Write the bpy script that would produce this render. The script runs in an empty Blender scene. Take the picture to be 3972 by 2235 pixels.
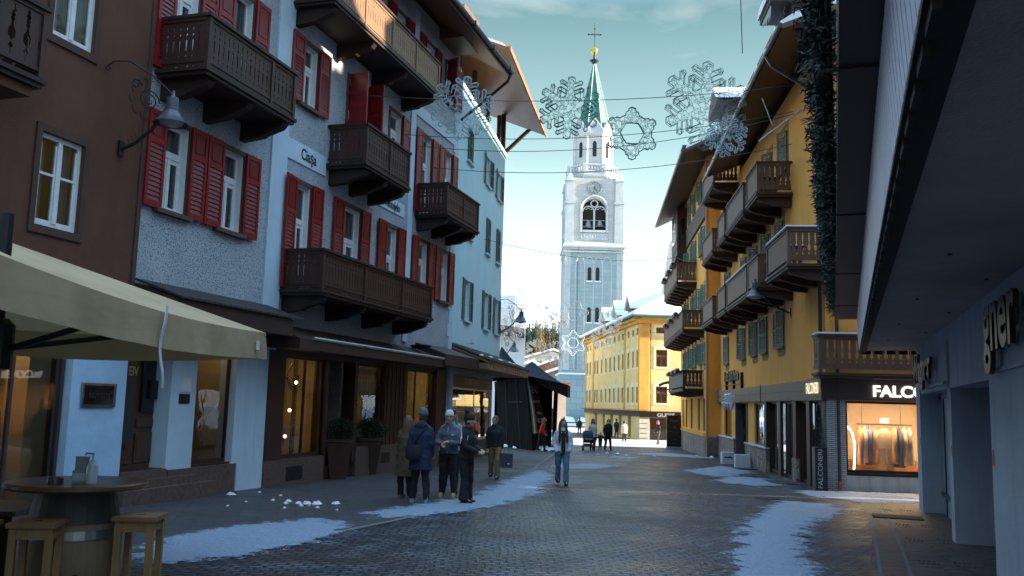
import bpy, math, random
from math import sin, cos, pi, radians as R, tan, atan2, hypot, sqrt
from mathutils import Vector, Matrix
random.seed(7)
S = bpy.context.scene
COL = S.collection
SL = -0.0148
def gz(y): return SL * y if y < 110 else SL * 110
# ---------------------------------------------------------------- materials
MATS = {}
def nt(name):
    m = bpy.data.materials.new(name); m.use_nodes = True
    t = m.node_tree; t.nodes.clear()
    o = t.nodes.new('ShaderNodeOutputMaterial')
    return m, t, o
def N(t, typ, **kw):
    n = t.nodes.new(typ)
    for k, v in kw.items():
        if k in n.inputs: n.inputs[k].default_value = v
        else: setattr(n, k, v)
    return n
def rgb(c): return (c[0], c[1], c[2], 1.0)
def mixc(t, fac, a, b, mode='MIX'):
    n = t.nodes.new('ShaderNodeMix'); n.data_type = 'RGBA'; n.blend_type = mode
    if hasattr(fac, 'is_linked'): t.links.new(fac, n.inputs[0])
    else: n.inputs[0].default_value = fac
    for s, i in ((a, 6), (b, 7)):
        if hasattr(s, 'is_linked'): t.links.new(s, n.inputs[i])
        else: n.inputs[i].default_value = rgb(s)
    return n.outputs[2]
def ramp(t, fac, stops):
    n = t.nodes.new('ShaderNodeValToRGB')
    e = n.color_ramp.elements
    while len(e) > 1: e.remove(e[-1])
    e[0].position = stops[0][0]; e[0].color = rgb(stops[0][1])
    for p, c in stops[1:]:
        q = e.new(p); q.color = rgb(c)
    t.links.new(fac, n.inputs[0]); return n.outputs[0]
def mth(t, op, a, b=0.0):
    n = t.nodes.new('ShaderNodeMath'); n.operation = op
    for s, i in ((a, 0), (b, 1)):
        if hasattr(s, 'is_linked'): t.links.new(s, n.inputs[i])
        else: n.inputs[i].default_value = s
    return n.outputs[0]
def coords(t, scale=(1, 1, 1), rot=(0, 0, 0), rnd=True):
    tc = N(t, 'ShaderNodeTexCoord'); mp = N(t, 'ShaderNodeMapping')
    mp.inputs['Scale'].default_value = scale; mp.inputs['Rotation'].default_value = rot
    t.links.new(tc.outputs['Object'], mp.inputs['Vector'])
    if rnd:
        oi = N(t, 'ShaderNodeObjectInfo')
        t.links.new(mth(t, 'MULTIPLY', oi.outputs['Random'], 37.0), mp.inputs['Location'])
    return mp.outputs[0]
def noise(t, vec, scale, detail=4, rough=0.55):
    n = N(t, 'ShaderNodeTexNoise', Scale=scale, Detail=detail, Roughness=rough)
    t.links.new(vec, n.inputs['Vector']); return n.outputs['Fac']
def bumpn(t, h, strength, dist=0.02):
    b = N(t, 'ShaderNodeBump', Strength=strength, Distance=dist)
    t.links.new(h, b.inputs['Height']); return b.outputs[0]
def principled(t, o, col, rough=0.7, normal=None, metal=0.0, spec=None):
    p = N(t, 'ShaderNodeBsdfPrincipled', Roughness=rough if not hasattr(rough, 'is_linked') else 0.5, Metallic=metal)
    if hasattr(rough, 'is_linked'): t.links.new(rough, p.inputs['Roughness'])
    if hasattr(col, 'is_linked'): t.links.new(col, p.inputs['Base Color'])
    else: p.inputs['Base Color'].default_value = rgb(col)
    if spec is not None: p.inputs['Specular IOR Level'].default_value = spec
    if normal is not None: t.links.new(normal, p.inputs['Normal'])
    t.links.new(p.outputs[0], o.inputs['Surface']); return p
def plain(name, c, rough=0.7, var=0.18, scale=5.0, bump=0.15, bscale=60.0, metal=0.0, stretch=(1, 1, 1), spec=None):
    if name in MATS: return MATS[name]
    m, t, o = nt(name); v = coords(t, stretch)
    f = noise(t, v, scale, 6, 0.6)
    lo = [x * (1 - var) for x in c]; hi = [min(1, x * (1 + var)) for x in c]
    col = ramp(t, f, [(0.3, lo), (0.7, hi)])
    nb = bumpn(t, noise(t, v, bscale, 3), bump, 0.01) if bump else None
    principled(t, o, col, rough, nb, metal, spec)
    MATS[name] = m; return m
def weathered(name, c, rough=.9, var=.14, scale=1.0, bump=.3, bscale=60.0, streak=.3, dirt=(.5, .5, .5), cover=.45):
    if name in MATS: return MATS[name]
    m, t, o = nt(name); v = coords(t, rnd=False); vs = coords(t, (2.2, 2.2, .16), rnd=False)
    col = ramp(t, noise(t, v, scale, 8, .62), [(.3, [x * (1 - var) for x in c]), (.7, [min(1, x * (1 + var)) for x in c])])
    st = ramp(t, noise(t, vs, 1.6, 7, .66), [(.48, (0, 0, 0)), (.78, (1, 1, 1))])
    col = mixc(t, mth(t, 'MULTIPLY', st, streak), col, [x * d for x, d in zip(c, dirt)])
    bl = ramp(t, noise(t, v, .45, 5, .7), [(.55, (0, 0, 0)), (.70, (1, 1, 1))])
    col = mixc(t, mth(t, 'MULTIPLY', bl, streak * cover), col, [min(1, x * 1.25 + .02) for x in c])
    h = mth(t, 'ADD', noise(t, v, bscale, 4), mth(t, 'MULTIPLY', noise(t, v, 6, 5), 1.2))
    principled(t, o, col, rough, bumpn(t, h, bump, .015)); MATS[name] = m; return m
def wood(name, c, rough=0.6, axis='z', plank=0.0, var=0.35, bump=0.3):
    if name in MATS: return MATS[name]
    m, t, o = nt(name)
    st = {'z': (14, 14, 0.9), 'x': (0.9, 14, 14), 'y': (14, .9, 14)}[axis]
    v = coords(t, st)
    f = noise(t, v, 2.0, 6, 0.65)
    v2 = coords(t); g = noise(t, v2, 2.2, 3)
    col = ramp(t, f, [(0.25, [x * (1 - var) for x in c]), (0.75, [min(1, x * (1 + var)) for x in c])])
    col = mixc(t, mth(t, 'MULTIPLY', g, 0.35), col, [min(1, x * 1.5 + .01) for x in c])
    principled(t, o, col, rough, bumpn(t, f, bump, 0.008)); MATS[name] = m; return m
def emis(name, c, s):
    s *= .62
    if name in MATS: return MATS[name]
    m, t, o = nt(name); e = N(t, 'ShaderNodeEmission', Strength=s); e.inputs[0].default_value = rgb(c)
    t.links.new(e.outputs[0], o.inputs['Surface']); MATS[name] = m; return m
def glass(name, tint=(.75, .8, .82), refl=0.12, rough=0.02, wav=0.03):
    if name in MATS: return MATS[name]
    m, t, o = nt(name)
    tr = N(t, 'ShaderNodeBsdfTransparent'); tr.inputs[0].default_value = rgb(tint)
    gl = N(t, 'ShaderNodeBsdfGlossy', Roughness=rough)
    v = coords(t); b = bumpn(t, noise(t, v, 1.3, 2), wav, 0.3); t.links.new(b, gl.inputs['Normal'])
    lw = N(t, 'ShaderNodeFresnel', IOR=1.5)
    fac = mth(t, 'ADD', mth(t, 'MULTIPLY', lw.outputs[0], 1.3), refl)
    fac = mth(t, 'MINIMUM', fac, 0.93)
    mx = N(t, 'ShaderNodeMixShader'); t.links.new(fac, mx.inputs[0])
    t.links.new(tr.outputs[0], mx.inputs[1]); t.links.new(gl.outputs[0], mx.inputs[2])
    t.links.new(mx.outputs[0], o.inputs['Surface']); MATS[name] = m; return m
def roughcast():
    m, t, o = nt('roughcast_render'); v = coords(t, rnd=False)
    vo = N(t, 'ShaderNodeTexVoronoi', Scale=40.0); t.links.new(v, vo.inputs['Vector'])
    n1 = noise(t, v, 36, 5, .75); n2 = noise(t, v, 1.1, 4)
    pit = mth(t, 'GREATER_THAN', mth(t, 'ADD', n1, mth(t, 'MULTIPLY', vo.outputs['Distance'], .25)), 0.705)
    base = ramp(t, n2, [(0.3, (.41, .455, .51)), (0.7, (.54, .58, .63))])
    col = mixc(t, pit, base, (.12, .13, .16))
    h = mth(t, 'SUBTRACT', n1, mth(t, 'MULTIPLY', pit, .6))
    principled(t, o, col, .9, bumpn(t, h, .9, .03)); return m
def masonry(name, a, b, mortar, sc, bw, bh, msize=.012, bump=.5, warp=0.0, rough=.85, vert=True):
    if name in MATS: return MATS[name]
    m, t, o = nt(name)
    tc = N(t, 'ShaderNodeTexCoord'); sep = N(t, 'ShaderNodeSeparateXYZ'); t.links.new(tc.outputs['Object'], sep.inputs[0])
    cmb = N(t, 'ShaderNodeCombineXYZ')
    if vert:
        t.links.new(mth(t, 'ADD', sep.outputs[0], sep.outputs[1]), cmb.inputs[0]); t.links.new(sep.outputs[2], cmb.inputs[1])
    else:
        t.links.new(sep.outputs[0], cmb.inputs[0]); t.links.new(sep.outputs[1], cmb.inputs[1])
    br = N(t, 'ShaderNodeTexBrick', Scale=sc)
    br.inputs['Brick Width'].default_value = bw; br.inputs['Row Height'].default_value = bh
    br.inputs['Mortar Size'].default_value = msize; br.inputs['Mortar Smooth'].default_value = .3
    br.inputs['Color1'].default_value = rgb(a); br.inputs['Color2'].default_value = rgb(b); br.inputs['Mortar'].default_value = rgb(mortar)
    vec = cmb.outputs[0]
    t.links.new(vec, br.inputs['Vector'])
    f = noise(t, tc.outputs['Object'], 1.2, 5)
    col = mixc(t, mth(t, 'MULTIPLY', f, .5), br.outputs['Color'], [x * .65 for x in a])
    h = mth(t, 'ADD', mth(t, 'MULTIPLY', br.outputs['Fac'], -1.0), mth(t, 'MULTIPLY', noise(t, tc.outputs['Object'], 18, 4), .4))
    principled(t, o, col, rough, bumpn(t, h, bump, .02)); MATS[name] = m; return m
def polygonal(name, cols, sc, grout, rough=.8, bump=.7, stretch=(1, 1, 1)):
    if name in MATS: return MATS[name]
    m, t, o = nt(name); v = coords(t, stretch, rnd=False)
    vo = N(t, 'ShaderNodeTexVoronoi', Scale=sc); t.links.new(v, vo.inputs['Vector'])
    ve = N(t, 'ShaderNodeTexVoronoi', Scale=sc, feature='DISTANCE_TO_EDGE'); t.links.new(v, ve.inputs['Vector'])
    sp = N(t, 'ShaderNodeSeparateColor'); t.links.new(vo.outputs['Color'], sp.inputs[0])
    n = len(cols)
    c = ramp(t, sp.outputs[0], [(i / (n - 1), cols[i]) for i in range(n)])
    g = mth(t, 'LESS_THAN', ve.outputs['Distance'], .045)
    f = noise(t, v, sc * 5, 5)
    c = mixc(t, mth(t, 'MULTIPLY', f, .4), c, (.12, .1, .09))
    c = mixc(t, g, c, grout)
    h = mth(t, 'ADD', mth(t, 'MINIMUM', ve.outputs['Distance'], .12), mth(t, 'MULTIPLY', f, .05))
    principled(t, o, c, rough, bumpn(t, h, bump, .1)); MATS[name] = m; return m
def snowmat(name='snow', c=(.82, .85, .9)):
    if name in MATS: return MATS[name]
    m, t, o = nt(name); v = coords(t)
    f = noise(t, v, 3, 6); principled(t, o, ramp(t, f, [(.3, [x * .9 for x in c]), (.7, c)]), .75, bumpn(t, noise(t, v, 14, 6, .7), .5, .03))
    MATS[name] = m; return m
# ---------------------------------------------------------------- mesh builder
class MB:
    def __init__(s): s.v = []; s.f = []; s.mi = []
    def add(s, vs, fs, mi=0):
        b = len(s.v); s.v += [tuple(p) for p in vs]
        for f in fs: s.f.append([b + i for i in f]); s.mi.append(mi)
        return s
    def box(s, x0, x1, y0, y1, z0, z1, mi=0):
        return s.add([(x0, y0, z0), (x1, y0, z0), (x1, y1, z0), (x0, y1, z0), (x0, y0, z1), (x1, y0, z1), (x1, y1, z1), (x0, y1, z1)],
                     [(0, 3, 2, 1), (4, 5, 6, 7), (0, 1, 5, 4), (1, 2, 6, 5), (2, 3, 7, 6), (3, 0, 4, 7)], mi)
    def hexa(s, p, mi=0):
        return s.add(p, [(0, 3, 2, 1), (4, 5, 6, 7), (0, 1, 5, 4), (1, 2, 6, 5), (2, 3, 7, 6), (3, 0, 4, 7)], mi)
    def obox(s, M, x0, x1, y0, y1, z0, z1, mi=0):
        b = len(s.v); s.box(x0, x1, y0, y1, z0, z1, mi)
        for i in range(b, len(s.v)): s.v[i] = tuple(M @ Vector(s.v[i]))
        return s
    def ext(s, pts, y0, y1, mi=0, plane='xz'):
        n = len(pts)
        a = 0.5 * sum(pts[i][0] * pts[(i + 1) % n][1] - pts[(i + 1) % n][0] * pts[i][1] for i in range(n))
        if a < 0: pts = pts[::-1]
        if plane == 'xz': P = lambda p, y: (p[0], y, p[1])
        elif plane == 'yz': P = lambda p, y: (y, p[0], p[1])
        else: P = lambda p, y: (p[0], p[1], y)
        vs = [P(p, y0) for p in pts] + [P(p, y1) for p in pts]
        fs = [list(range(n)), list(range(2 * n - 1, n - 1, -1))] + [(i, i + n, (i + 1) % n + n, (i + 1) % n) for i in range(n)]
        if plane in ('xy', 'yz'): fs = [f[::-1] for f in fs]
        return s.add(vs, fs, mi)
    def loft(s, rings, mi=0, caps=True, closed=True):
        n = len(rings[0]); b = []
        vs = [p for r in rings for p in r]; fs = []
        for k in range(len(rings) - 1):
            for i in range(n if closed else n - 1):
                j = (i + 1) % n
                fs.append((k * n + i, k * n + j, (k + 1) * n + j, (k + 1) * n + i))
        if caps and closed:
            fs.append(list(range(n))[::-1]); q = (len(rings) - 1) * n; fs.append([q + i for i in range(n)])
        return s.add(vs, fs, mi)
    def tube(s, pts, r, n=6, mi=0, closed=False):
        P = [Vector(p) for p in pts]; m = len(P)
        rr = r if isinstance(r, (list, tuple)) else [r] * m
        rings = []; up = None
        for i in range(m):
            a = P[i - 1] if (i or closed) else P[i]; c = P[(i + 1) % m] if (i < m - 1 or closed) else P[i]
            d = (c - a)
            if d.length < 1e-9: d = Vector((0, 0, 1))
            d.normalize()
            if up is None: up = Vector((0, 0, 1)) if abs(d.z) < .9 else Vector((1, 0, 0))
            x = up.cross(d)
            if x.length < 1e-4: x = Vector((1, 0, 0)).cross(d)
            x.normalize(); y = d.cross(x); up = y
            rings.append([P[i] + (x * cos(2 * pi * k / n) + y * sin(2 * pi * k / n)) * rr[i] for k in range(n)])
        if closed: rings.append(rings[0]); return s.loft(rings, mi, False)
        return s.loft(rings, mi)
    def lathe(s, prof, n=16, c=(0, 0, 0), mi=0, sx=1, sy=1, rot=0):
        rings = [[(c[0] + r * cos(2 * pi * k / n + rot) * sx, c[1] + r * sin(2 * pi * k / n + rot) * sy, c[2] + z) for k in range(n)] for r, z in prof]
        return s.loft(rings, mi)
    def xf(s, M):
        s.v = [tuple(M @ Vector(p)) for p in s.v]; return s
    def join(s, o, M=None):
        vs = o.v if M is None else [tuple(M @ Vector(p)) for p in o.v]
        b = len(s.v); s.v += vs
        s.f += [[b + i for i in f] for f in o.f]; s.mi += o.mi; return s
    def mesh(s, name, mats, smooth=False):
        me = bpy.data.meshes.new(name); me.from_pydata(s.v, [], s.f)
        for m in (mats if isinstance(mats, (list, tuple)) else [mats]): me.materials.append(m)
        if any(s.mi): me.polygons.foreach_set('material_index', s.mi)
        if smooth: me.polygons.foreach_set('use_smooth', [True] * len(me.polygons))
        me.validate(); me.update(); return me
    def build(s, name, mats, parent=None, loc=(0, 0, 0), rot=(0, 0, 0), smooth=False, label=None):
        return put(name, s.mesh(name, mats, smooth), parent, loc, rot, label)
def islands(mb):
    par = list(range(len(mb.v)))
    def find(a):
        while par[a] != a: par[a] = par[par[a]]; a = par[a]
        return a
    for f in mb.f:
        for i in f[1:]:
            a, b = find(f[0]), find(i)
            if a != b: par[a] = b
    d = {}
    for f, m in zip(mb.f, mb.mi): d.setdefault(find(f[0]), []).append((f, m))
    out = []
    for fs in d.values():
        q = MB(); mp = {}
        for f, m in fs:
            for i in f:
                if i not in mp: mp[i] = len(q.v); q.v.append(mb.v[i])
            q.f.append([mp[i] for i in f]); q.mi.append(m)
        out.append(q)
    return out
def buildeach(mb, name, mats, parent, loc=(0, 0, 0), rot=(0, 0, 0), smooth=False):
    """one object for every separate piece; returns the first"""
    return [q.build(name, mats, parent, loc, rot, smooth) for q in islands(mb)][0]
def put(name, me, parent=None, loc=(0, 0, 0), rot=(0, 0, 0), label=None):
    o = bpy.data.objects.new(name, me); COL.objects.link(o)
    o.location = loc; o.rotation_euler = rot
    if parent: o.parent = parent
    if label: o['label'] = label
    return o
def tag(o, label, cat, group=None):
    o['label'] = label; o['category'] = cat
    if group: o['group'] = group
    return o
def thing(name, label, cat, loc=(0, 0, 0), rz=0.0, group=None):
    o = bpy.data.objects.new(name, None); COL.objects.link(o); o.location = loc; o.rotation_euler = (0, 0, rz)
    o.empty_display_size = .3
    return tag(o, label, cat, group)
def struct(o, kind='structure'): o['kind'] = kind; return o
def autosmooth(o, ang=40):
    me = o.data; me.polygons.foreach_set('use_smooth', [True] * len(me.polygons))
    try: me.set_sharp_from_angle(angle=R(ang))
    except Exception: pass
    return o
def text_mb(s, size, depth=.02, sx=1.0, bold=0.0, align='CENTER'):
    cu = bpy.data.curves.new('lettering', 'FONT'); cu.body = s; cu.size = size; cu.extrude = depth / 2; cu.offset = bold
    cu.align_x = align; cu.align_y = 'CENTER'
    o = bpy.data.objects.new('lettering', cu); COL.objects.link(o)
    dg = bpy.context.evaluated_depsgraph_get(); me = o.evaluated_get(dg).to_mesh()
    mb = MB(); mb.v = [(v.co.x * sx, -v.co.z, v.co.y) for v in me.vertices]; mb.f = [list(p.vertices) for p in me.polygons]; mb.mi = [0] * len(mb.f)
    bpy.data.objects.remove(o); bpy.data.curves.remove(cu); return mb   # in local xz plane, facing -y
def wall_mb(x0, x1, z0, z1, ops, t=.3, y=0.0, mb=None, mi=0):
    """front wall sheet with holes and reveals (front faces -y)"""
    mb = mb or MB()
    xs = sorted({x0, x1} | {a for o in ops for a in o[:2]}); zs = sorted({z0, z1} | {a for o in ops for a in o[2:4]})
    for i in range(len(xs) - 1):
        for j in range(len(zs) - 1):
            cx, cz = (xs[i] + xs[i + 1]) / 2, (zs[j] + zs[j + 1]) / 2
            if any(o[0] < cx < o[1] and o[2] < cz < o[3] for o in ops): continue
            mb.add([(xs[i], y, zs[j]), (xs[i + 1], y, zs[j]), (xs[i + 1], y, zs[j + 1]), (xs[i], y, zs[j + 1])], [(0, 1, 2, 3)], mi)
    for a, b, c, d in ops:
        mb.add([(a, y, c), (b, y, c), (b, y, d), (a, y, d), (a, y + t, c), (b, y + t, c), (b, y + t, d), (a, y + t, d)],
               [(0, 4, 5, 1), (1, 5, 6, 2), (2, 6, 7, 3), (3, 7, 4, 0)], mi)
    return mb
# common materials
M_WHITE = plain('white_paint', (.72, .73, .74), .5, .08, 8, .05)
M_WHITEWALL = weathered('white_plaster', (.53, .66, .77), .85, .08, 1.6, .25, 30, .22)
M_RED = plain('red_shutter_paint', (.235, .006, .010), .42, .22, 7, .08)
M_RED2 = plain('red_shutter_panel_paint', (.185, .005, .008), .38, .22, 7, .08)
M_BROWNTRIM = plain('brown_stone_trim', (.105, .055, .042), .8, .2, 9, .2)
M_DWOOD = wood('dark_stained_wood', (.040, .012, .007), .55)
M_DWOODX = wood('dark_stained_beam', (.022, .008, .005), .6, 'x')
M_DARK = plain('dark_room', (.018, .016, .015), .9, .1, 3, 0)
M_BLACK = plain('black_iron', (.016, .017, .02), .45, .2, 9, .05, metal=.4)
M_CURTAIN = plain('white_curtain', (.42, .42, .40), .9, .12, 3, .1, stretch=(12, 1, .4))
M_PANE = glass('window_pane', (.62, .66, .68), .05)
M_SHOPGLASS = glass('shop_glass', (.80, .80, .79), .015, .01, .012)
M_MIRRORGLASS = glass('reflective_shop_glass', (.5, .5, .5), .62, .012, .010)
M_SNOW = snowmat()
M_ROUGH = roughcast(); MATS['roughcast'] = M_ROUGH
M_BROWNWALL = weathered('brown_plaster', (.120, .046, .027), .9, .14, 1.3, .5, 70, .35, (.6, .6, .6))
M_BLUEWALL = weathered('pale_blue_plaster', (.50, .74, .81), .9, .06, .8, .2, 60, .16, (.75, .78, .8))
M_YELLOW = weathered('ochre_yellow_plaster', (.90, .40, .075), .9, .13, .5, .3, 55, .42, (.62, .52, .4))
M_GREENSH = plain('grey_green_shutter_paint', (.075, .10, .08), .6, .15, 6, .1)
M_GREENTRIM = plain('olive_painted_trim', (.20, .17, .06), .85, .2, 4, .1)
M_HWOOD = wood('weathered_balcony_wood', (.105, .048, .028), .65, 'z', var=.5)
M_HWOODX = wood('brown_balcony_beam', (.046, .017, .010), .65, 'x')
M_ROOFDARK = plain('dark_roof_sheet', (.035, .028, .027), .6, .3, 6, .2)
M_SOFFIT = wood('varnished_soffit_boards', (.14, .06, .028), .45, 'x')
M_COPPER = plain('green_copper', (.028, .135, .105), .55, .25, 1.4, .1)
M_GUT = plain('copper_gutter', (.045, .045, .05), .4, .2, 5, .05, metal=.5)
M_LETTER = plain('black_letter_paint', (.02, .02, .022), .6, .05, 4, 0)
M_SKIN = plain('skin', (.50, .29, .21), .55, .06, 8, .05)
SKY_TINT = [(0.0, (1, 1, 1)), (1.0, (1, 1, 1))]
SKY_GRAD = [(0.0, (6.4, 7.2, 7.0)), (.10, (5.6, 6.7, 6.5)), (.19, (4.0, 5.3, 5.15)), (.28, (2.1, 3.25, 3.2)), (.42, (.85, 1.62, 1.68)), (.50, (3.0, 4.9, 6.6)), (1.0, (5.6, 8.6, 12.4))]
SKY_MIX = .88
CLOUD = (5.2, 5.4, 5.3)
SUN_E = 5.0
EXPO = 1.84
# ---------------------------------------------------------------- shared building parts
MESH = {}
def cached(key, fn):
    if key not in MESH: MESH[key] = fn()
    return MESH[key]
def frame_mb(w, h, transom=.66, d=.07, mull=True):
    mb = MB(); b = .075
    mb.box(0, b, 0, d, 0, h); mb.box(w - b, w, 0, d, 0, h); mb.box(b, w - b, 0, d, 0, b); mb.box(b, w - b, 0, d, h - b, h)
    if transom:
        zt = h * transom; mb.box(b, w - b, -.02, d, zt - .07, zt + .06)
        mb.box(b, w - b, .004, d - .01, zt - .16, zt - .07)
    else: zt = h - b
    if mull: mb.box(w / 2 - .045, w / 2 + .045, -.012, d - .004, b, zt - (.07 if transom else 0))
    for x in ((b, w / 2 - .045), (w / 2 + .045, w - b)):
        if mull:
            mb.box(x[0], x[0] + .03, .012, d - .012, b, zt - .07); mb.box(x[1] - .03, x[1], .012, d - .012, b, zt - .07)
            mb.box(x[0] + .03, x[1] - .03, .014, d - .014, b, b + .04)
    return mb
def curtain_mb(w, h, seed=0, full=True):
    rnd = random.Random(seed); mb = MB(); n = int(w / .03)
    for a, b in (((0, w),) if full else ((0, w * .3), (w * .68, w))):
        k = max(4, int((b - a) / .03)); P = []
        ph = rnd.random() * 6
        for i in range(k + 1):
            x = a + (b - a) * i / k; P.append((x, .025 * sin(x * 48 + ph) + .012 * sin(x * 91 + ph * 2)))
        mb.add([(x, y, 0) for x, y in P] + [(x, y * 1.0, h) for x, y in P], [(i, i + 1, i + k + 2, i + k + 1) for i in range(k)])
    return mb
def shutter_mb(w, h, slats=True, d=.045):
    mb = MB(); st = .07
    mb.box(0, st, -d, 0, 0, h); mb.box(w - st, w, -d, 0, 0, h)
    zt = h * .68
    for a, b in ((0, .12), (zt - .05, zt + .05), (h - .1, h)): mb.box(st, w - st, -d + .003, -.003, a, b)
    mb.box(st, w - st, -d + .018, -.012, zt + .05, h - .1, 1)
    mb.box(st + .05, w - st - .05, -d + .006, -d + .018, zt + .10, h - .15, 1)
    mb.box(st, w - st, -.014, -.008, .12, zt - .05, 1)
    if slats:
        n = int((zt - .17) / .085); dz = (zt - .17) / n
        for i in range(n):
            z = .12 + i * dz
            mb.hexa([(st, -d + .004, z + .002), (w - st, -d + .004, z + .002), (w - st, -d + .012, z + .012), (st, -d + .012, z + .012),
                     (st, -.022, z + dz * .97), (w - st, -.022, z + dz * .97), (w - st, -.014, z + dz * .99), (st, -.014, z + dz * .99)], 1)
    return mb
def louvre_mb(w, h, d=.04):
    mb = MB(); st = .065
    mb.box(0, st, -d, 0, 0, h); mb.box(w - st, w, -d, 0, 0, h)
    for a, b in ((0, .1), (h * .5 - .035, h * .5 + .035), (h - .08, h)): mb.box(st, w - st, -d + .002, -.002, a, b)
    for lo, hi in ((.1, h * .5 - .035), (h * .5 + .035, h - .08)):
        n = max(3, int((hi - lo) / .075)); dz = (hi - lo) / n
        for i in range(n):
            z = lo + i * dz
            mb.hexa([(st, -d + .002, z), (w - st, -d + .002, z), (w - st, -d + .01, z + .008), (st, -d + .01, z + .008),
                     (st, -.010, z + dz * .62), (w - st, -.010, z + dz * .62), (w - st, -.003, z + dz * .66), (st, -.003, z + dz * .66)])
    return mb
def window(par, x0, x1, z0, z1, style='red', sw=.55, left=0, right=0, curtain=True, full=False, sh=True, deep=.13, seed=0, mull=True, transom=.66, shz=None, sill=True):
    """one window as a part of its house: frame > pane, curtain, surround, sill, shutters. left/right: leaf opening past flat (degrees), None = no leaf"""
    w, h = x1 - x0, z1 - z0
    r = lambda *a: tuple(round(q, 3) for q in a)
    fr = put('window', cached(('fr', r(w, h, transom, mull)), lambda: frame_mb(w, h, transom, mull=mull).mesh('window', M_WHITE)), par, (x0, deep, z0))
    put('pane', cached(('pn', r(w, h)), lambda: MB().add([(.06, .035, .06), (w - .06, .035, .06), (w - .06, .035, h - .06), (.06, .035, h - .06)], [(0, 1, 2, 3)]).mesh('pane', M_PANE)), fr)
    if curtain:
        put('curtain', cached(('cu', r(w, h), full, seed % 3), lambda: curtain_mb(w - .1, h - .1, seed % 3, full).mesh('curtain', M_CURTAIN, True)), fr, (.05, .16, .05))
    if style == 'red':
        def lining():
            mb = MB(); t = .012
            mb.box(.001, t, -deep + .004, .0, 0, h); mb.box(w - t, w - .001, -deep + .004, 0, 0, h); mb.box(t, w - t, -deep + .004, 0, h - t, h - .001)
            return mb.mesh('reveal', M_WHITE)
        put('reveal', cached(('rv', r(w, h, deep)), lining), fr)
        def sur():
            mb = MB(); a = .11; y0 = -deep - .03; y1 = -deep + .001
            mb.box(-a, 0, y0, y1, 0, h + a); mb.box(w, w + a, y0, y1, 0, h + a); mb.box(0, w, y0, y1, h, h + a)
            return mb.mesh('surround', M_BROWNTRIM)
        put('surround', cached(('su', r(w, h, deep)), sur), fr)
        if sill: put('sill', cached(('si', r(w)), lambda: MB().box(-.16, w + .16, -deep - .13, -deep + .1, -.09, -.005).mesh('sill', M_BROWNTRIM)), fr)
        if sh:
            hh = h + .12
            me = cached(('sh', r(sw, hh)), lambda: shutter_mb(sw, hh).mesh('shutter', [M_RED, M_RED2]))
            me2 = cached(('sh2', r(sw, hh)), lambda: MB().join(shutter_mb(sw, hh), Matrix.Translation((-sw, 0, 0))).mesh('shutter', [M_RED, M_RED2]))
            if left is not None: put('shutter', me2, fr, (-.02, -deep - .055, -.03), (0, 0, R(left)))
            if right is not None: put('shutter', me, fr, (w + .02, -deep - .055, -.03), (0, 0, R(-right)))
    return fr
def board_mb(w, h, prof, t=.022, y=0.0, mb=None, x=0.0, z=0.0):
    """sawn balcony board: half-width profile prof [(rel z, half width factor)]"""
    mb = mb or MB(); hw = w / 2; rings = []
    for zr, k in prof:
        q = hw * k; rings.append([(x - q, y, z + h * zr), (x + q, y, z + h * zr), (x + q, y + t, z + h * zr), (x - q, y + t, z + h * zr)])
    mb.loft(rings); return mb
P_SLOT = [(0, .97), (.10, .97), (.13, .72), (.16, .97), (.22, .97), (.26, .80), (.50, .70), (.54, .95), (.60, .96), (.64, .58), (.68, .96), (.74, .93), (.78, .76), (.84, .93), (.88, .97), (1, .97)]
P_SLOT2 = [(0, .97), (.06, .86), (.09, .97), (.24, .97), (.26, .86), (.58, .84), (.62, .97), (.69, .97), (.72, .74), (.75, .97), (.82, .97), (.84, .88), (.93, .88), (.95, .97), (1, .97)]
P_BAL = [(0, .97), (.14, .97), (.17, .70), (.20, .70), (.24, .95), (.28, .95), (.34, .55), (.44, .50), (.52, .80), (.60, .86), (.64, .70), (.67, .84), (.71, .68), (.75, .84), (.79, .66), (.84, .86), (.88, .80), (.92, .97), (1, .97)]
P_PLANK = [(0, .985), (1, .985)]
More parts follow.
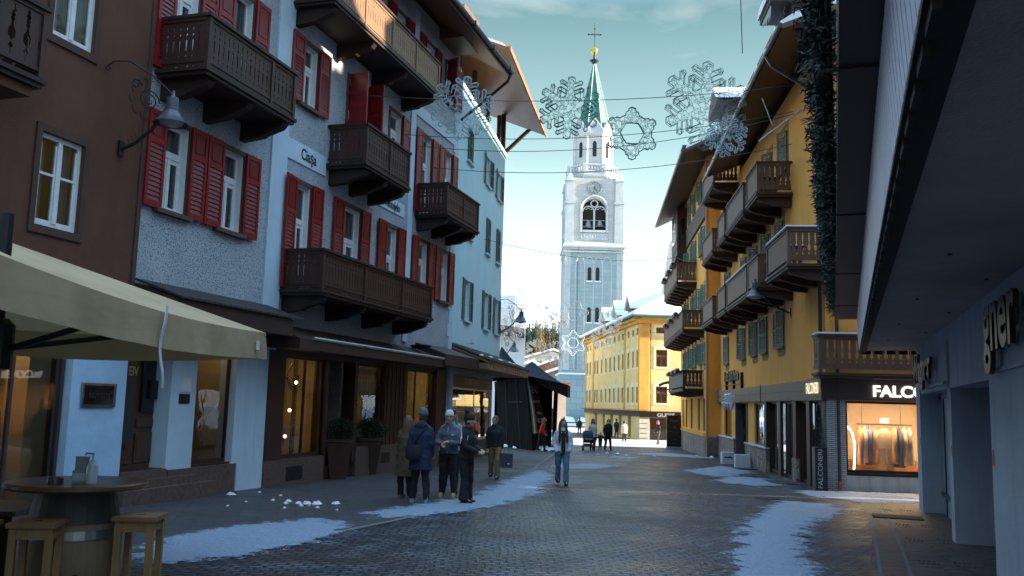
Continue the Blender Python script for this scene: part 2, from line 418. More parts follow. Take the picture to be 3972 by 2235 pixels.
def balcony(par, x0, x1, zf, zt, e, prof_f, prof_s, wd, wdx, bw=.13, posts=None, mats=None, skirt=True, corbels=3, snow=False, name='balcony', floor_over=.06, corb=(.20, .26)):
    """balcony of a house: floor deck (the part) > front railing, side railings, handrail, corbels"""
    fl = MB(); fl.box(x0 - floor_over, x1 + floor_over, -e - floor_over, .0, zf, zf + .07)
    fl.box(x0 - floor_over + .05, x1 + floor_over - .05, -e - floor_over + .04, -.02, zf - .07, zf)
    b = fl.build(name, wdx, par)
    zr = zf + .07; h = zt - zr
    def rail(x0_, x1_, prof):
        L = x1_ - x0_; n = max(1, round(L / bw)); w = L / n; mb = MB()
        for i in range(n): board_mb(w, h - .2, prof, .022, 0, mb, x0_ + w * (i + .5), .14)
        mb.box(x0_, x1_, -.02, .045, h - .10, h - .03); mb.box(x0_, x1_, -.018, .04, .10, .16)
        if skirt:
            k = max(2, int(L / .11)); pts = [(x0_, .10)]
            for i in range(k):
                a = x0_ + L * i / k; d = L / k
                pts += [(a + d * .1, .045), (a + d * .35, .02), (a + d * .5, -.015), (a + d * .65, .02), (a + d * .9, .045)]
            pts.append((x1_, .10)); mb.ext(pts, .0, .018)
        return mb
    fr = rail(x0 + .05, x1 - .05, prof_f)
    for p in [x0 + .04, x1 - .04] + list(posts or []): fr.box(p - .045, p + .045, -.03, .06, -.02, h - .03)
    fr.build('front_railing', wd, b, (0, -e, zr))
    sm = rail(.05, e - .05, prof_s).mesh('side_railing', wd)
    o = put('side_railing', sm, b, (x0, 0, zr), (0, 0, R(-90)))
    o = put('side_railing', sm, b, (x1 - .02, 0, zr), (0, 0, R(-90)))
    hr = MB(); hr.box(x0 - .04, x1 + .04, -e - .06, -e + .09, h - .03, h + .03)
    hr.box(x0 - .04, x0 + .10, -e + .09, 0, h - .03, h + .03); hr.box(x1 - .10, x1 + .04, -e + .09, 0, h - .03, h + .03)
    hr.build('handrail', wdx, b, (0, 0, zr))
    if snow:
        s = MB(); s.box(x0 - .03, x1 + .03, -e - .05, -e + .07, h + .03, h + .075); s.box(x0 - .03, x0 + .09, -e + .07, -.05, h + .03, h + .075); s.box(x1 - .09, x1 + .03, -e + .07, -.05, h + .03, h + .07)
        s.build('snow_cover', M_SNOW, b, (0, 0, zr))
    cw, ch = corb
    cm = MB().ext([(0, 0), (-e + .08, 0), (-e + .02, -.06), (-e + .10, -ch * .6), (-e * .62, -ch), (-e * .55, -ch - .02), (-e * .5, -ch * 1.25), (0, -ch * 1.5)], -cw / 2, cw / 2, plane='yz').mesh('corbel', wdx)
    for i in range(corbels):
        x = x0 + .25 + (x1 - x0 - .5) * i / max(1, corbels - 1)
        put('corbel', cm, b, (x, 0, zf - .07))
    return b
# ---------------------------------------------------------------- white house with red shutters
B2 = thing('red_shuttered_house', 'white roughcast house with red shutters, carved brown balconies and painted name panels', 'house', (-5.56, 20.43, 0), R(90 - 16.51))
COLS = [(-4.08, -3.34), (-2.20, -1.43), (.78, 1.52), (3.28, 4.32), (6.05, 6.88), (8.55, 9.42), (10.60, 11.40)]
ops = []; wins = []
for i, (a, b) in enumerate(COLS):
    zb = 4.32 if 2 <= i <= 4 else 5.2
    wins.append((a, b, zb, 6.92, i, 'A'))
    zb = {0: 7.85, 1: 7.85, 3: 7.85, 5: 7.85, 6: 7.85}.get(i, 8.92)
    wins.append((a, b, zb, 10.48, i, 'B'))
    zb = 11.35 if 2 <= i <= 4 else 12.3
    wins.append((a, b, zb, 13.72, i, 'C'))
ops = [w[:4] for w in wins]
SHOPS = [(-4.5, -3.36, .34, 2.95), (-2.62, -1.18, .34, 2.95), (.77, 2.82, .30, 2.72), (2.95, 4.45, .0, 2.72), (4.62, 6.42, .45, 2.72), (8.12, 10.62, .30, 2.72)]
wall_mb(-4.6, 12.0, 3.05, 14.7, ops, .32).build('facade_wall', M_ROUGH, B2)
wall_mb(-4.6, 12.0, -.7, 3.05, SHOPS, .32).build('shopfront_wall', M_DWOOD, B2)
sb = MB()   # side, back walls and floors closing the house
sb.box(-4.6, 12.0, 7.0, 7.3, -.7, 17); sb.box(-4.6, -4.35, .33, 7, -.7, 16); sb.box(11.75, 12.0, .33, 7, -.7, 16)
for z in (3.6, 7.55, 11.1, 14.4): sb.box(-4.35, 11.75, .9, 7, z, z + .15)
sb.box(-4.35, 11.75, .88, .92, 3.75, 14.4)
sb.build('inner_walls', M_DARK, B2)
for a, b, c, d, i, row in wins:
    lf, rt = (0, 0)
    kw = {}
    if row == 'B' and i == 3: lf, rt = 84, 96
    if row == 'B' and i == 4: lf = None
    if row == 'C' and i == 6: lf, rt = 62, 8
    if row == 'A' and i == 2: lf = 6
    wsh = .50 if i in (0,) else .56
    if i in (5, 6): wsh = .50
    if i == 1 and row: wsh = .56
    window(B2, a, b, c, d, 'red', wsh, lf, rt, seed=i, sill=(d - c) < 2)
pil = MB()
for a, b in ((-.38, .30), (7.58, 7.95)): pil.box(a, b, -.05, -.001, -.42 if a < 0 else 3.55, 14.4)
pil.box(7.95, 11.7, -.045, -.001, 10.98, 11.36)
qn = MB()
for k in range(1, 30):
    z = -.3 + k * .48
    qn.box(11.68 - (.12 if k % 2 else 0), 12.02, -.035, .02, z, z + .465)
qn.build('quoins', M_WHITEWALL, B2)
buildeach(pil, 'pilaster', M_WHITEWALL, B2)
for (a, b, z0, z1), txt, sz in (((.23, 2.2, 7.42, 7.92), 'Cia\u015fa', .40), ((5.31, 7.37, 7.40, 7.80), 'Ventejelo', .36)):
    pn = MB().box(a, b, -.03, -.001, z0, z1).build('name_panel', M_WHITEWALL, B2)
    try: tm = text_mb(txt, sz, .008, .82, .006)
    except Exception: tm = text_mb('Ciasa', sz, .008)
    tm.build('lettering', M_LETTER, pn, ((a + b) / 2 + .1, -.036, (z0 + z1) / 2))
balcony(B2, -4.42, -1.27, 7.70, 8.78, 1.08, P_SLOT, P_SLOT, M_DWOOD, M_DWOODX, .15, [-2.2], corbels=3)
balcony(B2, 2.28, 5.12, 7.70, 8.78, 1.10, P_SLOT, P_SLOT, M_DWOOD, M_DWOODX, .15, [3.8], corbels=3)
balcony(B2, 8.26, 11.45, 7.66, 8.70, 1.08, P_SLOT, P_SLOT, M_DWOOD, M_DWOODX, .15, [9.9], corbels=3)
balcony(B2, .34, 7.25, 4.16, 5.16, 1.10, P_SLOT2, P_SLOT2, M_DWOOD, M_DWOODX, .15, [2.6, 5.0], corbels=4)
balcony(B2, .2, 7.15, 11.18, 12.26, 1.10, P_SLOT2, P_SLOT2, wood('sunlit_balcony_wood', (.17, .085, .038), .5), M_DWOODX, .15, [1.9, 3.6, 5.3], corbels=4)  # paler copy of the balcony wood, sunlight put into its colour
sq = MB(); sq.box(.45, 1.3, -1.02, -.1, 4.24, 4.33); sq.box(1.9, 3.1, -1.04, -.85, 4.24, 4.30); sq.box(3.6, 5.6, -1.04, -.85, 4.24, 4.31); buildeach(sq, 'balcony_snow', M_SNOW, B2)
# roof of the house
rf = MB()
for (ya, za, yb, zb, t) in ((-1.78, 13.84, 3.8, 16.9, .06),):
    rf.hexa([(-4.6, ya, za), (12.45, ya, za), (12.45, yb, zb), (-4.6, yb, zb), (-4.6, ya, za + t), (12.45, ya, za + t), (12.45, yb, zb + t), (-4.6, yb, zb + t)], 0)
rf.hexa([(-4.6, 3.8, 16.9), (12.45, 3.8, 16.9), (12.45, 8, 14.4), (-4.6, 8, 14.4), (-4.6, 3.8, 16.97), (12.45, 3.8, 16.97), (12.45, 8, 14.47), (-4.6, 8, 14.47)], 0)
rf.box(-4.6, 12.45, -1.80, -1.74, 13.80, 13.98, 0)
ro = rf.build('roof', [M_SOFFIT, M_ROOFDARK], B2)
gl = MB(); gl.tube([(-4.6, -1.88, 13.9), (12.5, -1.88, 13.9)], .085, 8)
for k in range(9): gl.box(-4 + k * 2, -3.96 + k * 2, -1.98, -1.74, 13.8, 14.0)
gl.tube([(12.35, -1.88, 13.86), (12.38, -1.75, 13.55), (12.3, -.25, 12.35), (12.12, -.08, 12.1)], .06, 6)
gl.build('gutter', M_GUT, ro)
sn = MB()
for k in range(24):
    x = -4.5 + k * .7; a = .05 + .09 * random.random()
    sn.hexa([(x, -1.70, 13.96), (x + .72, -1.70, 13.96), (x + .72, 3.6, 16.9), (x, 3.6, 16.9), (x, -1.62, 13.98 + a), (x + .72, -1.62, 13.98 + a * .8), (x + .72, 3.6, 17.05), (x, 3.6, 17.05)])
sn.build('roof_snow', M_SNOW, ro)
g2 = MB()
for k in range(30): g2.box(-3 + k * .5, -2.98 + k * .5, -1.55, -1.53, 14.1, 14.42)
for z in (14.2, 14.31, 14.42): g2.tube([(-4, -1.54, z), (12.3, -1.54, z)], .013, 4)
g2.build('snow_guard', M_BLACK, ro)
dm = MB(); dm.box(9.8, 11.4, -.9, 2.2, 14.3, 15.5); dm.build('dormer', M_SOFFIT, ro)
# ground floor: canopy roofs, shop windows, plinth
cn = MB()
def canopy(mb, x0, x1, e, zf, zw, th=.2):
    mb.hexa([(x0, -e, zf - th), (x1, -e, zf - th), (x1, -.001, zf - th + .04), (x0, -.001, zf - th + .04), (x0, -e, zf), (x1, -e, zf), (x1, -.001, zw), (x0, -.001, zw)])
canopy(cn, -4.6, -.62, 1.0, 3.42, 3.72, .36); canopy(cn, -.30, 8.7, 1.0, 3.05, 3.42, .24); canopy(cn, 8.75, 12.15, 1.06, 3.24, 3.6, .36)
cno = buildeach(cn, 'shop_canopy', wood('canopy_fascia', (.034, .015, .010), .6, 'x'), B2)
tr = MB(); tr.box(.3, 8.75, -1.03, -.98, 3.05, 3.085); tr.tube([(.3, -1.02, 3.09), (8.75, -1.02, 3.09)], .03, 6); tr.build('canopy_gutter', plain('pale_metal_edge', (.42, .5, .52), .35, .1, 4, 0, metal=.6), cno)
ti = MB()
for k in range(26):
    x = -4.6 + k * .17
    ti.hexa([(x, -1.06, 3.43), (x + .15, -1.06, 3.43), (x + .15, -.05, 3.76), (x, -.05, 3.76), (x, -1.06, 3.47), (x + .15, -1.06, 3.47), (x + .15, -.05, 3.80), (x, -.05, 3.80)])
ti.build('canopy_tiles', M_ROOFDARK, cno)
sf = MB()
for a, b in ((.02, .77), (6.45, 8.10), (10.65, 11.6)): sf.box(a, b, -.06, -.001, .28, 2.8)
sf.box(2.82, 2.95, -.06, .3, .0, 2.72); sf.box(4.45, 4.62, -.06, .3, 0, 2.72)
for k in range(6): sf.box(3.02 + k * .25, 3.05 + k * .25, .9, 1.0, 0, 2.7)
for k in range(5): sf.box(6.6 + k * .3, 6.63 + k * .3, -.08, -.06, .3, 2.75)
buildeach(sf, 'shopfront_panel', M_DWOOD, B2)
pl = MB(); pl.box(.02, 2.82, -.09, -.001, -.7, .28); pl.box(4.62, 8.10, -.09, -.001, -.7, .42); pl.box(8.1, 11.6, -.09, -.001, -.7, .28)
pl.box(-3.3, -1.1, -.08, -.001, -.7, .3)
M_PINKSTONE = plain('pink_porphyry_stone', (.115, .068, .055), .75, .3, 14, .4, 40)
plo = buildeach(pl, 'plinth', M_PINKSTONE, B2)
MB().box(1.0, 1.75, -.1, -.088, -.22, .10).build('vent_grille', M_BLACK, plo); MB().box(6.3, 6.9, -.1, -.088, -.1, .2).build('vent_grille', M_BLACK, plo)
wp = MB(); wp.box(-3.38, -2.60, -.06, .36, .3, 3.1); wp.box(-1.21, -.39, -.05, .36, .3, 3.2); wp.box(-1.0, -.38, -.05, -.001, -.5, .3); wp.box(11.72, 12.1, -.12, .2, -.7, 2.95)
buildeach(wp, 'white_pillar', M_WHITEWALL, B2)
M_WARM = plain('warm_shop_wall', (.42, .32, .17), .9, .2, 2, .05)
def shopwin(par, a, b, c, d, depth=1.1, back=M_WARM, gl=M_SHOPGLASS, frame=M_DWOOD, lamp=0.0, mull=(), y=.1, lc=(1, .75, .4)):
    mb = MB(); t = .06
    mb.box(a, a + t, y - .03, y + .05, c, d); mb.box(b - t, b, y - .03, y + .05, c, d); mb.box(a + t, b - t, y - .03, y + .05, c, c + .08); mb.box(a + t, b - t, y - .03, y + .05, d - t, d)
    for m in mull: mb.box(m - .025, m + .025, y - .02, y + .04, c + .08, d - t)
    f = mb.build('shop_window', frame, par)
    MB().add([(a + t, y, c + .08), (b - t, y, c + .08), (b - t, y, d - t), (a + t, y, d - t)], [(0, 1, 2, 3)]).build('pane', gl, f)
    rb = MB(); rb.add([(a - .2, y + depth, c - .1), (b + .2, y + depth, c - .1), (b + .2, y + depth, d + .1), (a - .2, y + depth, d + .1)], [(0, 1, 2, 3)])
    rb.box(a - .22, b + .22, y + .25, y + depth, c - .12, c - .02); rb.box(a - .22, b + .22, y + .25, y + depth, d + .1, d + .14)
    rb.box(a - .24, a - .2, y + .25, y + depth, c - .1, d + .1); rb.box(b + .2, b + .24, y + .25, y + depth, c - .1, d + .1)
    rb.build('display_interior', back, f)
    if lamp:
        lm = MB()
        for k in range(max(1, int((b - a) / .7))): lm.lathe([(0, 0), (.09, 0), (.09, -.02), (0, -.02)], 10, (a + .35 + k * .7, y + .45, d + .05))
        lm.build('ceiling_lamp', emis('shop_lamp_%d_%d' % (int(lamp * 100), int(lc[2] * 100)), lc, 42 * lamp), f)
    return f
f1 = shopwin(B2, .77, 2.82, .30, 2.72, lamp=.2, mull=(1.95,))
f2 = shopwin(B2, 4.62, 6.42, .45, 2.72, back=plain('grey_shop_wall', (.22, .2, .19), .9), lamp=.12)
f3 = shopwin(B2, 8.12, 10.62, .30, 2.72, back=plain('yellow_blind', (.55, .42, .17), .9), lamp=.22, mull=(9.1,))
f4 = shopwin(B2, -2.62, -1.18, .34, 2.95, lamp=.2, y=.14)
gd = MB().box(2.95, 4.45, .95, 1.0, -.05, 2.72); gd.box(3.68, 3.72, .9, .95, 0, 2.7); gd.box(2.95, 4.45, .85, .95, 2.2, 2.3); gd.build('shop_door', M_DWOOD, B2)
# entrance door of the house
ed = MB(); ed.box(-4.5, -3.36, .30, .36, .34, 2.95)
for x in (-4.42, -3.86):
    ed.box(x, x + .46, .27, .30, .45, 1.0); ed.box(x, x + .46, .27, .30, 1.1, 1.25); ed.box(x + .04, x + .42, .262, .27, .52, .93)
edo = ed.build('entrance_door', wood('carved_door_wood', (.07, .032, .018), .5), B2)
MB().box(-3.80, -3.44, .25, .297, 1.38, 2.8).build('door_pane', plain('dark_door_glass', (.01, .01, .012), .1, .05, 3, 0), edo)
ip = MB().box(-3.62, -3.42, .20, .25, 1.62, 1.98); ip.build('intercom_panel', M_BLACK, B2)
nb = MB().box(-3.12, -2.8, -.075, -.06, 1.55, 1.74); nb.build('notice_holder', M_BLACK, B2)
nn = MB().box(-3.08, -2.79, -.085, -.06, 1.78, 2.05); nn.build('paper_notice', M_WHITE, B2)
vb = MB().box(-4.45, -4.12, .15, .17, .8, 2.6); vo = vb.build('glass_panel', plain('smoked_glass', (.05, .05, .045), .15, .1, 2, 0), B2)
tm = text_mb('VER', .24, .01, -.8, .004); tm.f = [f[::-1] for f in tm.f]; tm.build('lettering', plain('brass_letters', (.55, .45, .22), .3, .1, 3, 0, metal=.5), vo, (-4.25, .135, 2.12))
# steps to the door
st = MB()
for k, (e, z) in enumerate(((.34, .03), (.20, .18), (.085, .33))): st.box(-4.6 - (.2 if k == 0 else 0), (-2.1, -2.5, -3.36)[k], -e, (-.081, -.081, .25)[k], -.7, z)
st.build('entrance_steps', M_PINKSTONE, B2)
# ---------------------------------------------------------------- brown house at the left edge
BR = thing('brown_house', 'brown plastered house at the left edge with white windows and a boarded balcony', 'house', (-5.56, 20.43, 0), R(90 - 16.51))
bo = [(-6.98, -6.06, 4.32, 5.82), (-6.98, -6.06, 7.43, 9.2)]
w = wall_mb(-12.5, -4.62, 3.1, 10.5, bo, .3, -.02); w.build('facade_wall', M_BROWNWALL, BR)
ib = MB(); ib.box(-12.5, -4.65, 6.5, 6.8, -.7, 11.2); ib.box(-4.66, -4.64, .35, 6.5, -.7, 11); ib.box(-12.5, -4.66, .7, 6.5, 3.4, 3.5); ib.box(-12.5, -4.66, .9, 6.5, 10.3, 10.45); ib.box(-12.5, -12.4, .3, 6.5, -.7, 10.5); ib.box(-12.4, -4.7, .88, .92, 3.5, 10.3)
ib.build('inner_walls', M_DARK, BR)
for k, (a, b, c, d) in enumerate(bo):
    fr = window(BR, a, b, c, d, 'plain', curtain=True, full=False, deep=.03, seed=k, transom=0)
    cross = MB()
    for x in (a + .075, (a + b) / 2 + .045): cross.box(x, x + (b - a) / 2 - .12, .035, .08, (c + d) / 2 - .015 + .1, (c + d) / 2 + .025 + .1)
    cross.build('glazing_bar', M_WHITE, fr, (-a, -.03, -c))
    rc = MB()
    for q in ((a - .11, a, c - .13, d + .12), (b, b + .11, c - .13, d + .12)): rc.box(q[0], q[1], -.055, -.021, q[2], q[3])
    rc.box(a, b, -.055, -.021, c - .13, c); rc.box(a, b, -.055, -.021, d, d + .12)
    rc.build('surround', plain('dark_brown_plaster', (.085, .042, .032), .9, .15, 3, .3), fr, (-a, -.03, -c))
MB().box(-4.70, -4.60, -.055, -.021, 3.1, 10.5).build('edge_strip', plain('dark_brown_plaster', (.085, .042, .032)), BR)
balcony(BR, -11.2, -7.85, 6.20, 7.34, .80, P_BAL, P_BAL, M_DWOOD, M_DWOODX, .26, corbels=0, skirt=False)
MB().box(-11.2, -7.95, -.74, -.022, 5.98, 6.12).build('balcony_slab', M_BROWNWALL, BR)
g = MB(); g.box(-5.90, -4.60, -.045, .3, -.7, 3.1); g.box(-12.5, -8.6, -.03, .3, -.7, 3.1); g.box(-8.6, -5.9, -.03, .3, 2.75, 3.1)
buildeach(g, 'ground_floor_wall', plain('white_lumpy_plaster', (.42, .61, .80), .85, .1, 2.2, .9, 7), BR)
f5 = shopwin(BR, -8.6, -5.92, -.05, 2.75, depth=1.6, back=plain('beige_shop_wall', (.38, .29, .17), .9), lamp=.4, y=.12, frame=plain('plum_brown_metal', (.06, .04, .042), .5), mull=(-6.95,))
MB().box(-6.45, -6.0, .3, .75, -.05, 2.85).build('interior_column', plain('beige_column', (.50, .37, .22), .85, .08, 2, .1), f5)
sg = MB(); sg.box(-5.66, -4.9, -.075, -.047, 1.50, 1.86); pq = sg.build('sign_plate', plain('bevelled_mirror_plate', (.10, .09, .085), .08, .4, 2.4, 0, metal=.9), BR)
bz = MB(); [bz.box(*q) for q in ((-5.68, -4.88, -.085, -.05, 1.84, 1.88), (-5.68, -4.88, -.085, -.05, 1.48, 1.52), (-5.68, -5.64, -.085, -.05, 1.52, 1.84), (-4.92, -4.88, -.085, -.05, 1.52, 1.84))]
bz.build('bevelled_frame', plain('silver_bevel', (.35, .37, .4), .12, .2, 3, 0, metal=.9), pq)
text_mb('kamana\u2019', .17, .01, 1).build('lettering', M_LETTER, pq, (-5.26, -.082, 1.68))
# ---------------------------------------------------------------- pale blue house
B3O = Vector((-5.56, 20.43, 0)) + Vector((sin(R(16.51)), cos(R(16.51)), 0)) * 12.0
B3 = thing('pale_blue_house', 'smooth pale blue house with green-grey slatted shutters and a sunlit parapet', 'house', tuple(B3O), R(90 - 9.4))
L3 = 10.1
rows3 = [(4.85, 6.42, [(2.1, 3.0), (6.0, 6.95), (8.55, 9.4)]), (8.1, 9.62, [(2.1, 3.0), (5.9, 6.75), (8.35, 9.2)]), (11.05, 12.3, [(1.75, 2.6), (5.5, 6.45), (8.25, 9.15)])]
ops3 = [(a, b, c, d) for c, d, xs in rows3 for a, b in xs]
wall_mb(.02, L3, 2.9, 13.55, ops3, .3).build('facade_wall', M_BLUEWALL, B3)
ib = MB(); ib.box(.05, L3, 8.7, 9, -.9, 13.5); ib.box(L3 - .25, L3, .31, 8.7, 2.9, 13.5); ib.box(.05, L3 - .25, .85, .9, 3.5, 13.4); ib.box(.05, L3 - .25, .9, 8.7, 13.3, 13.45)
ib.box(.04, .06, .3, 8.7, -.9, 15); ib.build('side_walls', M_BLUEWALL, B3)
LVM = {}
def louvre(par, x, z, w, h, ang, hinge, y=-.03, mat=None, matname='g'):
    k = (round(w, 2), round(h, 2), hinge, matname)
    if k not in LVM:
        mb = louvre_mb(w, h)
        if hinge == 'r': mb.xf(Matrix.Translation((-w, 0, 0)))
        LVM[k] = mb.mesh('shutter', mat or M_GREENSH)
    return put('shutter', LVM[k], par, (x, y, z), (0, 0, R(ang)))
def louvre_window(par, a, b, c, d, state, mat=None, mn='g', sillmat=None, trim=None, sw=None, deep=.12):
    w, h = b - a, d - c; sw = sw or w / 2 + .03
    fr = put('window', cached(('lf', round(w, 2), round(h, 2)), lambda: frame_mb(w, h, 0).mesh('window', M_WHITE)), par, (a, deep, c))
    put('pane', cached(('lp', round(w, 2), round(h, 2)), lambda: MB().add([(.05, .04, .05), (w - .05, .04, .05), (w - .05, .04, h - .05), (.05, .04, h - .05)], [(0, 1, 2, 3)]).mesh('pane', M_PANE)), fr)
    put('sill', cached(('ls', round(w, 2), mn), lambda: MB().box(-.1, w + .1, -deep - .1, -deep + .12, -.07, -.002).mesh('sill', sillmat or M_WHITEWALL)), fr)
    if trim:
        put('painted_surround', cached(('lt', round(w, 2), round(h, 2)), lambda: MB().box(-.16, 0, -.006, -.001, -.28, h + .12).box(w, w + .16, -.006, -.001, -.28, h + .12).box(-.2, w + .2, -.006, -.001, h + .12, h + .3).box(0, w, -.006, -.001, -.32, -.075).mesh('painted_surround', trim)), fr, (0, -deep, 0))
    la, ra = state
    louvre(fr, -.0, -.02, sw, h + .04, la, 'l', -deep - .02, mat, mn)
    louvre(fr, w, -.02, sw, h + .04, ra, 'r', -deep - .02, mat, mn)
    return fr
for ri, (c, d, xs) in enumerate(rows3):
    for k, (a, b) in enumerate(xs):
        stt = (-176, 176) if ri == 0 else ((-3, 3) if ri == 1 else ((-3, 3) if k == 0 else (-172, 172)))
        louvre_window(B3, a, b, c, d, stt)
pp = MB(); pp.box(0.02, L3 + .06, -.08, .12, 13.45, 13.66); pp.build('parapet', M_BLUEWALL, B3)
# loggia under the roof
lg = MB(); lg.box(0, L3 - .4, 1.3, 1.4, 13.5, 16.4); lg.build('loggia_wall', wood('orange_loggia_boards', (.42, .19, .06), .5), B3)
lw = MB()
for k in range(4): lw.box(1.2 + k * 2.1, 2.3 + k * 2.1, 1.26, 1.3, 14.0, 15.3)
buildeach(lw, 'loggia_window', M_PANE, B3)
lp = MB()
for x in (.6, 3.4, 6.3, 9.2): lp.box(x, x + .18, .1, .28, 13.66, 15.3)
buildeach(lp, 'loggia_post', M_DWOOD, B3)
rb = MB(); ye, yw = -1.75, 4.6
P = lambda x, y, z: (x, y, z)
ztip, zr = 14.9, 17.4
rb.hexa([(.5, ye, ztip), (L3 + 1.2, ye, ztip), (L3 + 1.2, yw, zr), (.5, yw, zr), (.5, ye, ztip + .1), (L3 + 1.2, ye, ztip + .1), (L3 + 1.2, yw, zr + .1), (.5, yw, zr + .1)])
rb.hexa([(.5, yw, zr), (L3 + 1.2, yw, zr), (L3 + 1.2, 10, 14.9), (.5, 10, 14.9), (.5, yw, zr + .1), (L3 + 1.2, yw, zr + .1), (L3 + 1.2, 10, 15.0), (.5, 10, 15.0)])
ro = rb.build('roof', M_SOFFIT, B3)
ed = MB(); ed.box(.45, L3 + 1.25, ye - .06, ye, ztip - .04, ztip + .16)
for k in range(36): ed.tube([(.6 + k * .3, ye - .05, ztip + .12), (.6 + k * .3, ye + .5, ztip + .40)], .07, 6)
ed.build('eave_tiles', plain('rusty_eave_tiles', (.30, .12, .05), .7, .3, 6, .2), ro)
MB().add([(.5, ye + .1, ztip + .14), (L3 + 1.2, ye + .1, ztip + .14), (L3 + 1.2, yw, zr + .13), (.5, yw, zr + .13), (.5, ye + .25, ztip + .30), (L3 + 1.2, ye + .25, ztip + .30), (L3 + 1.2, yw, zr + .28), (.5, yw, zr + .28)],
         [(4, 5, 6, 7), (0, 1, 5, 4), (1, 2, 6, 5), (3, 0, 4, 7)]).build('roof_snow', M_SNOW, ro)
bm = MB(); bm.hexa([(L3 - .2, -.1, 13.7), (L3, -.1, 13.7), (L3, .1, 13.7), (L3 - .2, .1, 13.7), (L3 - .2, ye + .5, 14.8), (L3, ye + .5, 14.8), (L3, ye + .7, 14.8), (L3 - .2, ye + .7, 14.8)]); bm.box(L3 - .2, L3, .0, .2, 13.6, 15.6)
bm.build('roof_bracket', M_DWOOD, ro)
# sports shop under the pale blue house
gf = wall_mb(.1, L3, -1.0, 2.9, [(.85, 9.6, .15, 2.28)], .25, .3); gf.build('shop_wall', M_WHITEWALL, B3)
cm = MB(); cm.hexa([(.2, -1.35, 3.15), (L3 + .2, -1.35, 3.15), (L3 + .2, .3, 3.75), (.2, .3, 3.75), (.2, -1.35, 3.22), (L3 + .2, -1.35, 3.22), (L3 + .2, .3, 3.84), (.2, .3, 3.84)])
cm.box(.2, L3 + .2, -1.33, .29, 2.92, 3.14)
cao = cm.build('tiled_canopy', wood('canopy_boards', (.20, .11, .06), .6, 'x'), B3)
tl = MB()
for k in range(34):
    x = .3 + k * .3; tl.tube([(x, -1.42, 3.25), (x, .25, 3.88)], .08, 6)
tl.build('roof_tiles', plain('dark_ridged_tiles', (.05, .035, .03), .6, .3, 5, .2), cao)
sn = MB()
for k in range(30):
    if random.random() < .7:
        x = .35 + k * .33; sn.lathe([(0, 0), (.10, .01), (.07, .05), (0, .07)], 8, (x + random.uniform(-.1, .1), -1.25 + random.random() * .5, 3.38))
sn.build('snow_crust', M_SNOW, cao)
fr = MB()
for k in range(18): fr.box(.3 + k * .57, .34 + k * .57, -1.35, -1.30, 2.94, 3.14)
buildeach(fr, 'fascia_board', wood('pale_fascia_boards', (.34, .21, .11), .6, 'x'), cao)
sgn = MB(); sgn.box(.85, 9.4, .18, .24, 2.3, 2.75); so = sgn.build('shop_sign', M_DWOODX, B3)
text_mb('THE NORTH FACE', .36, .01, 1.05, .002).build('lettering', plain('brushed_letters', (.62, .50, .34), .5, .1, 4, 0), so, (4.7, .16, 2.52))
nf = shopwin(B3, .85, 9.6, .15, 2.28, depth=1.3, back=plain('shop_back_wall', (.30, .24, .16), .9), gl=M_MIRRORGLASS, frame=plain('brass_frame', (.50, .33, .14), .35, .1, 5, .05, metal=.5), lamp=.8, mull=(6.1,), y=.34)
tx = MB()
for q, z in (('NEVER', 1.62), ('STOP', 1.18), ('EXPL', .74)): tx.join(text_mb(q, .42, .004, 1.25), Matrix.Translation((1.95, .325, z)))
tx.build('window_lettering', plain('pale_window_vinyl', (.75, .72, .65), .6, .05, 3, 0), nf)
MB().box(.1, L3, .17, .29, -1.0, .12).build('plinth', M_PINKSTONE, B3)
cs = MB(); cs.box(2.55, 2.6, -.25, 0, 3.95, 4.0); cs.box(2.5, 2.9, -.33, -.22, 3.98, 4.1); cs.build('security_camera', M_WHITE, B3)
# ---------------------------------------------------------------- yellow hotel on the right
RO = (8.6443, 24.496, 0)
HR = thing('yellow_hotel', 'ochre yellow hotel with brown balconies in three tiers and slatted grey shutters', 'hotel', RO, R(270 - 5.4))
# local x = -s (towards the camera), -y = out into the street
def SX(s): return -s
LEN = 21.2
wr = []
for s in (5.7, 8.6, 10.7, 13.4, 18.1): wr.append((s, 3.86, 5.12))
for s in (5.6, 8.0, 10.4, 13.0, 17.5): wr.append((s, 6.9, 8.1))
for s in (4.8, 7.4, 10.4, 13.2, 17.0): wr.append((s, 9.75, 11.0))
opsr = [(-s - .45, -s + .45, c, d) for s, c, d in wr]
gro = [(-19.2, -16.9, .45, 2.0), (-15.5, -12.6, -.8, 2.0), (-11.0, -9.0, .4, 2.0), (-8.0, -3.9, -.45, 2.02), (-3.2, -.75, -.42, 2.02)]
wall_mb(-LEN, -.0, 2.04, 12.2, opsr, .35).build('facade_wall', M_YELLOW, HR)
wall_mb(-LEN, -8.9, -1.2, 2.04, gro[:3], .35).build('ground_floor_wall', M_YELLOW, HR)
wall_mb(-8.9, -.0, -1.2, 2.04, gro[3:], .35).build('wooden_shopfront', M_DWOOD, HR)
opf = [(.48, 5.6, .12, 2.02)]
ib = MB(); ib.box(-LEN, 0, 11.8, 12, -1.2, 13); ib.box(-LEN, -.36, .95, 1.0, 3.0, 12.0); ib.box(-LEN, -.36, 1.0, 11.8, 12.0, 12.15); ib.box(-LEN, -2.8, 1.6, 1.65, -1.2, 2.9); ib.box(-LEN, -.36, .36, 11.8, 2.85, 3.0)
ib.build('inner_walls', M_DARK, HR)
for k, (s, c, d) in enumerate(wr):
    louvre_window(HR, -s - .45, -s + .45, c, d, (-(168 + 4 * (k % 3)), 17 + 5 * (k % 4)), mat=plain('grey_slatted_shutter', (.125, .14, .105), .6, .15, 6, .1), mn='hot', sillmat=M_GREENTRIM, trim=M_GREENTRIM, sw=.5)
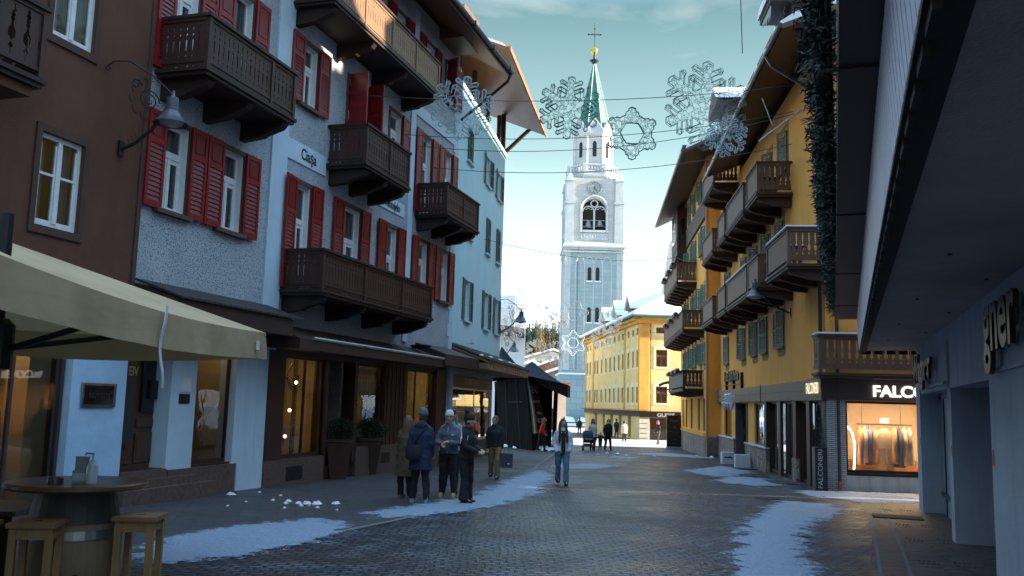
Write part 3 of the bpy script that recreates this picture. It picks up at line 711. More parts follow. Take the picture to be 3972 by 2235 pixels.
HB = [(-20.35, -18.6 + 3.9, 5.82, 6.72), (-14.6, -11.1, 5.82, 6.72), (-10.6, -6.4, 5.82, 6.72)]
b_list = [(-18.55, -14.85, 5.68, 6.70), (-14.65, -13.38, 5.68, 6.70), (-13.30, -11.05, 5.68, 6.70) , (-10.6, -5.9, 5.68, 6.70), (-5.75, -3.72, 5.68, 6.70), (-2.25, .75, 5.66, 6.62)]
mid = [(-18.6, -14.8), (-13.35, -11.05), (-10.6, -5.95), (-5.72, -3.72), (-2.25, .72)]
for k, (a, b) in enumerate(mid): balcony(HR, a, b, 5.62, 6.68, 1.1, P_PLANK, P_BAL, M_HWOOD, M_HWOODX, .17, corbels=3 if b - a > 2.5 else 2, skirt=False, snow=(k in (2, 4)), corb=(.22, .2))
for a, b in ((-18.55, -14.8), (-13.15, -11.1), (-10.55, -6.5), (-5.8, -3.72)): balcony(HR, a, b, 8.66, 9.74, 1.1, P_PLANK, P_BAL, M_HWOOD, M_HWOODX, .17, corbels=3 if b - a > 2.5 else 2, skirt=False, corb=(.22, .2))
balcony(HR, -18.5, -14.5, 11.72, 12.76, 1.1, P_PLANK, P_BAL, M_HWOOD, M_HWOODX, .17, corbels=3, skirt=False, snow=True, corb=(.22, .2))
# upper storey behind the top balcony
MB().box(-LEN, -14.2, .02, 3.0, 12.2, 15.4).build('upper_storey_wall', M_YELLOW, HR)
rf = MB()
rf.hexa([(-14.3, -1.38, 11.98), (1.6, -1.38, 11.98), (1.6, 5.5, 14.6), (-14.3, 5.5, 14.6), (-14.3, -1.38, 12.12), (1.6, -1.38, 12.12), (1.6, 5.5, 14.74), (-14.3, 5.5, 14.74)])
rf.hexa([(-14.3, 5.5, 14.6), (1.6, 5.5, 14.6), (1.6, 13, 11.9), (-14.3, 13, 11.9), (-14.3, 5.5, 14.74), (1.6, 5.5, 14.74), (1.6, 13, 12.04), (-14.3, 13, 12.04)])
M_SOF2 = wood('dark_brown_soffit', (.085, .045, .024), .55, 'x')
ro = rf.build('roof', M_SOF2, HR)
gt = MB(); gt.tube([(-14.3, -1.45, 12.05), (1.7, -1.45, 12.05)], .075, 8); gt.tube([(-.35, -1.45, 12.0), (-.33, -1.3, 11.7), (-.30, -.12, 10.9), (-.12, -.09, 10.6), (-.12, -.09, 3.4)], .055, 6)
gt.build('gutter', M_GUT, ro)
sn = MB(); nn = 40; rings = []
for k in range(nn + 1):
    x = -14.3 + 15.9 * k / nn; a = .10 + .07 * sin(k * 1.7) + .05 * random.random()
    rings.append([(x, -1.40 - .04 * random.random(), 12.12), (x, -1.42, 12.15 + a), (x, -1.0, 12.42 + a), (x, 5.4, 14.95), (x, 5.4, 14.74)])
sn.loft(rings); autosmooth(sn.build('roof_snow', M_SNOW, ro), 60)
gd = MB()
for k in range(32): gd.box(-14.1 + k * .5, -14.08 + k * .5, -1.3, -1.28, 12.15, 12.62)
for z in (12.45, 12.6): gd.tube([(-14.2, -1.29, z), (1.6, -1.29, z)], .014, 4)
gd.build('snow_guard', M_BLACK, ro)
dr = MB(); dr.box(-.4, 1.2, -1.6, 3.0, 12.95, 13.12); dr.box(-.2, 1.1, -1.0, 3, 12.3, 12.95); dro = dr.build('dormer', M_DWOODX, ro)
ds = MB(); ds.loft([[(-.45 + .0, y, 13.12), (-.48, y, 13.26), (-.2, y, 13.36), (.9, y, 13.34), (1.25, y, 13.22), (1.22, y, 13.12)] for y in (-1.66, -.8, 0, 1.5, 3)]); ds.build('snow_cover', M_SNOW, dro)
ic = MB()
for k in range(9): ic.lathe([(.022, 0), (.016, -.12), (.0, -.18 - .25 * random.random())], 5, (-.2 + k * .14, -1.55, 12.96))
buildeach(ic, 'icicle', plain('ice', (.6, .7, .75), .1, .05, 3, 0), dro)
# ground floor of the hotel
bd = MB(); bd.box(-21.0, -1.55, -.14, -.001, 2.05, 2.62); bd.box(-1.55, .12, -.16, -.001, 2.04, 2.66)
bdo = buildeach(bd, 'fascia_band', wood('weathered_fascia', (.23, .15, .10), .7, 'x'), HR)
dv = MB(); [dv.box(-x, -x + .04, -.165, -.14, 2.0, 2.68) for x in (8.9,)]; dv.box(-21, -1.6, -.15, -.14, 2.32, 2.34); dv.build('fascia_batten', M_BLACK, bdo)
text_mb('FALCONERI', .44, .006, .62, .0).build('illuminated_lettering', emis('lit_letters', (1, .88, .58), .6), bdo, (-.72, -.20, 2.36))
hs = text_mb('Hotel de la Poste', .62, .05, .95, .012).build('hotel_lettering', M_BLACK, HR, (-15.9, -.16, 3.2))
hb = MB().box(-18.5, -13.3, -.14, -.1, 2.80, 2.84); [hb.box(x, x + .03, -.12, 0, 2.6, 3.3) for x in (-18, -15.8, -13.6)]; hb.build('sign_rail', M_BLACK, hs, (15.9, .16, -3.2))
M_STONE = polygonal('rough_pink_stone', [(.42, .28, .22), (.30, .22, .19), (.46, .38, .31), (.22, .18, .17), (.40, .24, .19)], 3.2, (.10, .085, .075), stretch=(1.7, 1.7, .8))
ps = MB(); ps.box(-21.2, -15.55, -.12, -.001, -1.3, .40); ps.box(-12.55, -8.05, -.12, -.001, -1.3, .34); ps.box(-3.85, -3.22, -.12, -.001, -1.3, .28)
pso = buildeach(ps, 'stone_plinth', M_STONE, HR)
cp = MB(); cp.box(-21.2, -15.5, -.16, -.0, .41, .46); cp.box(-12.6, -8.0, -.16, 0, .35, .40); buildeach(cp, 'plinth_coping', M_WHITEWALL, pso)
for a, b, c, d in gro[:1] + gro[2:3]: shopwin(HR, a, b, c, d, back=M_DARK, gl=M_MIRRORGLASS, frame=M_DWOOD)
pr = MB(); pr.box(-15.6, -15.4, -.05, .3, -.9, 2.0); pr.box(-12.7, -12.5, -.05, .3, -.9, 2.0); pr.box(-15.4, -12.7, 1.2, 1.3, -.9, 2.0); pr.build('entrance_porch', plain('grey_slate_panel', (.10, .095, .105), .8, .2, 6, .2), HR)
da = shopwin(HR, -8.0, -3.9, -.42, 2.02, back=M_DARK, gl=M_MIRRORGLASS, frame=M_DWOOD, mull=(-7.2, -6.4, -5.6, -4.7))
db = shopwin(HR, -3.2, -.75, -.40, 2.02, depth=.32, back=M_DARK, gl=M_MIRRORGLASS, frame=M_DWOOD, mull=(-2.4, -1.6))
pp = MB()
for x in (-8.5, -3.7, -6.0): pp.box(x, x + .42, -.10, -.001, .3 if x < -8 else -.4, 2.03)
pp.box(-1.9, -1.5, -.1, 0, -.5, 2.03)
buildeach(pp, 'door_pier', M_DWOOD, HR)
# fashion shop front facing the camera
HF = thing('hotel_end_wing', 'ochre end wall of the hotel facing the camera above the lit fashion shop', 'building', RO, R(-5.4))
wall_mb(.01, 9.0, -1.0, 12.1, [(.50, 5.6, .12, 2.04)], .3).build('facade_wall', M_YELLOW, HF)
MB().ext([(.01, 12.1), (5.5, 14.55), (9, 13.2), (9, 12.1)], .0, .3).build('gable_wall', M_YELLOW, HF)
balcony(HF, -.32, 6.0, 2.70, 3.78, .62, P_BAL, P_BAL, M_HWOOD, M_HWOODX, .19, corbels=0, skirt=False, snow=True)
fb = MB(); fb.box(-.14, 6.0, -.16, -.001, 2.06, 2.62); fbo = fb.build('sign_fascia', wood('dark_sign_board', (.045, .026, .020), .55, 'x'), HF)
text_mb('FALCONERI', .42, .05, 1.08, .010, 'LEFT').build('illuminated_lettering', emis('lit_letters_white', (1, .96, .9), .9), fbo, (1.17, -.21, 2.30))
M_BRICKW = masonry('white_slim_brick', (.55, .55, .58), (.42, .43, .47), (.08, .08, .09), 1.0, .22, .052, .010, .8)
bp = MB(); bp.box(.0, .26, -.10, .25, -.9, 2.05); bp.box(.33, .49, -.08, .25, -.9, 2.05); buildeach(bp, 'brick_pillar', M_BRICKW, HF)
dp = MB(); dp.tube([(.295, -.12, -.1), (.295, -.12, 2.62), (.295, -.08, 12)], .045, 8); dpo = dp.build('drainpipe', plain('brown_pipe', (.05, .033, .028), .5, .1, 4, 0), HF)
MB().tube([(.295, -.12, -.45), (.295, -.12, -.12)], .055, 8).build('pipe_foot', plain('orange_pipe', (.45, .10, .03), .5, .1, 4, 0), dpo)
sd = MB(); sd.box(.50, 5.6, -.06, .2, .05, .12); sd.build('window_sill', M_DARK, HF)
mp = MB(); mp.box(.50, 5.6, -.045, -.001, -.9, .05); mp.build('marble_plinth', plain('streaked_marble', (.42, .40, .40), .5, .22, 2.5, .1, 30, stretch=(2, 2, .4)), HF)
sw = shopwin(HF, .50, 5.6, .12, 2.04, depth=2.2, back=plain('tan_shop_wall', (.46, .33, .18), .9, .1, 1.5), frame=M_DARK, lamp=5.5, mull=(), y=.06, lc=(1, .70, .36))
MB().box(.5, 5.6, 1.3, 2.2, .02, .42).build('display_platform', wood('shop_platform_wood', (.28, .13, .05), .5, 'x'), sw)
tb = MB(); tb.tube([(1.0, .75, 1.42), (2.5, .75, 1.42)], .018, 8)
for x in (1.15, 2.2): tb.tube([(x, .75, 1.42), (x, .75, 2.04)], .010, 6)
rk = tb.build('hanging_rail', M_BLACK); rk.location = HF.location; rk.rotation_euler = HF.rotation_euler
tag(rk, 'black clothes rail hung from the ceiling in the lit shop window', 'clothes rail')
def garment_mb(w, h, sl=True, d=.10, flare=1.1, seed=0):
    rnd = random.Random(seed); mb = MB(); rings = []
    for k in range(9):
        q = k / 8; z = -h * q
        ww = (.07 if k == 0 else w * (.42 + .06 * q * flare)) if k != 1 else w * .40
        dd = .03 if k == 0 else d * (.5 + .4 * q)
        rings.append([(ww * cos(2 * pi * i / 14) * (1 + .08 * sin(i * 2.3 + seed) * q), dd * sin(2 * pi * i / 14) * (1 + .35 * sin(i * 3 + seed) * q), z if k else .02) for i in range(14)])
    mb.loft(rings[::-1])
    if sl:
        for s in (-1, 1): mb.tube([(s * w * .33, 0, -.05), (s * w * .47, -.01, -h * .30), (s * w * .50, .0, -h * .62)], [.05, .052, .045], 8)
    mb.tube([(-w * .4, 0, -.02), (0, 0, .05), (w * .4, 0, -.02)], .008, 5); mb.tube([(0, 0, .05), (0, 0, .12)], .006, 4)
    return mb
gar = [(1.10, .42, 1.0, 75, (.46, .27, .15), 'salmon knitted cardigan at the left of the lit shop rail'), (1.22, .4, .95, 80, (.55, .47, .34), 'cream long sleeved top beside the salmon cardigan'), (1.34, .42, 1.0, 78, (.08, .10, .26), 'deep blue coat hung left of the belted coat'),
       (1.46, .40, .95, 80, (.40, .20, .09), 'rust brown jumper just left of the belted coat'), (1.74, .56, 1.22, 4, (.42, .34, .24), 'beige belted wrap coat facing the street on the shop rail'), (2.02, .40, .95, 76, (.42, .24, .10), 'camel cardigan right of the belted coat'),
       (2.14, .42, 1.05, 80, (.025, .035, .09), 'navy dress on the shop rail right of the camel cardigan'), (2.28, .4, 1.0, 80, (.50, .40, .27), 'pale sand coat near the right end of the shop rail'), (2.42, .4, .98, 80, (.33, .30, .26), 'grey knit at the right end of the shop rail')]
for i, (x, w_, h_, a, c, lb) in enumerate(gar):
    o = garment_mb(w_, h_, True, .13, 1.2, i).build('hanging_garment', plain('garment_cloth_%d' % i, c, .85, .2, 5, .2), None, smooth=True)
    p = HF.matrix_basis @ Vector((x, .75, 1.31)); o.location = p; o.rotation_euler = (0, 0, R(-5.4 + a)); tag(o, lb, 'garment', 'clothes hung in the lit fashion shop window')
    if i == 4:
        bl = MB(); bl.lathe([(.255, 0), (.255, .05)], 14, (0, 0, -.55), sy=.42); bl.tube([(0, -.13, -.53), (.02, -.14, -.95)], .016, 5); bl.build('belt', plain('coat_belt', (.50, .40, .27), .8), o)
arc = MB(); pts = [(.60 + .18 * sin(t), .5, .25 + 1.12 * (1 - (1 - t / 1.9) ** 2) if t < 1.9 else 1.37) for t in [0]]
pts = [(.66, .55, 1.36), (.76, .55, 1.30), (.84, .55, 1.14), (.88, .55, .90), (.885, .55, .62), (.87, .55, .36), (.85, .55, .14)]
al = arc.tube(pts, .022, 8).build('arc_light', emis('arc_tube', (1, .93, .78), 5)); al.location = HF.location; al.rotation_euler = HF.rotation_euler
tag(al, 'curved white glowing tube at the left of the lit shop window', 'light')
sg = MB().box(1.62, 1.86, .68, .70, 1.46, 1.60).build('price_card', M_WHITE); sg.location = HF.location; sg.rotation_euler = HF.rotation_euler
tag(sg, 'small white card standing on the shop clothes rail', 'card')
# ---------------------------------------------------------------- hotel wing further down
WG = thing('yellow_hotel_wing', 'set forward farther wing of the yellow hotel with dark wooden top storey and bay', 'building', (9.9725, 44.99, 0), R(270 - 5.4))
wrow = []
LW = 14.2
for s in (1.2, 2.9, 5.6, 7.0, 9.7, 11.4): wrow += [(s, 4.05, 5.12), (s, 7.05, 8.1), (s, 10.0, 11.2)]
for s in (2.9, 6.0, 8.6): wrow.append((s, 12.95, 14.0))
gw = [(1.75, .5), (4.0, .5), (7.6, .5), (10.6, .5), (12.7, .5)]
opw = [(-s - .38, -s + .38, c, d) for s, c, d in wrow]
opg = [(-s - .42, -s + .42, .55, 2.25) for s, _ in gw]
wall_mb(-LW, 0, -1.6, 14.9, opw + opg, .3).build('facade_wall', M_YELLOW, WG)
ib = MB(); ib.box(-LW, 0, 12, 12.2, -1.6, 16); ib.box(-.02, 0, .31, 12, -1.6, 14.9); ib.box(-LW, -LW + .3, .31, 12, -1.6, 14.9); ib.build('side_walls', M_YELLOW, WG)
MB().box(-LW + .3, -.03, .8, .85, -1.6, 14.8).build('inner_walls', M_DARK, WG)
MB().box(-.45, .005, -.05, .45, -1.6, 14.8).build('corner_pilaster', M_YELLOW, WG)
MGR = plain('green_slatted_shutter', (.05, .105, .08), .6, .15, 6, .1)
for k, (s, c, d) in enumerate(wrow): louvre_window(WG, -s - .38, -s + .38, c, d, (-(168 + 4 * (k % 3)), 15 + 6 * (k % 5)), mat=MGR, mn='wing', sillmat=M_GREENTRIM, trim=M_GREENTRIM, sw=.42)
for s, _ in gw:
    f = shopwin(WG, -s - .42, -s + .42, .55, 2.25, back=M_DARK, frame=M_DWOOD, depth=.45)
balcony(WG, -14.1, -5.05, 8.75, 9.92, 1.1, P_PLANK, P_BAL, M_HWOOD, M_HWOODX, .2, corbels=7, skirt=False, corb=(.22, .2))
balcony(WG, -14.1, -1.6, 5.78, 6.82, 1.1, P_PLANK, P_BAL, M_HWOOD, M_HWOODX, .2, corbels=8, skirt=False, corb=(.22, .2))
balcony(WG, -10.6, -1.9, 2.68, 3.68, 1.05, P_PLANK, P_BAL, M_DWOOD, M_DWOODX, .2, corbels=6, skirt=False, corb=(.2, .16))
FBS = []
for a, zb in ((-13.5, 10.0), (-10, 10.0), (-7, 10.0), (-12, 6.9), (-8.6, 6.9), (-5.2, 6.9), (-9, 3.76), (-6.4, 3.76), (-4, 3.76)):
    FBS.append(MB().box(a, a + 1.5, -1.38, -1.17, zb - .18, zb).box(a + .05, a + 1.45, -1.35, -1.2, zb, zb + .07, 1))
[FB_.build('flower_box', [M_HWOODX, M_SNOW], WG) for FB_ in FBS]
sc = MB(); pts = [(-10.3, 12.75)]
for k in range(18):
    a = -10.3 + 9.9 * k / 18; pts += [(a + .1, 11.72), (a + .28, 11.55), (a + .46, 11.72)]
pts.append((-.4, 12.75)); sc.ext(pts, -.10, -.002)
for k in range(3): sc.box(-10.3, -.4, -.115, -.10, 11.95 + k * .26, 11.97 + k * .26)
sc.build('wooden_cladding', M_HWOODX, WG)
ory = MB(); ory.box(-14.25, -10.4, -.62, -.001, 11.2, 14.3); ory.box(-14.35, -10.3, -.70, -.0, 11.0, 11.2); ory.box(-14.0, -10.8, -.5, 0, 10.5, 11.0)
for z in (11.7, 12.2, 13.7, 14.1): ory.box(-14.27, -10.38, -.64, 0, z, z + .03)
oo = ory.build('wooden_bay', M_HWOODX, WG)
MB().box(-10.39, -10.37, -.50, -.12, 12.3, 13.6).box(-13.6, -11.2, -.64, -.62, 12.3, 13.6).build('bay_window', M_PANE, oo)
rf = MB(); rf.hexa([(-15.2, -1.55, 13.98), (3.2, -1.55, 13.98), (3.2, 6, 17.6), (-15.2, 6, 17.6), (-15.2, -1.55, 14.15), (3.2, -1.55, 14.15), (3.2, 6, 17.78), (-15.2, 6, 17.78)])
rf.hexa([(-15.2, 6, 17.6), (3.2, 6, 17.6), (3.2, 13, 14.7), (-15.2, 13, 14.7), (-15.2, 6, 17.78), (3.2, 6, 17.78), (3.2, 13, 14.9), (-15.2, 13, 14.9)])
ro = rf.build('roof', M_ROOFDARK, WG)
gt = MB(); gt.tube([(-15.3, -1.62, 14.06), (3.3, -1.62, 14.06)], .08, 8)
for k in range(50): gt.box(-15.1 + k * .37, -15.06 + k * .37, -1.6, -1.3, 14.16, 14.40)
gt.build('gutter', M_GUT, ro)
sn = MB(); rings = []
for k in range(31):
    x = -15.1 + 18.2 * k / 30; a = .12 + .06 * sin(k * 2.1) + .06 * random.random()
    rings.append([(x, -1.45, 14.18), (x, -1.4, 14.2 + a), (x, 5.9, 17.75 + a), (x, 5.9, 17.7)])
sn.loft(rings); sn.build('roof_snow', M_SNOW, ro)
dm = MB(); dm.box(-2.6, .3, 1.0, 5.5, 15.6, 17.6); dm.hexa([(-3.0, .4, 17.5), (.7, .4, 17.5), (.7, 6.5, 17.5), (-3.0, 6.5, 17.5), (-1.4, .4, 18.5), (-.9, .4, 18.5), (-.9, 6.5, 18.5), (-1.4, 6.5, 18.5)])
dmo = dm.build('dormer', M_HWOODX, ro)
MB().hexa([(-3.05, .35, 17.62), (-1.2, .35, 18.62), (-1.2, 6, 18.62), (-3.05, 6, 17.62), (-3.05, .35, 17.85), (-1.2, .35, 18.85), (-1.2, 6, 18.85), (-3.05, 6, 17.85)]).hexa([(-1.15, .35, 18.62), (.75, .35, 17.62), (.75, 6, 17.62), (-1.15, 6, 18.62), (-1.15, .35, 18.85), (.75, .35, 17.85), (.75, 6, 17.85), (-1.15, 6, 18.85)]).build('snow_cover', M_SNOW, dmo)
dpi = MB(); dpi.tube([(.05, -.08, -.9), (.05, -.08, 14.7)], .06, 8); dpi.build('drainpipe', plain('pale_pipe', (.42, .28, .18), .5, .1, 4, 0), WG)
ps = MB(); ps.box(-LW, -.5, -.14, -.001, -1.7, .32); pso = ps.build('stone_plinth', M_STONE, WG)
cq = MB()
for k in range(4): cq.box(-.62, .03, -.17 + .01 * (k % 2), .5, -1.1 + k * .36, -.76 + k * .36)
cq.build('corner_blocks', plain('grey_stone_blocks', (.16, .155, .14), .85, .3, 3, .4, 20), WG)
MB().box(-LW, -.5, -.18, -.0, .33, .50).build('plinth_coping', M_YELLOW, WG)
# ---------------------------------------------------------------- cream corner house
GS = thing('cream_corner_house', 'long cream and ochre painted corner house with snowy hipped roof and fashion shop below', 'house', (11.894, 81.584, 0), R(4.36))
# local: X runs right along the front facing the camera, Y runs away along the street side (left face, x=0)
M_CREAM = weathered('peeling_cream_paint', (.74, .54, .22), .9, .16, .6, .25, 40, .5, (.7, .6, .45))
M_OCHRE = weathered('ochre_painted_band', (.62, .32, .06), .9, .2, .8, .25, 40, .5, (.7, .6, .5), 1.2)
M_CREAM2 = plain('cream_painted_trim', (.74, .64, .42), .9, .1, 1, .1)
# street side face
sx = [1.2, 3.1, 5.2, 7.9, 9.9, 12.3, 14.6, 17.0, 19.7, 22.4, 24.0, 27.5, 29.5]
gp = thing  # (kept simple: the side face is built in its own frame and turned)
ROTS = R(-90)   # face frame: X' runs away from the corner mirrored so that -y' looks left
def side(mb, name, mat, par=None, label=None): return mb.build(name, mat, par or GS, (0, 31, 0) if par is None else (0, 0, 0), (0, 0, ROTS) if par is None else (0, 0, 0))
# in this frame X' = 31 - s
opsG = []
for s in sx:
    x = 31 - s
    opsG += [(x - .42, x + .42, 8.35, 8.97), (x - .42, x + .42, 5.4, 6.9), (x - .42, x + .42, 2.1, 3.55)]
side(wall_mb(0, 30.98, -2.0, 9.4, opsG + [(31 - s - .7, 31 - s + .7, -1.2, .9) for s in (4.5, 9, 13.5, 18, 23)], .25), 'street_side_wall', M_CREAM)
for k, (a, b, c, d) in enumerate(opsG):
    w_ = b - a; h_ = d - c
    f = put('window', cached(('gf', round(w_, 2), round(h_, 2)), lambda: MB().join(frame_mb(w_, h_, .66 if h_ > 1 else 0)).mesh('window', plain('brown_window_frame', (.12, .06, .03), .6))), GS)
    f.rotation_euler = (0, 0, ROTS); f.location = (.10, 31 - a, c)
    put('pane', cached(('gpn', round(h_, 2)), lambda: MB().add([(.06, .03, .06), (w_ - .06, .03, .06), (w_ - .06, .03, h_ - .06), (.06, .03, h_ - .06)], [(0, 1, 2, 3)]).mesh('pane', M_PANE)), f)
    def tr():
        mb = MB(); y0, y1 = -.135, -.102
        mb.box(-.14, 0, y0, y1, -.1, h_ + .1); mb.box(w_, w_ + .14, y0, y1, -.1, h_ + .1); mb.box(-.2, w_ + .2, y0, y1, -.25, -.1); mb.box(0, w_, y0, y1, h_, h_ + .1)
        if h_ > 1: mb.ext([(-.25, h_ + .12), (w_ + .25, h_ + .12), (w_ / 2, h_ + .55)], y0, y1)
        return mb.mesh('surround', M_CREAM2)
    put('surround', cached(('gsu', round(h_, 2)), tr), f)
st = MB()
for s in (.35, 7.0, 25.2, 30.6): st.box(31 - s - .35, 31 - s + .35, -.07, -.001, .9, 9.3)
[side(q_, 'ochre_pilaster', M_OCHRE) for q_ in islands(st)]
co = MB(); co.box(-.3, 31.4, -.35, -.001, 9.35, 9.62); co.box(-.5, 31.7, -.7, -.001, 9.62, 9.85); co.box(0, 31, -.06, -.001, 1.35, 1.5)
side(co, 'cornice', M_OCHRE)
bk = MB(); bk.box(0, 31, .9, 1.0, -2, 9.5); side(bk, 'inner_walls', M_DARK)
sh = MB(); sh.box(0, 31.2, -.12, -.001, .85, 1.3); sh.box(-.2, 31.3, -.5, 0, 1.3, 1.36); side(sh, 'shop_fascia', M_DWOODX)
si = MB()
for s in (4.5, 9, 13.5, 18, 23):
    si.box(31 - s - .7, 31 - s + .7, .20, .24, -1.2, .9)
[side(q_, 'shop_window', M_MIRRORGLASS) for q_ in islands(si)]
# front face towards the camera
opF = [(1.45, 2.5, 8.45, 9.0), (1.45, 2.5, 5.4, 6.95), (1.45, 2.5, 2.1, 3.6), (5.0, 6.05, 5.4, 6.95), (5.0, 6.05, 2.1, 3.6)]
wall_mb(.0, 14, -2.0, 9.4, opF + [(.95, 6.0, -1.35, .78)], .25).build('front_wall', M_CREAM, GS)
for k, (a, b, c, d) in enumerate(opF):
    w_, h_ = b - a, d - c
    f = put('window', cached(('gF', round(h_, 2)), lambda: frame_mb(w_, h_, .66 if h_ > 1 else 0).mesh('window', plain('brown_window_frame', (.12, .06, .03)))), GS, (a, .1, c))
    put('pane', cached(('gFp', round(h_, 2)), lambda: MB().add([(.06, .03, .06), (w_ - .06, .03, .06), (w_ - .06, .03, h_ - .06), (.06, .03, h_ - .06)], [(0, 1, 2, 3)]).mesh('pane', M_PANE)), f)
    def tr():
        mb = MB(); y0, y1 = -.135, -.102
        mb.box(-.22, 0, y0, y1, -.2, h_ + .22); mb.box(w_, w_ + .22, y0, y1, -.2, h_ + .22); mb.box(0, w_, y0, y1, -.2, 0); mb.box(0, w_, y0, y1, h_, h_ + .22)
        if h_ > 1: mb.ext([(-.3, h_ + .26), (w_ + .3, h_ + .26), (w_ / 2, h_ + .7)], y0, y1)
        return mb.mesh('surround', M_CREAM2)
    put('surround', cached(('gFs', round(h_, 2)), tr), f)
pf = MB(); pf.box(-.10, .8, -.10, -.001, 1.4, 9.2); pf.box(-.16, .86, -.16, -.001, 8.55, 9.2); pf.build('ochre_pilaster', M_OCHRE, GS)
cf = MB(); cf.box(-.35, 14, -.35, -.002, 9.36, 9.62); cf.box(-.7, 14, -.7, -.002, 9.63, 9.84); cf.build('cornice', M_OCHRE, GS)
fc = MB(); fc.box(-.05, 14, -.14, -.001, .80, 1.28); fc.box(-.2, 14, -.5, -.001, 1.29, 1.35); fco = fc.build('sign_fascia', M_DWOODX, GS)
text_mb('GUESS', .46, .05, 1.25, .012).build('lettering', plain('white_letters', (.8, .8, .8), .5, .03, 4, 0), fco, (2.35, -.18, 1.02))
rp = MB()
for k in range(5): rp.box(-.08, .82, -.2, .0, -1.5 + k * .44, -1.12 + k * .44)
rp.build('banded_stone_pier', plain('pale_banded_stone', (.48, .45, .40), .8, .2, 2, .3), GS)
gsw = shopwin(GS, .95, 6.0, -1.35, .78, back=plain('dark_shop_wall', (.10, .07, .05), .9), lamp=.2, mull=(2.6, 4.3))
MB().box(0, 14, .98, 1.0, -2, 9.4).build('inner_walls', M_DARK, GS)
rz_ = MB(); e0, e1, zr_ = -1.0, 15.0, 14.2
A, B_, C_, D_ = (e0, -1.0, 9.9), (e1, -1.0, 9.9), (e1, 32, 9.9), (e0, 32, 9.9)
P1, P2 = (7, 7.5, zr_), (7, 24.5, zr_)
up = lambda p, d: (p[0], p[1], p[2] + d)
rz_.add([A, B_, C_, D_, P1, P2], [(0, 1, 4), (1, 2, 5, 4), (2, 3, 5), (3, 0, 4, 5), (0, 3, 2, 1)])
ro = rz_.build('roof', M_COPPER, GS)
sn = MB(); A2, B2_, C2, D2 = (e0 + .25, -.75, 10.02), (e1, -.75, 10.02), (e1, 31.8, 10.02), (e0 + .25, 31.8, 10.02)
hh = .38
sn.add([A2, B2_, C2, D2, up(A2, hh), up(B2_, hh), up(C2, hh), up(D2, hh), (7, 7.5, zr_ + .35), (7, 24.5, zr_ + .35)], [(4, 5, 8), (5, 6, 9, 8), (6, 7, 9), (7, 4, 8, 9), (0, 1, 5, 4), (1, 2, 6, 5), (2, 3, 7, 6), (3, 0, 4, 7)])
sn.build('roof_snow', M_SNOW, ro)
gt = MB(); gt.tube([(e0, 32, 9.95), (e0, -1.0, 9.95), (e1, -1.0, 9.95)], .11, 8); gt.build('gutter', M_COPPER, ro)
for k, yy in enumerate((7, 14, 21)):
    d = MB(); y0 = yy
    d.box(.5, 5, y0 - 1, y0 + 1, 10.2, 11.5); d.ext([(y0 - 1.4, 11.35), (y0 + 1.4, 11.35), (y0, 12.7)], .3, 6.0, plane='yz')
    do = d.build('dormer', plain('brown_dormer_wood', (.12, .06, .045), .8), ro)
    s2 = MB()
    for sgn_ in (-1, 1): s2.hexa([(.15, y0, 12.72), (6, y0, 12.72), (6, y0 + sgn_ * 1.55, 11.3), (.15, y0 + sgn_ * 1.55, 11.3), (.15, y0, 13.02), (6, y0, 13.02), (6, y0 + sgn_ * 1.55, 11.6), (.15, y0 + sgn_ * 1.55, 11.6)])
    s2.build('snow_cover', M_SNOW, do)
ch = MB(); ch.box(9, 9.8, 6, 7, 12, 15.2); ch.box(8.7, 10.1, 5.7, 7.3, 15.2, 15.35); ch.build('chimney', M_ROOFDARK, ro)
# ---------------------------------------------------------------- bell tower
TW = thing('bell_tower', 'tall grey stone bell tower with clock, arched belfry and green copper spire', 'tower', (13.05, 146.6, 0), 0)
M_TST = masonry('shaded_tower_stone', (.33, .42, .44), (.27, .35, .37), (.16, .21, .23), 1.0, 1.5, .62, .02, .3)  # bluish shade on the shaft is put into this stone colour
M_TST2 = plain('pale_carved_stone', (.42, .45, .46), .85, .12, .8, .2, 8)
hw0, hw1 = 4.75, 4.48
sh = MB(); sh.box(-5.15, 5.15, -5.15, 5.15, -4, 6.6); sh.loft([[(-5.15, -5.15, 6.6), (5.15, -5.15, 6.6), (5.15, 5.15, 6.6), (-5.15, 5.15, 6.6)], [(-hw0, -hw0, 7.2), (hw0, -hw0, 7.2), (hw0, hw0, 7.2), (-hw0, hw0, 7.2)]])
sh.build('base', masonry('shaded_base_blocks', (.28, .39, .42), (.22, .32, .35), (.11, .16, .18), 1.0, 1.9, .95, .03, .5), TW)  # base blocks bluer and darker still, shade put into their colour
MB().box(-5.3, 5.3, -5.3, 5.3, 6.5, 6.75).build('snow_ledge', M_SNOW, TW)
sl_ops = [(-.95, -.35, 14.9, 17.3), (.35, .95, 14.9, 17.3), (-.95, -.35, 21.6, 23.8), (.35, .95, 21.6, 23.8)]
shf = MB(); shf.loft([[(-hw0, -hw0, 7.2), (hw0, -hw0, 7.2), (hw0, hw0, 7.2), (-hw0, hw0, 7.2)], [(-hw1, -hw1, 27.0), (hw1, -hw1, 27.0), (hw1, hw1, 27.0), (-hw1, hw1, 27.0)]])
shf.build('shaft', M_TST, TW)
for a, b, c, d in sl_ops:
    wn = MB(); yy = -(hw0 + (hw1 - hw0) * (c - 7.2) / 19.8)
    wn.box(a, b, yy - .03, yy - .004, c, d - .3); wn.lathe([(.3, 0), (.3, .02)], 12, (0, 0, 0)) if 0 else None
    wn.ext([(a, d - .3), (b, d - .3), (b - .08, d - .1), ((a + b) / 2, d), (a + .08, d - .1)], yy - .03, yy - .004); wn.build('slit_window', M_DARK, TW)
ws = MB()
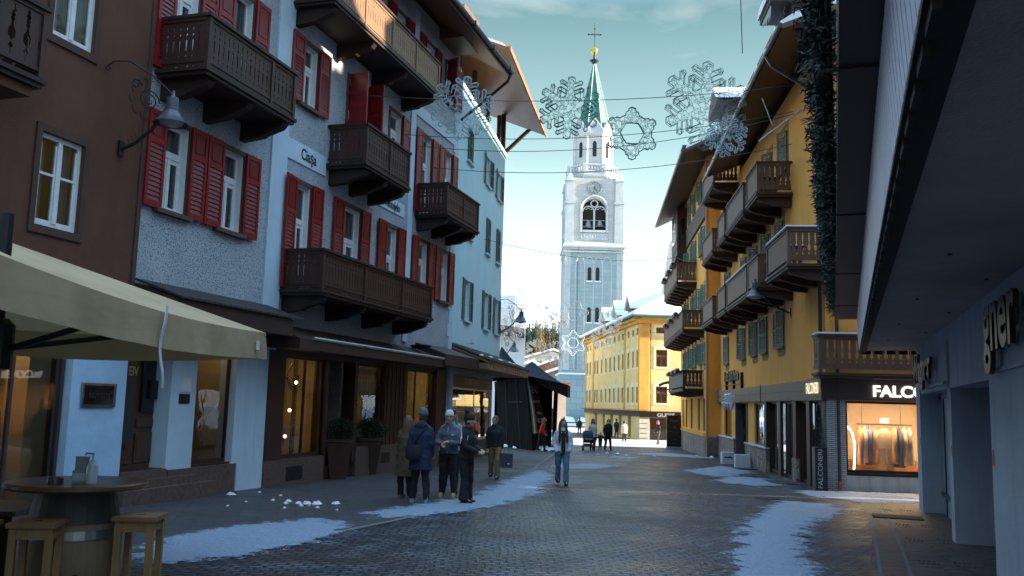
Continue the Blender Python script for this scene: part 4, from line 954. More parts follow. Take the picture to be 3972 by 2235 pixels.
for a, b, c, d in sl_ops:
    yy = -(hw0 + (hw1 - hw0) * (c - 7.2) / 19.8); ws.box(a - .2, b + .2, yy - .25, yy, c - .2, c - .02)
buildeach(ws, 'window_sill', M_SNOW, TW)
ls = MB()
for q in range(4):
    Mq = Matrix.Rotation(q * pi / 2, 4, 'Z')
    for x in (-4.2, 4.2): ls.hexa([tuple(Mq @ Vector(p)) for p in [(x - .5, -4.86, 7.2), (x + .5, -4.86, 7.2), (x + .5, -4.6, 7.2), (x - .5, -4.6, 7.2), (x - .5, -4.62, 26.6), (x + .5, -4.62, 26.6), (x + .5, -4.3, 26.6), (x - .5, -4.3, 26.6)]])
    for x in (-2.9, -1.45, 0, 1.45, 2.9): ls.tube([Mq @ Vector((x, -4.68, 7.3)), Mq @ Vector((x, -4.52, 24))], .12, 6)
    for x in (-2.17, -.72, .72, 2.17):
        pts = [Mq @ Vector((x + .72 * cos(t), -4.50, 24 + 1.5 * sin(t))) for t in [pi * k / 10 for k in range(11)]]; ls.tube(pts, .13, 6)
        ls.lathe([(.25, 0), (.16, -.3)], 8, tuple(Mq @ Vector((x - .72, -4.52, 24.1))))
ls.build('blind_arcade', M_TST2, TW)
cn = MB(); cn.box(-4.75, 4.75, -4.75, 4.75, 26.6, 27.0); cn.box(-5.0, 5.0, -5.0, 5.0, 27.0, 27.3); cn.box(-4.85, 4.85, -4.85, 4.85, 26.2, 26.4); cn.build('cornice', M_TST2, TW)
MB().loft([[(-5.0, -5.0, 27.3), (5.0, -5.0, 27.3), (5, 5, 27.3), (-5, 5, 27.3)], [(-4.5, -4.5, 27.9), (4.5, -4.5, 27.9), (4.5, 4.5, 27.9), (-4.5, 4.5, 27.9)]]).build('snow_ledge', M_SNOW, TW)
# belfry stage with arched openings on all four sides
def arch_pts(w, z0, zs, n=14): return [(-w, z0), (w, z0)] + [(w * cos(t), zs + w * sin(t)) for t in [pi * k / n for k in range(n + 1)]]
W2, zs, aw = 4.35, 33.2, 1.9
bf = MB()
for q in range(4):
    Mq = Matrix.Rotation(q * pi / 2, 4, 'Z'); fb_ = MB()
    z0, z1 = 27.3, 38.6
    def quad(a, b, c, d): fb_.add([(a, -W2, c), (b, -W2, c), (b, -W2, d), (a, -W2, d)], [(0, 1, 2, 3)])
    quad(-W2, W2, z0, 29.9); quad(-W2, -aw, 29.9, zs); quad(aw, W2, 29.9, zs)
    n = 16; arc_ = [(aw * cos(pi * k / n), zs + aw * sin(pi * k / n)) for k in range(n + 1)]
    for k in range(n):
        (xa, za), (xb, zb) = arc_[k], arc_[k + 1]
        fb_.add([(xb, -W2, zb), (xa, -W2, za), (xa, -W2, z1), (xb, -W2, z1)], [(0, 1, 2, 3)])
        fb_.add([(xa, -W2, za), (xb, -W2, zb), (xb, -W2 + .9, zb), (xa, -W2 + .9, za)], [(0, 1, 2, 3)])
    quad(-W2, -aw, zs, z1); quad(aw, W2, zs, z1)
    for x in (-aw, aw): fb_.add([(x, -W2, 29.9), (x, -W2, zs), (x, -W2 + .9, zs), (x, -W2 + .9, 29.9)], [(0, 1, 2, 3)])
    fb_.add([(-aw, -W2, 29.9), (aw, -W2, 29.9), (aw, -W2 + .9, 29.9), (-aw, -W2 + .9, 29.9)], [(0, 1, 2, 3)])
    bf.join(fb_, Mq)
bf.build('belfry', masonry('lit_belfry_stone', (.48, .48, .47), (.41, .41, .41), (.26, .26, .26), 1.0, 1.3, .5, .02, .25), TW)  # whiter than the shaft, grazing light put into the stone colour
MB().box(-3.3, 3.3, -3.3, 3.3, 27.5, 36.5).build('belfry_core', M_DARK, TW)
tr = MB(); yf = -W2 + .2
tr.tube([(0, yf, 29.9), (0, yf, 33.0)], .16, 8)
for x in (-.95, .95):
    tr.tube([(x + .9 * cos(t), yf, 33.0 + .9 * sin(t)) for t in [pi * k / 10 for k in range(11)]], .10, 6)
    for t in (.7, 1.57, 2.4): tr.lathe([(.0, 0), (.22, 0), (.22, .05), (0, .05)], 8, (x + .55 * cos(t), yf, 33.0 + .55 * sin(t)))
tr.tube([(.55 * cos(2 * pi * k / 16), yf, 34.35 + .55 * sin(2 * pi * k / 16)) for k in range(16)], .11, 6, closed=True)
for z in (30.6, 31.6): tr.box(-aw, aw, yf + .3, yf + .36, z, z + .06)
tr.build('tracery', M_TST2, TW)
be = MB(); be.lathe([(.0, 1.2), (.35, 1.2), (.5, .7), (.65, .3), (.95, 0), (.9, -.02), (.0, .1)], 16, (-.9, -3.6, 30.3)); be.lathe([(.0, 1.2), (.35, 1.2), (.5, .7), (.65, .3), (.95, 0), (.9, -.02), (.0, .1)], 16, (.95, -3.6, 30.5)); buildeach(be, 'bell', plain('bronze_bell', (.20, .22, .22), .4, .2, 3, 0, metal=.7), TW)
bd = MB()
for q in range(4):
    Mq = Matrix.Rotation(q * pi / 2, 4, 'Z'); s_ = MB()
    for x in (-4.0, 4.0):
        s_.box(x - .72, x + .72, -4.75, -4.3, 27.5, 34.2); s_.box(x - .83, x + .83, -4.9, -4.3, 34.2, 34.6); s_.box(x - .62, x + .62, -4.7, -4.3, 34.6, 38.0)
        s_.hexa([(x - .75, -4.85, 38.0), (x + .75, -4.85, 38.0), (x + .75, -4.0, 38.0), (x - .75, -4.0, 38.0), (x - .1, -4.5, 39.6), (x + .1, -4.5, 39.6), (x + .1, -4.3, 39.6), (x - .1, -4.3, 39.6)])
    s_.tube([(2.2 * cos(t), -4.42, 33.2 + 2.35 * sin(t)) for t in [pi * k / 16 for k in range(17)]], .2, 6)
    for x in (-2.1, 2.1): s_.box(x - .18, x + .18, -4.55, -4.3, 29.5, 33.2)
    s_.box(-2.4, 2.4, -4.62, -4.3, 29.55, 29.9); s_.box(-2.2, 2.2, -4.45, -4.3, 28.3, 29.4)
    for k in range(5):
        s_.tube([(-1.8 + k * .9 + .3 * cos(t), -4.46, 28.85 + .3 * sin(t)) for t in [2 * pi * j / 8 for j in range(8)]], .06, 4, closed=True)
    bd.join(s_, Mq)
bd.build('corner_buttress', M_TST2, TW)
cr = MB(); oc = lambda r, z, ph=pi / 8: [(r * cos(2 * pi * k / 8 + ph), r * sin(2 * pi * k / 8 + ph), z) for k in range(8)]
cr.loft([oc(4.4, 37.2), oc(4.6, 38.6), oc(4.75, 39.0), oc(4.75, 39.3), oc(4.3, 39.35)]); cr.build('upper_cornice', M_TST2, TW)
MB().loft([oc(4.7, 39.3), oc(4.1, 39.62), oc(3.4, 39.7)]).build('snow_ledge', M_SNOW, TW)
ba = MB(); RR = 4.5
for k in range(8):
    a0, a1 = 2 * pi * k / 8 + pi / 8, 2 * pi * (k + 1) / 8 + pi / 8
    p0, p1 = Vector((RR * cos(a0), RR * sin(a0), 0)), Vector((RR * cos(a1), RR * sin(a1), 0))
    for z, r in ((39.75, .14), (40.9, .17)): ba.tube([p0 + Vector((0, 0, z)), p1 + Vector((0, 0, z))], r, 6)
    for j in range(7): p = p0.lerp(p1, (j + .5) / 7); ba.lathe([(.10, 39.7), (.07, 40.0), (.15, 40.3), (.07, 40.7), (.1, 40.9)], 6, (p.x, p.y, 0))
    ba.box(p0.x - .22, p0.x + .22, p0.y - .22, p0.y + .22, 39.5, 41.15)
ba.build('balustrade', M_TST2, TW)
ck = MB(); ck.lathe([(0, 0), (1.25, 0), (1.25, .12), (1.05, .14), (1.03, .06), (0, .06)], 32); ck.xf(Matrix.Rotation(pi / 2, 4, 'X'))
cko = ck.build('clock_face', plain('grey_clock_dial', (.26, .28, .29), .7, .1, 3, .1), TW, (0, -4.42, 36.9))
hd = MB(); hd.obox(Matrix.Rotation(R(150), 4, 'Y'), -.05, .05, -.16, -.13, -.2, .62); hd.obox(Matrix.Rotation(R(196), 4, 'Y'), -.04, .04, -.16, -.13, -.2, .95)
for k in range(12): hd.obox(Matrix.Rotation(2 * pi * k / 12, 4, 'Y'), -.04, .04, -.11, -.08, .78, .98)
hd.build('clock_hand', M_LETTER, cko)
dr = MB(); dr.loft([oc(3.35, 39.3), oc(3.3, 46.6)])
for k in range(8):
    a = 2 * pi * k / 8 + pi / 8; dr.tube([(3.33 * cos(a), 3.33 * sin(a), 39.4), (3.3 * cos(a), 3.3 * sin(a), 46.6)], .22, 6)
dr.loft([oc(3.5, 46.2), oc(3.62, 46.6), oc(3.62, 46.9)])
dr.build('octagon_drum', plain('drum_stone', (.46, .455, .455), .85, .12, .7, .2, 8), TW)
dw = MB(); gb = MB()
for k in range(8):
    Mq = Matrix.Rotation(2 * pi * k / 8, 4, 'Z'); ap = 3.3 * cos(pi / 8)
    dw.add([tuple(Mq @ Vector(p)) for p in [(-.32, -ap - .10, 42.6), (.32, -ap - .10, 42.6), (.32, -ap - .10, 44.8), (.2, -ap - .10, 45.1), (0, -ap - .1, 45.25), (-.2, -ap - .10, 45.1), (-.32, -ap - .10, 44.8)]], [tuple(range(7))])
    gm = MB().ext([(-1.35, 46.9), (1.35, 46.9), (0, 48.9)], -ap - .30, -ap + .5); gb.join(gm, Mq)
    cgm = MB().tube([(-1.5, -ap - .3, 46.85), (0, -ap - .3, 49.0), (1.5, -ap - .3, 46.85)], .14, 6); gb.join(cgm, Mq)
buildeach(dw, 'drum_window', M_DARK, TW); gb.build('gable', M_TST2, TW)
spi = MB(); spi.loft([oc(3.15, 46.9), oc(.22, 59.6)]); spi.build('spire', M_COPPER, TW)
sr = MB()
for k in range(8):
    a = 2 * pi * k / 8 + pi / 8; sr.tube([(3.2 * cos(a), 3.2 * sin(a), 46.9), (.25 * cos(a), .25 * sin(a), 59.6)], .09, 5)
sr.build('spire_ridge', plain('pale_ridge', (.30, .42, .38), .5, .1, 2, 0), TW)
fn = MB(); fn.lathe([(.2, 59.4), (.3, 59.8), (.75, 60.2), (.8, 60.35), (.25, 60.5), (.16, 61.4)], 10); fn.tube([(0, 0, 61), (0, 0, 67.0)], .08, 6); fn.tube([(-1.0, 0, 65.0), (1.0, 0, 65.0)], .09, 6)
for p in ((-1.05, 65), (1.05, 65), (0, 66)): fn.lathe([(0, -.22), (.2, 0), (0, .22)], 6, (p[0], 0, p[1]))
fn.build('cross', M_BLACK, TW)
bl = MB(); bl.lathe([(.62 * sin(pi * k / 12), -.62 * cos(pi * k / 12)) for k in range(13)], 20, (0, 0, 62.1)); autosmooth(bl.build('golden_ball', plain('gilded_metal', (.55, .33, .07), .3, .1, 2, 0, metal=1.0), TW))
lc = MB(); lc.tube([(-2.6, -4.95, 7.3), (-2.55, -4.75, 27)], .035, 4); lc.build('lightning_cable', M_GUT, TW)
# ---------------------------------------------------------------- concrete arcade building on the right
# frame: local x = -s (towards the camera), y = out... X to the right when facing the wall from the street
CB = thing('concrete_arcade_building', 'dark concrete building at the right edge with piers and an overhanging storey', 'building', (6.84, 13.9, 0), R(270 - 20.0))
M_CONC = weathered('grey_rendered_concrete', (.42, .475, .55), .9, .12, 1.0, .4, 50, .5, (.55, .57, .6))
M_SOFFITC = weathered('dark_grey_soffit', (.46, .40, .37), .9, .14, .9, .4, 40, .4, (.6, .6, .6))
cw = MB()
cw.box(-6.15, -5.2, -.02, 1.2, -1.0, 2.9)            # far pier
cw.box(-.45, 0.0, -.0, 2.0, -1.0, 2.9)               # middle pier, broad side facing us
cw.box(3.95, 6.2, -.03, 2.4, -1.0, 2.9); 
cw.box(-6.15, 8.0, .0, .4, 2.15, 3.2); cw.box(-6.16, 9, .4, 2.5, 2.9, 3.25)
cw.box(6.2, 9.0, .02, .4, -1, 3.2)
buildeach(cw, 'pier', M_CONC, CB)
bk = MB(); bk.box(-5.2, -.45, 1.05, 1.2, -1.0, 3.0); bk.box(0, 3.95, 1.35, 1.5, -1, 3); buildeach(bk, 'recess_wall', plain('blue_grey_panel', (.26, .30, .33), .6, .1, 2, .05), CB)
dg = MB()
for x in (-4.6, -3.7, -2.8, -1.9, -1.0): dg.box(x, x + .07, .35, .42, -1, 2.15)
dg.box(-5.2, -.45, .33, .42, 2.05, 2.15); dg.box(-5.2, -.45, .33, .42, .1, .17)
dgo = dg.build('door_frame', M_BLACK, CB)
MB().box(-5.2, -.46, .37, .39, -.9, 2.1).build('door_panel', plain('frosted_door_panel', (.30, .36, .38), .3, .08, 2, .02), dgo)
MB().box(-.92, -.80, .25, .35, .75, 1.0).build('door_handle', plain('brass_handle', (.4, .3, .12), .35, .1, 4, 0, metal=.7), dgo)
sf = MB(); e0, e1 = 1.385, 1.165
sf.hexa([(12.5, -e0, 3.09), (12.5, 2.0, 3.2), (-5.95, 2.0, 3.2), (-5.95, -e1, 3.09), (12.5, -e0, 3.2), (12.5, 2, 3.3), (-5.95, 2, 3.3), (-5.95, -e1, 3.2)])
sfo = sf.build('overhang_soffit', M_SOFFITC, CB)
fx_ = MB()
for k in range(9): fx_.lathe([(0, 0), (.02, 0), (.02, .012), (0, .012)], 8, (8.8 - k * 1.6, -.25 - .5 * (k % 2), 3.065))
fx_.build('fixing', M_DARK, sfo)
de = MB(); de.hexa([(12.5, -e0 + .0, 3.06), (12.5, -e0 + .16, 3.06), (-5.95, -e1 + .14, 3.06), (-5.95, -e1 - .0, 3.06), (12.5, -e0 - .0, 3.1), (12.5, -e0 + .16, 3.1), (-5.95, -e1 + .14, 3.1), (-5.95, -e1 - .0, 3.1)])
for k in range(46):
    x = 12.3 - k * .4; e = e0 + (e1 - e0) * (12.5 - x) / 18.45; de.box(x - .12, x + .12, -e + .02, -e + .05, 3.01, 3.1)
for k in range(5): de.box(-5.99, -5.95, -1.1 + k * .25, -.92 + k * .25, 3.02, 3.1)
de.build('drip_edge', M_DARK, CB)
fa = MB()
for k in range(108):
    x = 12.5 - k * .17; e = e0 + (e1 - e0) * (12.5 - x) / 18.45
    fa.hexa([(x - .17, -e - .0, 3.1), (x - .045, -e, 3.1), (x - .045, -e + .06, 3.1), (x - .17, -e + .06, 3.1), (x - .17, -e - .045, 3.72), (x - .045, -e - .045, 3.72), (x - .045, -e + .06, 3.72), (x - .17, -e + .06, 3.72)]); fa.box(x - .045, x, -e + .03, -e + .06, 3.1, 3.72)
fa.build('ribbed_fascia', plain('pale_ribbed_metal', (.58, .62, .78), .5, .1, 2, .05), CB)
bx = MB(); bx.hexa([(12.5, -1.62, 3.74), (12.5, -1.2, 3.74), (-5.3, -1.0, 3.74), (-5.3, -1.65, 3.74), (12.5, -1.62, 3.86), (12.5, -1.2, 3.86), (-5.3, -1.0, 3.86), (-5.3, -1.65, 3.86)])
for k in range(4): bx.box(10 - k * 4.2, 10.03 - k * 4.2, -1.7, -1.2, 3.725, 3.74)
bx.build('balcony_floor', M_DWOODX, CB)
bp = MB()
for k in range(88):
    x = 12.4 - k * .2; e = 1.59 + (1.62 - 1.59) * (12.5 - x) / 17.8; bp.box(x - .19, x, -e - .02, -e + .02, 3.86, 4.75)
bp.build('balcony_boarding', M_DWOOD, CB)
ub = MB(); ub.box(-5.9, 12.5, .2, 6, 3.3, 12.5); ub.box(-5.9, 12.5, -.0, .2, 3.3, 12.5); ub.build('upper_storeys', M_CONC, CB)
sgn = text_mb('gner', 1.0, .05, 1.0, .02); sgn.build('sign_lettering', plain('dark_metal_letter', (.03, .028, .024), .4, .2, 3, .05, metal=.5), CB, (5.45, -.13, 2.72))
sg2 = text_mb('Wagner', .74, .05, 1.45, .02); sg2.build('sign_lettering', MATS['dark_metal_letter'], CB, (-3.35, -.12, 2.60))
ss = MB().box(-5.9, -.5, -.05, 0, 2.22, 2.27); ss.box(4.2, 8, -.06, -.03, 2.2, 2.24); buildeach(ss, 'sign_rail', M_CONC, CB)
st = MB().box(-.14, -.02, -.006, -.002, 1.1, 1.26).box(4.0, 4.12, -.038, -.033, 1.18, 1.36).box(-5.35, -5.24, -.028, -.023, 1.1, 1.24)
buildeach(st, 'red_sticker', plain('red_sticker_paper', (.55, .08, .07), .6, .2, 8, 0), CB)
# fir garland along the balcony of the concrete building
M_FIR = plain('dark_fir_needles', (.007, .017, .013), .7, .5, 9, 0)
gm = MB(); rnd = random.Random(5)
for k in range(15000):
    t = rnd.random() ** .75; x = 10.6 - t * 15.9; e = 1.745 + (1.69 - 1.745) * (9.6 - x) / 14.9
    a = rnd.random() * 2 * pi; rr = (.115 + .03 * sin(x * 5.1)) * sqrt(rnd.random())
    zc = 4.22 + .06 * sin(x * 2.4) + (rnd.gauss(0, .05) if rnd.random() < .6 else rnd.uniform(-.42, .3))
    c = Vector((x, -e + rr * cos(a), zc + rr * sin(a) * 1.3))
    d = Vector((rnd.uniform(-.7, .7), rnd.gauss(-.25, .7), rnd.uniform(-.9, .6))).normalized() * rnd.uniform(.04, .085)
    s = d.cross(Vector((rnd.random() - .5, rnd.random() - .5, rnd.random() - .5))).normalized() * .0065
    gm.add([c - s, c + s, c + d * .6 + s * 1.1, c + d, c + d * .6 - s * 1.1], [(0, 1, 2, 3, 4)])
gm.tube([(11.2, -1.735, 4.22), (-5.3, -1.68, 4.22)], .075, 8)
ga = gm.build('fir_garland', M_FIR); ga.location = CB.location; ga.rotation_euler = CB.rotation_euler
tag(ga, 'thick dark fir garland with small lights hung along the balcony of the concrete building', 'garland')
gl = MB()
for k in range(40):
    x = 9 - rnd.random() * 14; e = 1.86 - .05 * (9.6 - x) / 14.9; gl.lathe([(0, -.012), (.012, 0), (0, .012)], 6, (x, -e, 4.22 + rnd.uniform(-.35, .3)))
gl.build('light_bulb', plain('clear_bulb', (.6, .65, .6), .1, .05, 2, 0), ga)
# ---------------------------------------------------------------- street lamps
def street_lamp(label, base, rz, e, drop, dia, scroll=1.0, group='wall mounted street lamps'):
    """bracket on a wall: local -y is away from the wall; base is the lower fixing"""
    t = thing('street_lamp', label, 'street lamp', base, rz, group)
    mb = MB(); zt = drop
    pts = [(0, -.02, 0), (.05, -e * .3, .12), (.12, -e * .62, .38), (.16, -e * .85, .72), (.18, -e, 1.0)]
    mb.tube(pts, [.028, .03, .03, .026, .02], 6)
    mb.tube([(-.50, -.02, 1.36), (-.44, -.10, 1.46), (-.3, -e * .35, 1.50), (-.08, -e * .7, 1.30), (.18, -e, 1.0)], .016, 6)
    for (cx, cy, cz, r0, n_) in ((-.02, -e * .62, .86, .20, 26), (-.16, -e * .42, 1.12, .10, 16), (-.52, -.05, 1.30, .05, 14)):
        mb.tube([(cx + r0 * (1 - k / (n_ * 1.35)) * cos(k * .48), cy - .3 * r0 * (1 - k / (n_ * 1.35)) * cos(k * .48), cz + r0 * (1 - k / (n_ * 1.35)) * sin(k * .48)) for k in range(n_)], .011, 5)
    for k in range(5):
        a = 2.0 + k * .62; cx, cz = -.02 + .29 * cos(a), .86 + .29 * sin(a)
        mb.tube([(cx + .10 * cos(a + q), -e * .62 - .1 * cos(a), cz + .10 * sin(a + q)) for q in [-1.6 + .32 * j for j in range(11)]], .009, 5)
    mb.box(-.06, .06, -.03, .0, -.12, .16)
    for k in range(4): mb.tube([(.02 + .02 * k, -e * (.12 + .06 * k), .03 + .05 * k), (-.02 + .02 * k, -e * (.10 + .06 * k), .13 + .06 * k)], .008, 4)
    mb.build('bracket', M_BLACK, t)
    hb = MB(); r = dia / 2
    hb.lathe([(0, .08), (.028, .08), (.032, 0), (.05, -.03), (r * .32, -.05), (r * .34, -.10), (r * .34, -.24), (r * .38, -.25), (r * .38, -.29), (r * .5, -.33), (r * .62, -.40), (r * .74, -.45), (r, -.52), (r * 1.0, -.53), (r * .80, -.47), (r * .5, -.40), (0, -.38)], 24, (.18, -e, 1.0))
    autosmooth(hb.build('lamp_shade', plain('blue_grey_enamel', (.07, .085, .11), .35, .15, 5, .03), t), 35)
    g = MB(); g.lathe([(0, -.40), (r * .74, -.475), (r * .62, -.53), (r * .35, -.57), (0, -.585)], 20, (.18, -e, 1.0))
    autosmooth(g.build('lamp_glass', plain('milky_lamp_glass', (.40, .40, .38), .25, .08, 3, 0), t))
    return t
def onplane(o, az, s, e, z):
    a = R(az); return (o[0] + sin(a) * s + cos(a) * e, o[1] + cos(a) * s - sin(a) * e, z)
street_lamp('wrought iron wall lamp on the brown house with scrolled bracket and bell shade', onplane((-5.56, 20.43), 16.51, -5.24, .04, 6.0), R(90 - 16.51), .88, 0, .62)
street_lamp('bell shaped wall lamp on the yellow hotel below the middle balconies', onplane((8.6443, 24.496), 5.4, 4.2, -.02, 4.86), R(270 - 5.4), 1.15, 0, .62)
street_lamp('black wall lamp at the far corner of the pale blue house', onplane((-2.15, 31.93), 9.4, 9.95, .03, 5.05), R(90 - 9.4), .95, 0, .62)
street_lamp('small lit looking wall lamp with ochre shade beyond the pale blue house', (-.75, 52.5, 4.3), R(90 - 5), .95, 0, .62)
# ---------------------------------------------------------------- snowflake decorations on wires
M_WIRE = plain('dark_wire', (.03, .05, .055), .6, .1, 4, 0)
M_FLAKE = plain('dark_teal_wire_mesh', (.07, .17, .17), .5, .15, 6, 0)
M_FLAKEP = plain('pale_wire_mesh', (.42, .52, .56), .5, .15, 6, 0)
def star_outline(R_, kind):
    arm = [(.17, .34), (.115, .42), (.30, .52), (.37, .54), (.385, .61), (.325, .66), (.115, .545), (.11, .665), (.25, .745), (.325, .755), (.355, .825), (.295, .88), (.11, .785), (.11, .95), (0, 1.0)]
    if kind == 'ring': arm = [(.36, .63), (.26, .68), (.23, .80), (.13, .86), (.13, .95), (0, 1.0)]
    pts = []
    for k in range(6):
        a = k * pi / 3 + pi / 2; c, s = cos(a), sin(a)
        half = [(x, y) for x, y in arm]
        seq = [(x, y) for x, y in half] + [(-x, y) for x, y in half[-2::-1]]
        for x, y in seq: pts.append((R_ * (y * c + x * s), R_ * (y * s - x * c)))
    return pts
def inside(p, poly):
    r = False; j = len(poly) - 1
    for i in range(len(poly)):
        a, b = poly[i], poly[j]
        if (a[1] > p[1]) != (b[1] > p[1]) and p[0] < (b[0] - a[0]) * (p[1] - a[1]) / (b[1] - a[1]) + a[0]: r = not r
        j = i
    return r
def snowflake(label, loc, R_, rz=0, tilt=0, kind='star', mat=None, dens=150, seed=1, simple=False, group='wire snowflakes hung over the near street'):
    rnd = random.Random(seed); P = star_outline(R_, kind); hole = []
    if kind == 'ring': hole = [(R_ * .44 * cos(k * pi / 6 + pi / 2) * (1 if k % 2 else .9), R_ * .44 * sin(k * pi / 6 + pi / 2) * (1 if k % 2 else .9)) for k in range(12)]
    mb = MB(); D = .035 * R_
    def ring(poly, y, r): mb.tube([(x, y, z) for x, z in poly], r, 4, closed=True)
    ring(P, -D, .011 if not simple else .022); ring(P, D, .011 if not simple else .022)
    if simple:
        ring([(x * .82, z * .82) for x, z in P], 0, .016)
        if kind == 'ring': ring(hole, 0, .022)
    else:
        if hole: ring(hole, -D, .012); ring(hole, D, .012)
        for i in range(0, len(P), 3): mb.tube([(P[i][0], -D, P[i][1]), (P[i][0], D, P[i][1])], .006, 3)
        Q = []; t = 0
        while len(Q) < dens and t < 20000:
            t += 1; p = (rnd.uniform(-R_, R_), rnd.uniform(-R_, R_))
            if not inside(p, P) or (hole and inside(p, hole)): continue
            if any(hypot(p[0] - q[0], p[1] - q[1]) < .066 * R_ * sqrt(150 / dens) for q in Q): continue
            Q.append(p)
        Q2 = Q + P[::2]; done = set()
        for i, p in enumerate(Q):
            nb = sorted(range(len(Q2)), key=lambda j: hypot(p[0] - Q2[j][0], p[1] - Q2[j][1]))[1:6]
            for j in nb:
                key = (min(i, j), max(i, j))
                if key in done: continue
                done.add(key); q = Q2[j]
                if hypot(p[0] - q[0], p[1] - q[1]) > .19 * R_ or not inside(((p[0] + q[0]) / 2, (p[1] + q[1]) / 2), P): continue
                y = D * .5 if (i + j) % 2 else -D * .5
                mb.tube([(p[0], y, p[1]), (q[0], y, q[1])], .0050, 3)
    o = mb.build('snowflake', mat or M_FLAKE, None, loc, (0, R(tilt), R(rz)))
    return tag(o, label, 'decoration', group)
snowflake('openwork wire snowflake against the pale blue house at the left', (-1.5, 23.8, 9.78), .92, 12, 8, mat=M_FLAKEP, dens=230, seed=2)
snowflake('wire snowflake half in front of the green spire', (1.52, 25.0, 10.28), .94, -4, 4, dens=260, seed=3)
snowflake('wire snowflake with an open hexagon centre right of the tower', (3.42, 25.5, 9.72), .80, 4, 0, 'ring', dens=210, seed=4)
snowflake('largest wire snowflake beside the hotel roof', (5.62, 25.6, 10.66), 1.38, 10, 3, dens=380, seed=5)
snowflake('pale wire snowflake low in front of the hotel gutter', (6.0, 24.7, 9.45), .62, -15, 12, mat=M_FLAKEP, dens=170, seed=6)
far = [((-.15, 70, 7.6), 1.15, 'star', 'faint far snowflake against the white building'), ((2.4, 70, 8.7), 1.1, 'star', 'faint far snowflake above the larch wood'), ((3.75, 71, 8.4), .85, 'star', 'faint far snowflake just left of the tower edge'),
       ((4.95, 70, 8.75), 1.15, 'ring', 'upper far ring snowflake in front of the tower shaft'), ((4.9, 70, 6.55), 1.0, 'ring', 'lower far ring snowflake in front of the tower base'), ((2.0, 70, 5.9), .9, 'star', 'faint far snowflake in front of the dark spruces'),
       ((3.5, 71, 5.8), .95, 'star', 'low far snowflake in front of the chalets'), ((7.75, 70, 8.3), 1.0, 'star', 'far snowflake before the eave of the cream house'), ((7.0, 69, 6.9), .9, 'star', 'far snowflake at the corner of the cream house roof')]
M_FLAKEF = plain('grey_far_wire', (.30, .33, .34), .6, .1, 4, 0)
M_FLAKEL = plain('pale_far_wire', (.62, .68, .70), .6, .1, 4, 0)
for k, (l, r, kd, lb) in enumerate(far): snowflake(lb, l, r, 5 * (k % 3), 6 * (k % 4), kd, M_FLAKEL if k == 4 else M_FLAKEF, simple=True, group='small wire snowflakes far down the street')
def wire(label, a, b, sag=.25, r=.011, cat='cable', n=14, group='cables strung across the street'):
    pts = []
    for k in range(n + 1):
        t = k / n; p = Vector(a).lerp(Vector(b), t); p.z -= sag * 4 * t * (1 - t); pts.append(p)
    return tag(MB().tube(pts, r, 4).build('overhead_cable', M_WIRE), label, cat, group)
bA = lambda s, z, e=.0: onplane((-5.56, 20.43), 16.51, s, e, z)
rA = lambda s, z, e=-.0: onplane((8.6443, 24.496), 5.4, s, e, z)
wire('cable from the red shuttered wall to the hotel, topmost through the snowflakes', bA(3.1, 9.95), rA(1.6, 11.6, -.1), .35)
wire('cable crossing behind the spire snowflake at mid height', bA(7.0, 10.0), rA(3.0, 11.2, -.1), .45)
wire('cable carrying the ring snowflake', bA(8.1, 9.95), rA(2.2, 10.9, -.1), .6)
wire('lowest of the near cables, below the largest snowflake', bA(9.5, 9.6), rA(3.2, 10.2, -.1), .5)
wire('cable running from the pale blue house to the wooden hotel bay', onplane((-2.15, 31.93), 9.4, 5.4, .05, 8.6), onplane((9.97, 44.99), 5.4, 10.4, -.66, 11.1), .5)
wire('cable slung from the wooden bay to the hotel balconies', onplane((9.97, 44.99), 5.4, 10.4, -.66, 11.1), rA(14.2, 10.9, -.05), 1.1, .016)
wire('upper far cable holding the far snowflakes', (-.6, 70, 9.6), (11.9, 71, 9.7), .4); wire('lower far cable holding the far ring snowflake', (-.6, 70, 7.6), (11.9, 71, 7.7), .4)
wire('steep cable rising from the hotel roof into the sky', (6.9, 26.3, 12.6), (6.15, 24.0, 17.5), .05, .014)
ins = tag(MB().tube([rA(1.75, 11.2, -1.3), rA(1.75, 10.35, -1.0)], .018, 5).tube([rA(2.9, 10.2, -1.2), rA(.6, 10.45, -.4)], .028, 6).build('turnbuckle', plain('galvanised_metal', (.45, .48, .5), .35, .1, 4, 0, metal=.6)), 'galvanised turnbuckle on the cable in front of the hotel soffit', 'turnbuckle')
# ---------------------------------------------------------------- background
wb = thing('white_clad_building', 'white sheeted building beyond the tent with a dark snowy roof edge', 'building', (-2, 100, 0))
b = MB(); b.box(-8, 2.6, -.0, .3, -2, 10.2); b.box(2.6, 3.65, .0, 14, -2, 14.6); b.build('wall', plain('white_sheeting', (.74, .74, .76), .8, .06, .5, .1), wb)
MB().box(-8, 2.6, .3, 12, -2, 13.9).build('upper_sheeting', plain('pale_sheeting', (.78, .80, .82), .8, .05, .4, .1), wb)
r_ = MB(); r_.hexa([(-8, -1.2, 9.9), (3.5, -1.2, 8.9), (3.5, .2, 9.6), (-8, .2, 10.6), (-8, -1.2, 10.4), (3.5, -1.2, 9.5), (3.5, .2, 10.2), (-8, .2, 11.2)]); r_.build('roof_edge', M_ROOFDARK, wb)
r_ = MB(); [r_.tube([(x, -.1, 9), (x, -.1, 15.2)], .05, 4) for x in (-1.5, 0.6, 2.4)]; [r_.tube([(-8, -.1, z), (3.7, -.1, z)], .05, 4) for z in (12.4, 14.7)]; r_.build('scaffold', plain('pale_scaffold', (.5, .5, .5), .6), wb)
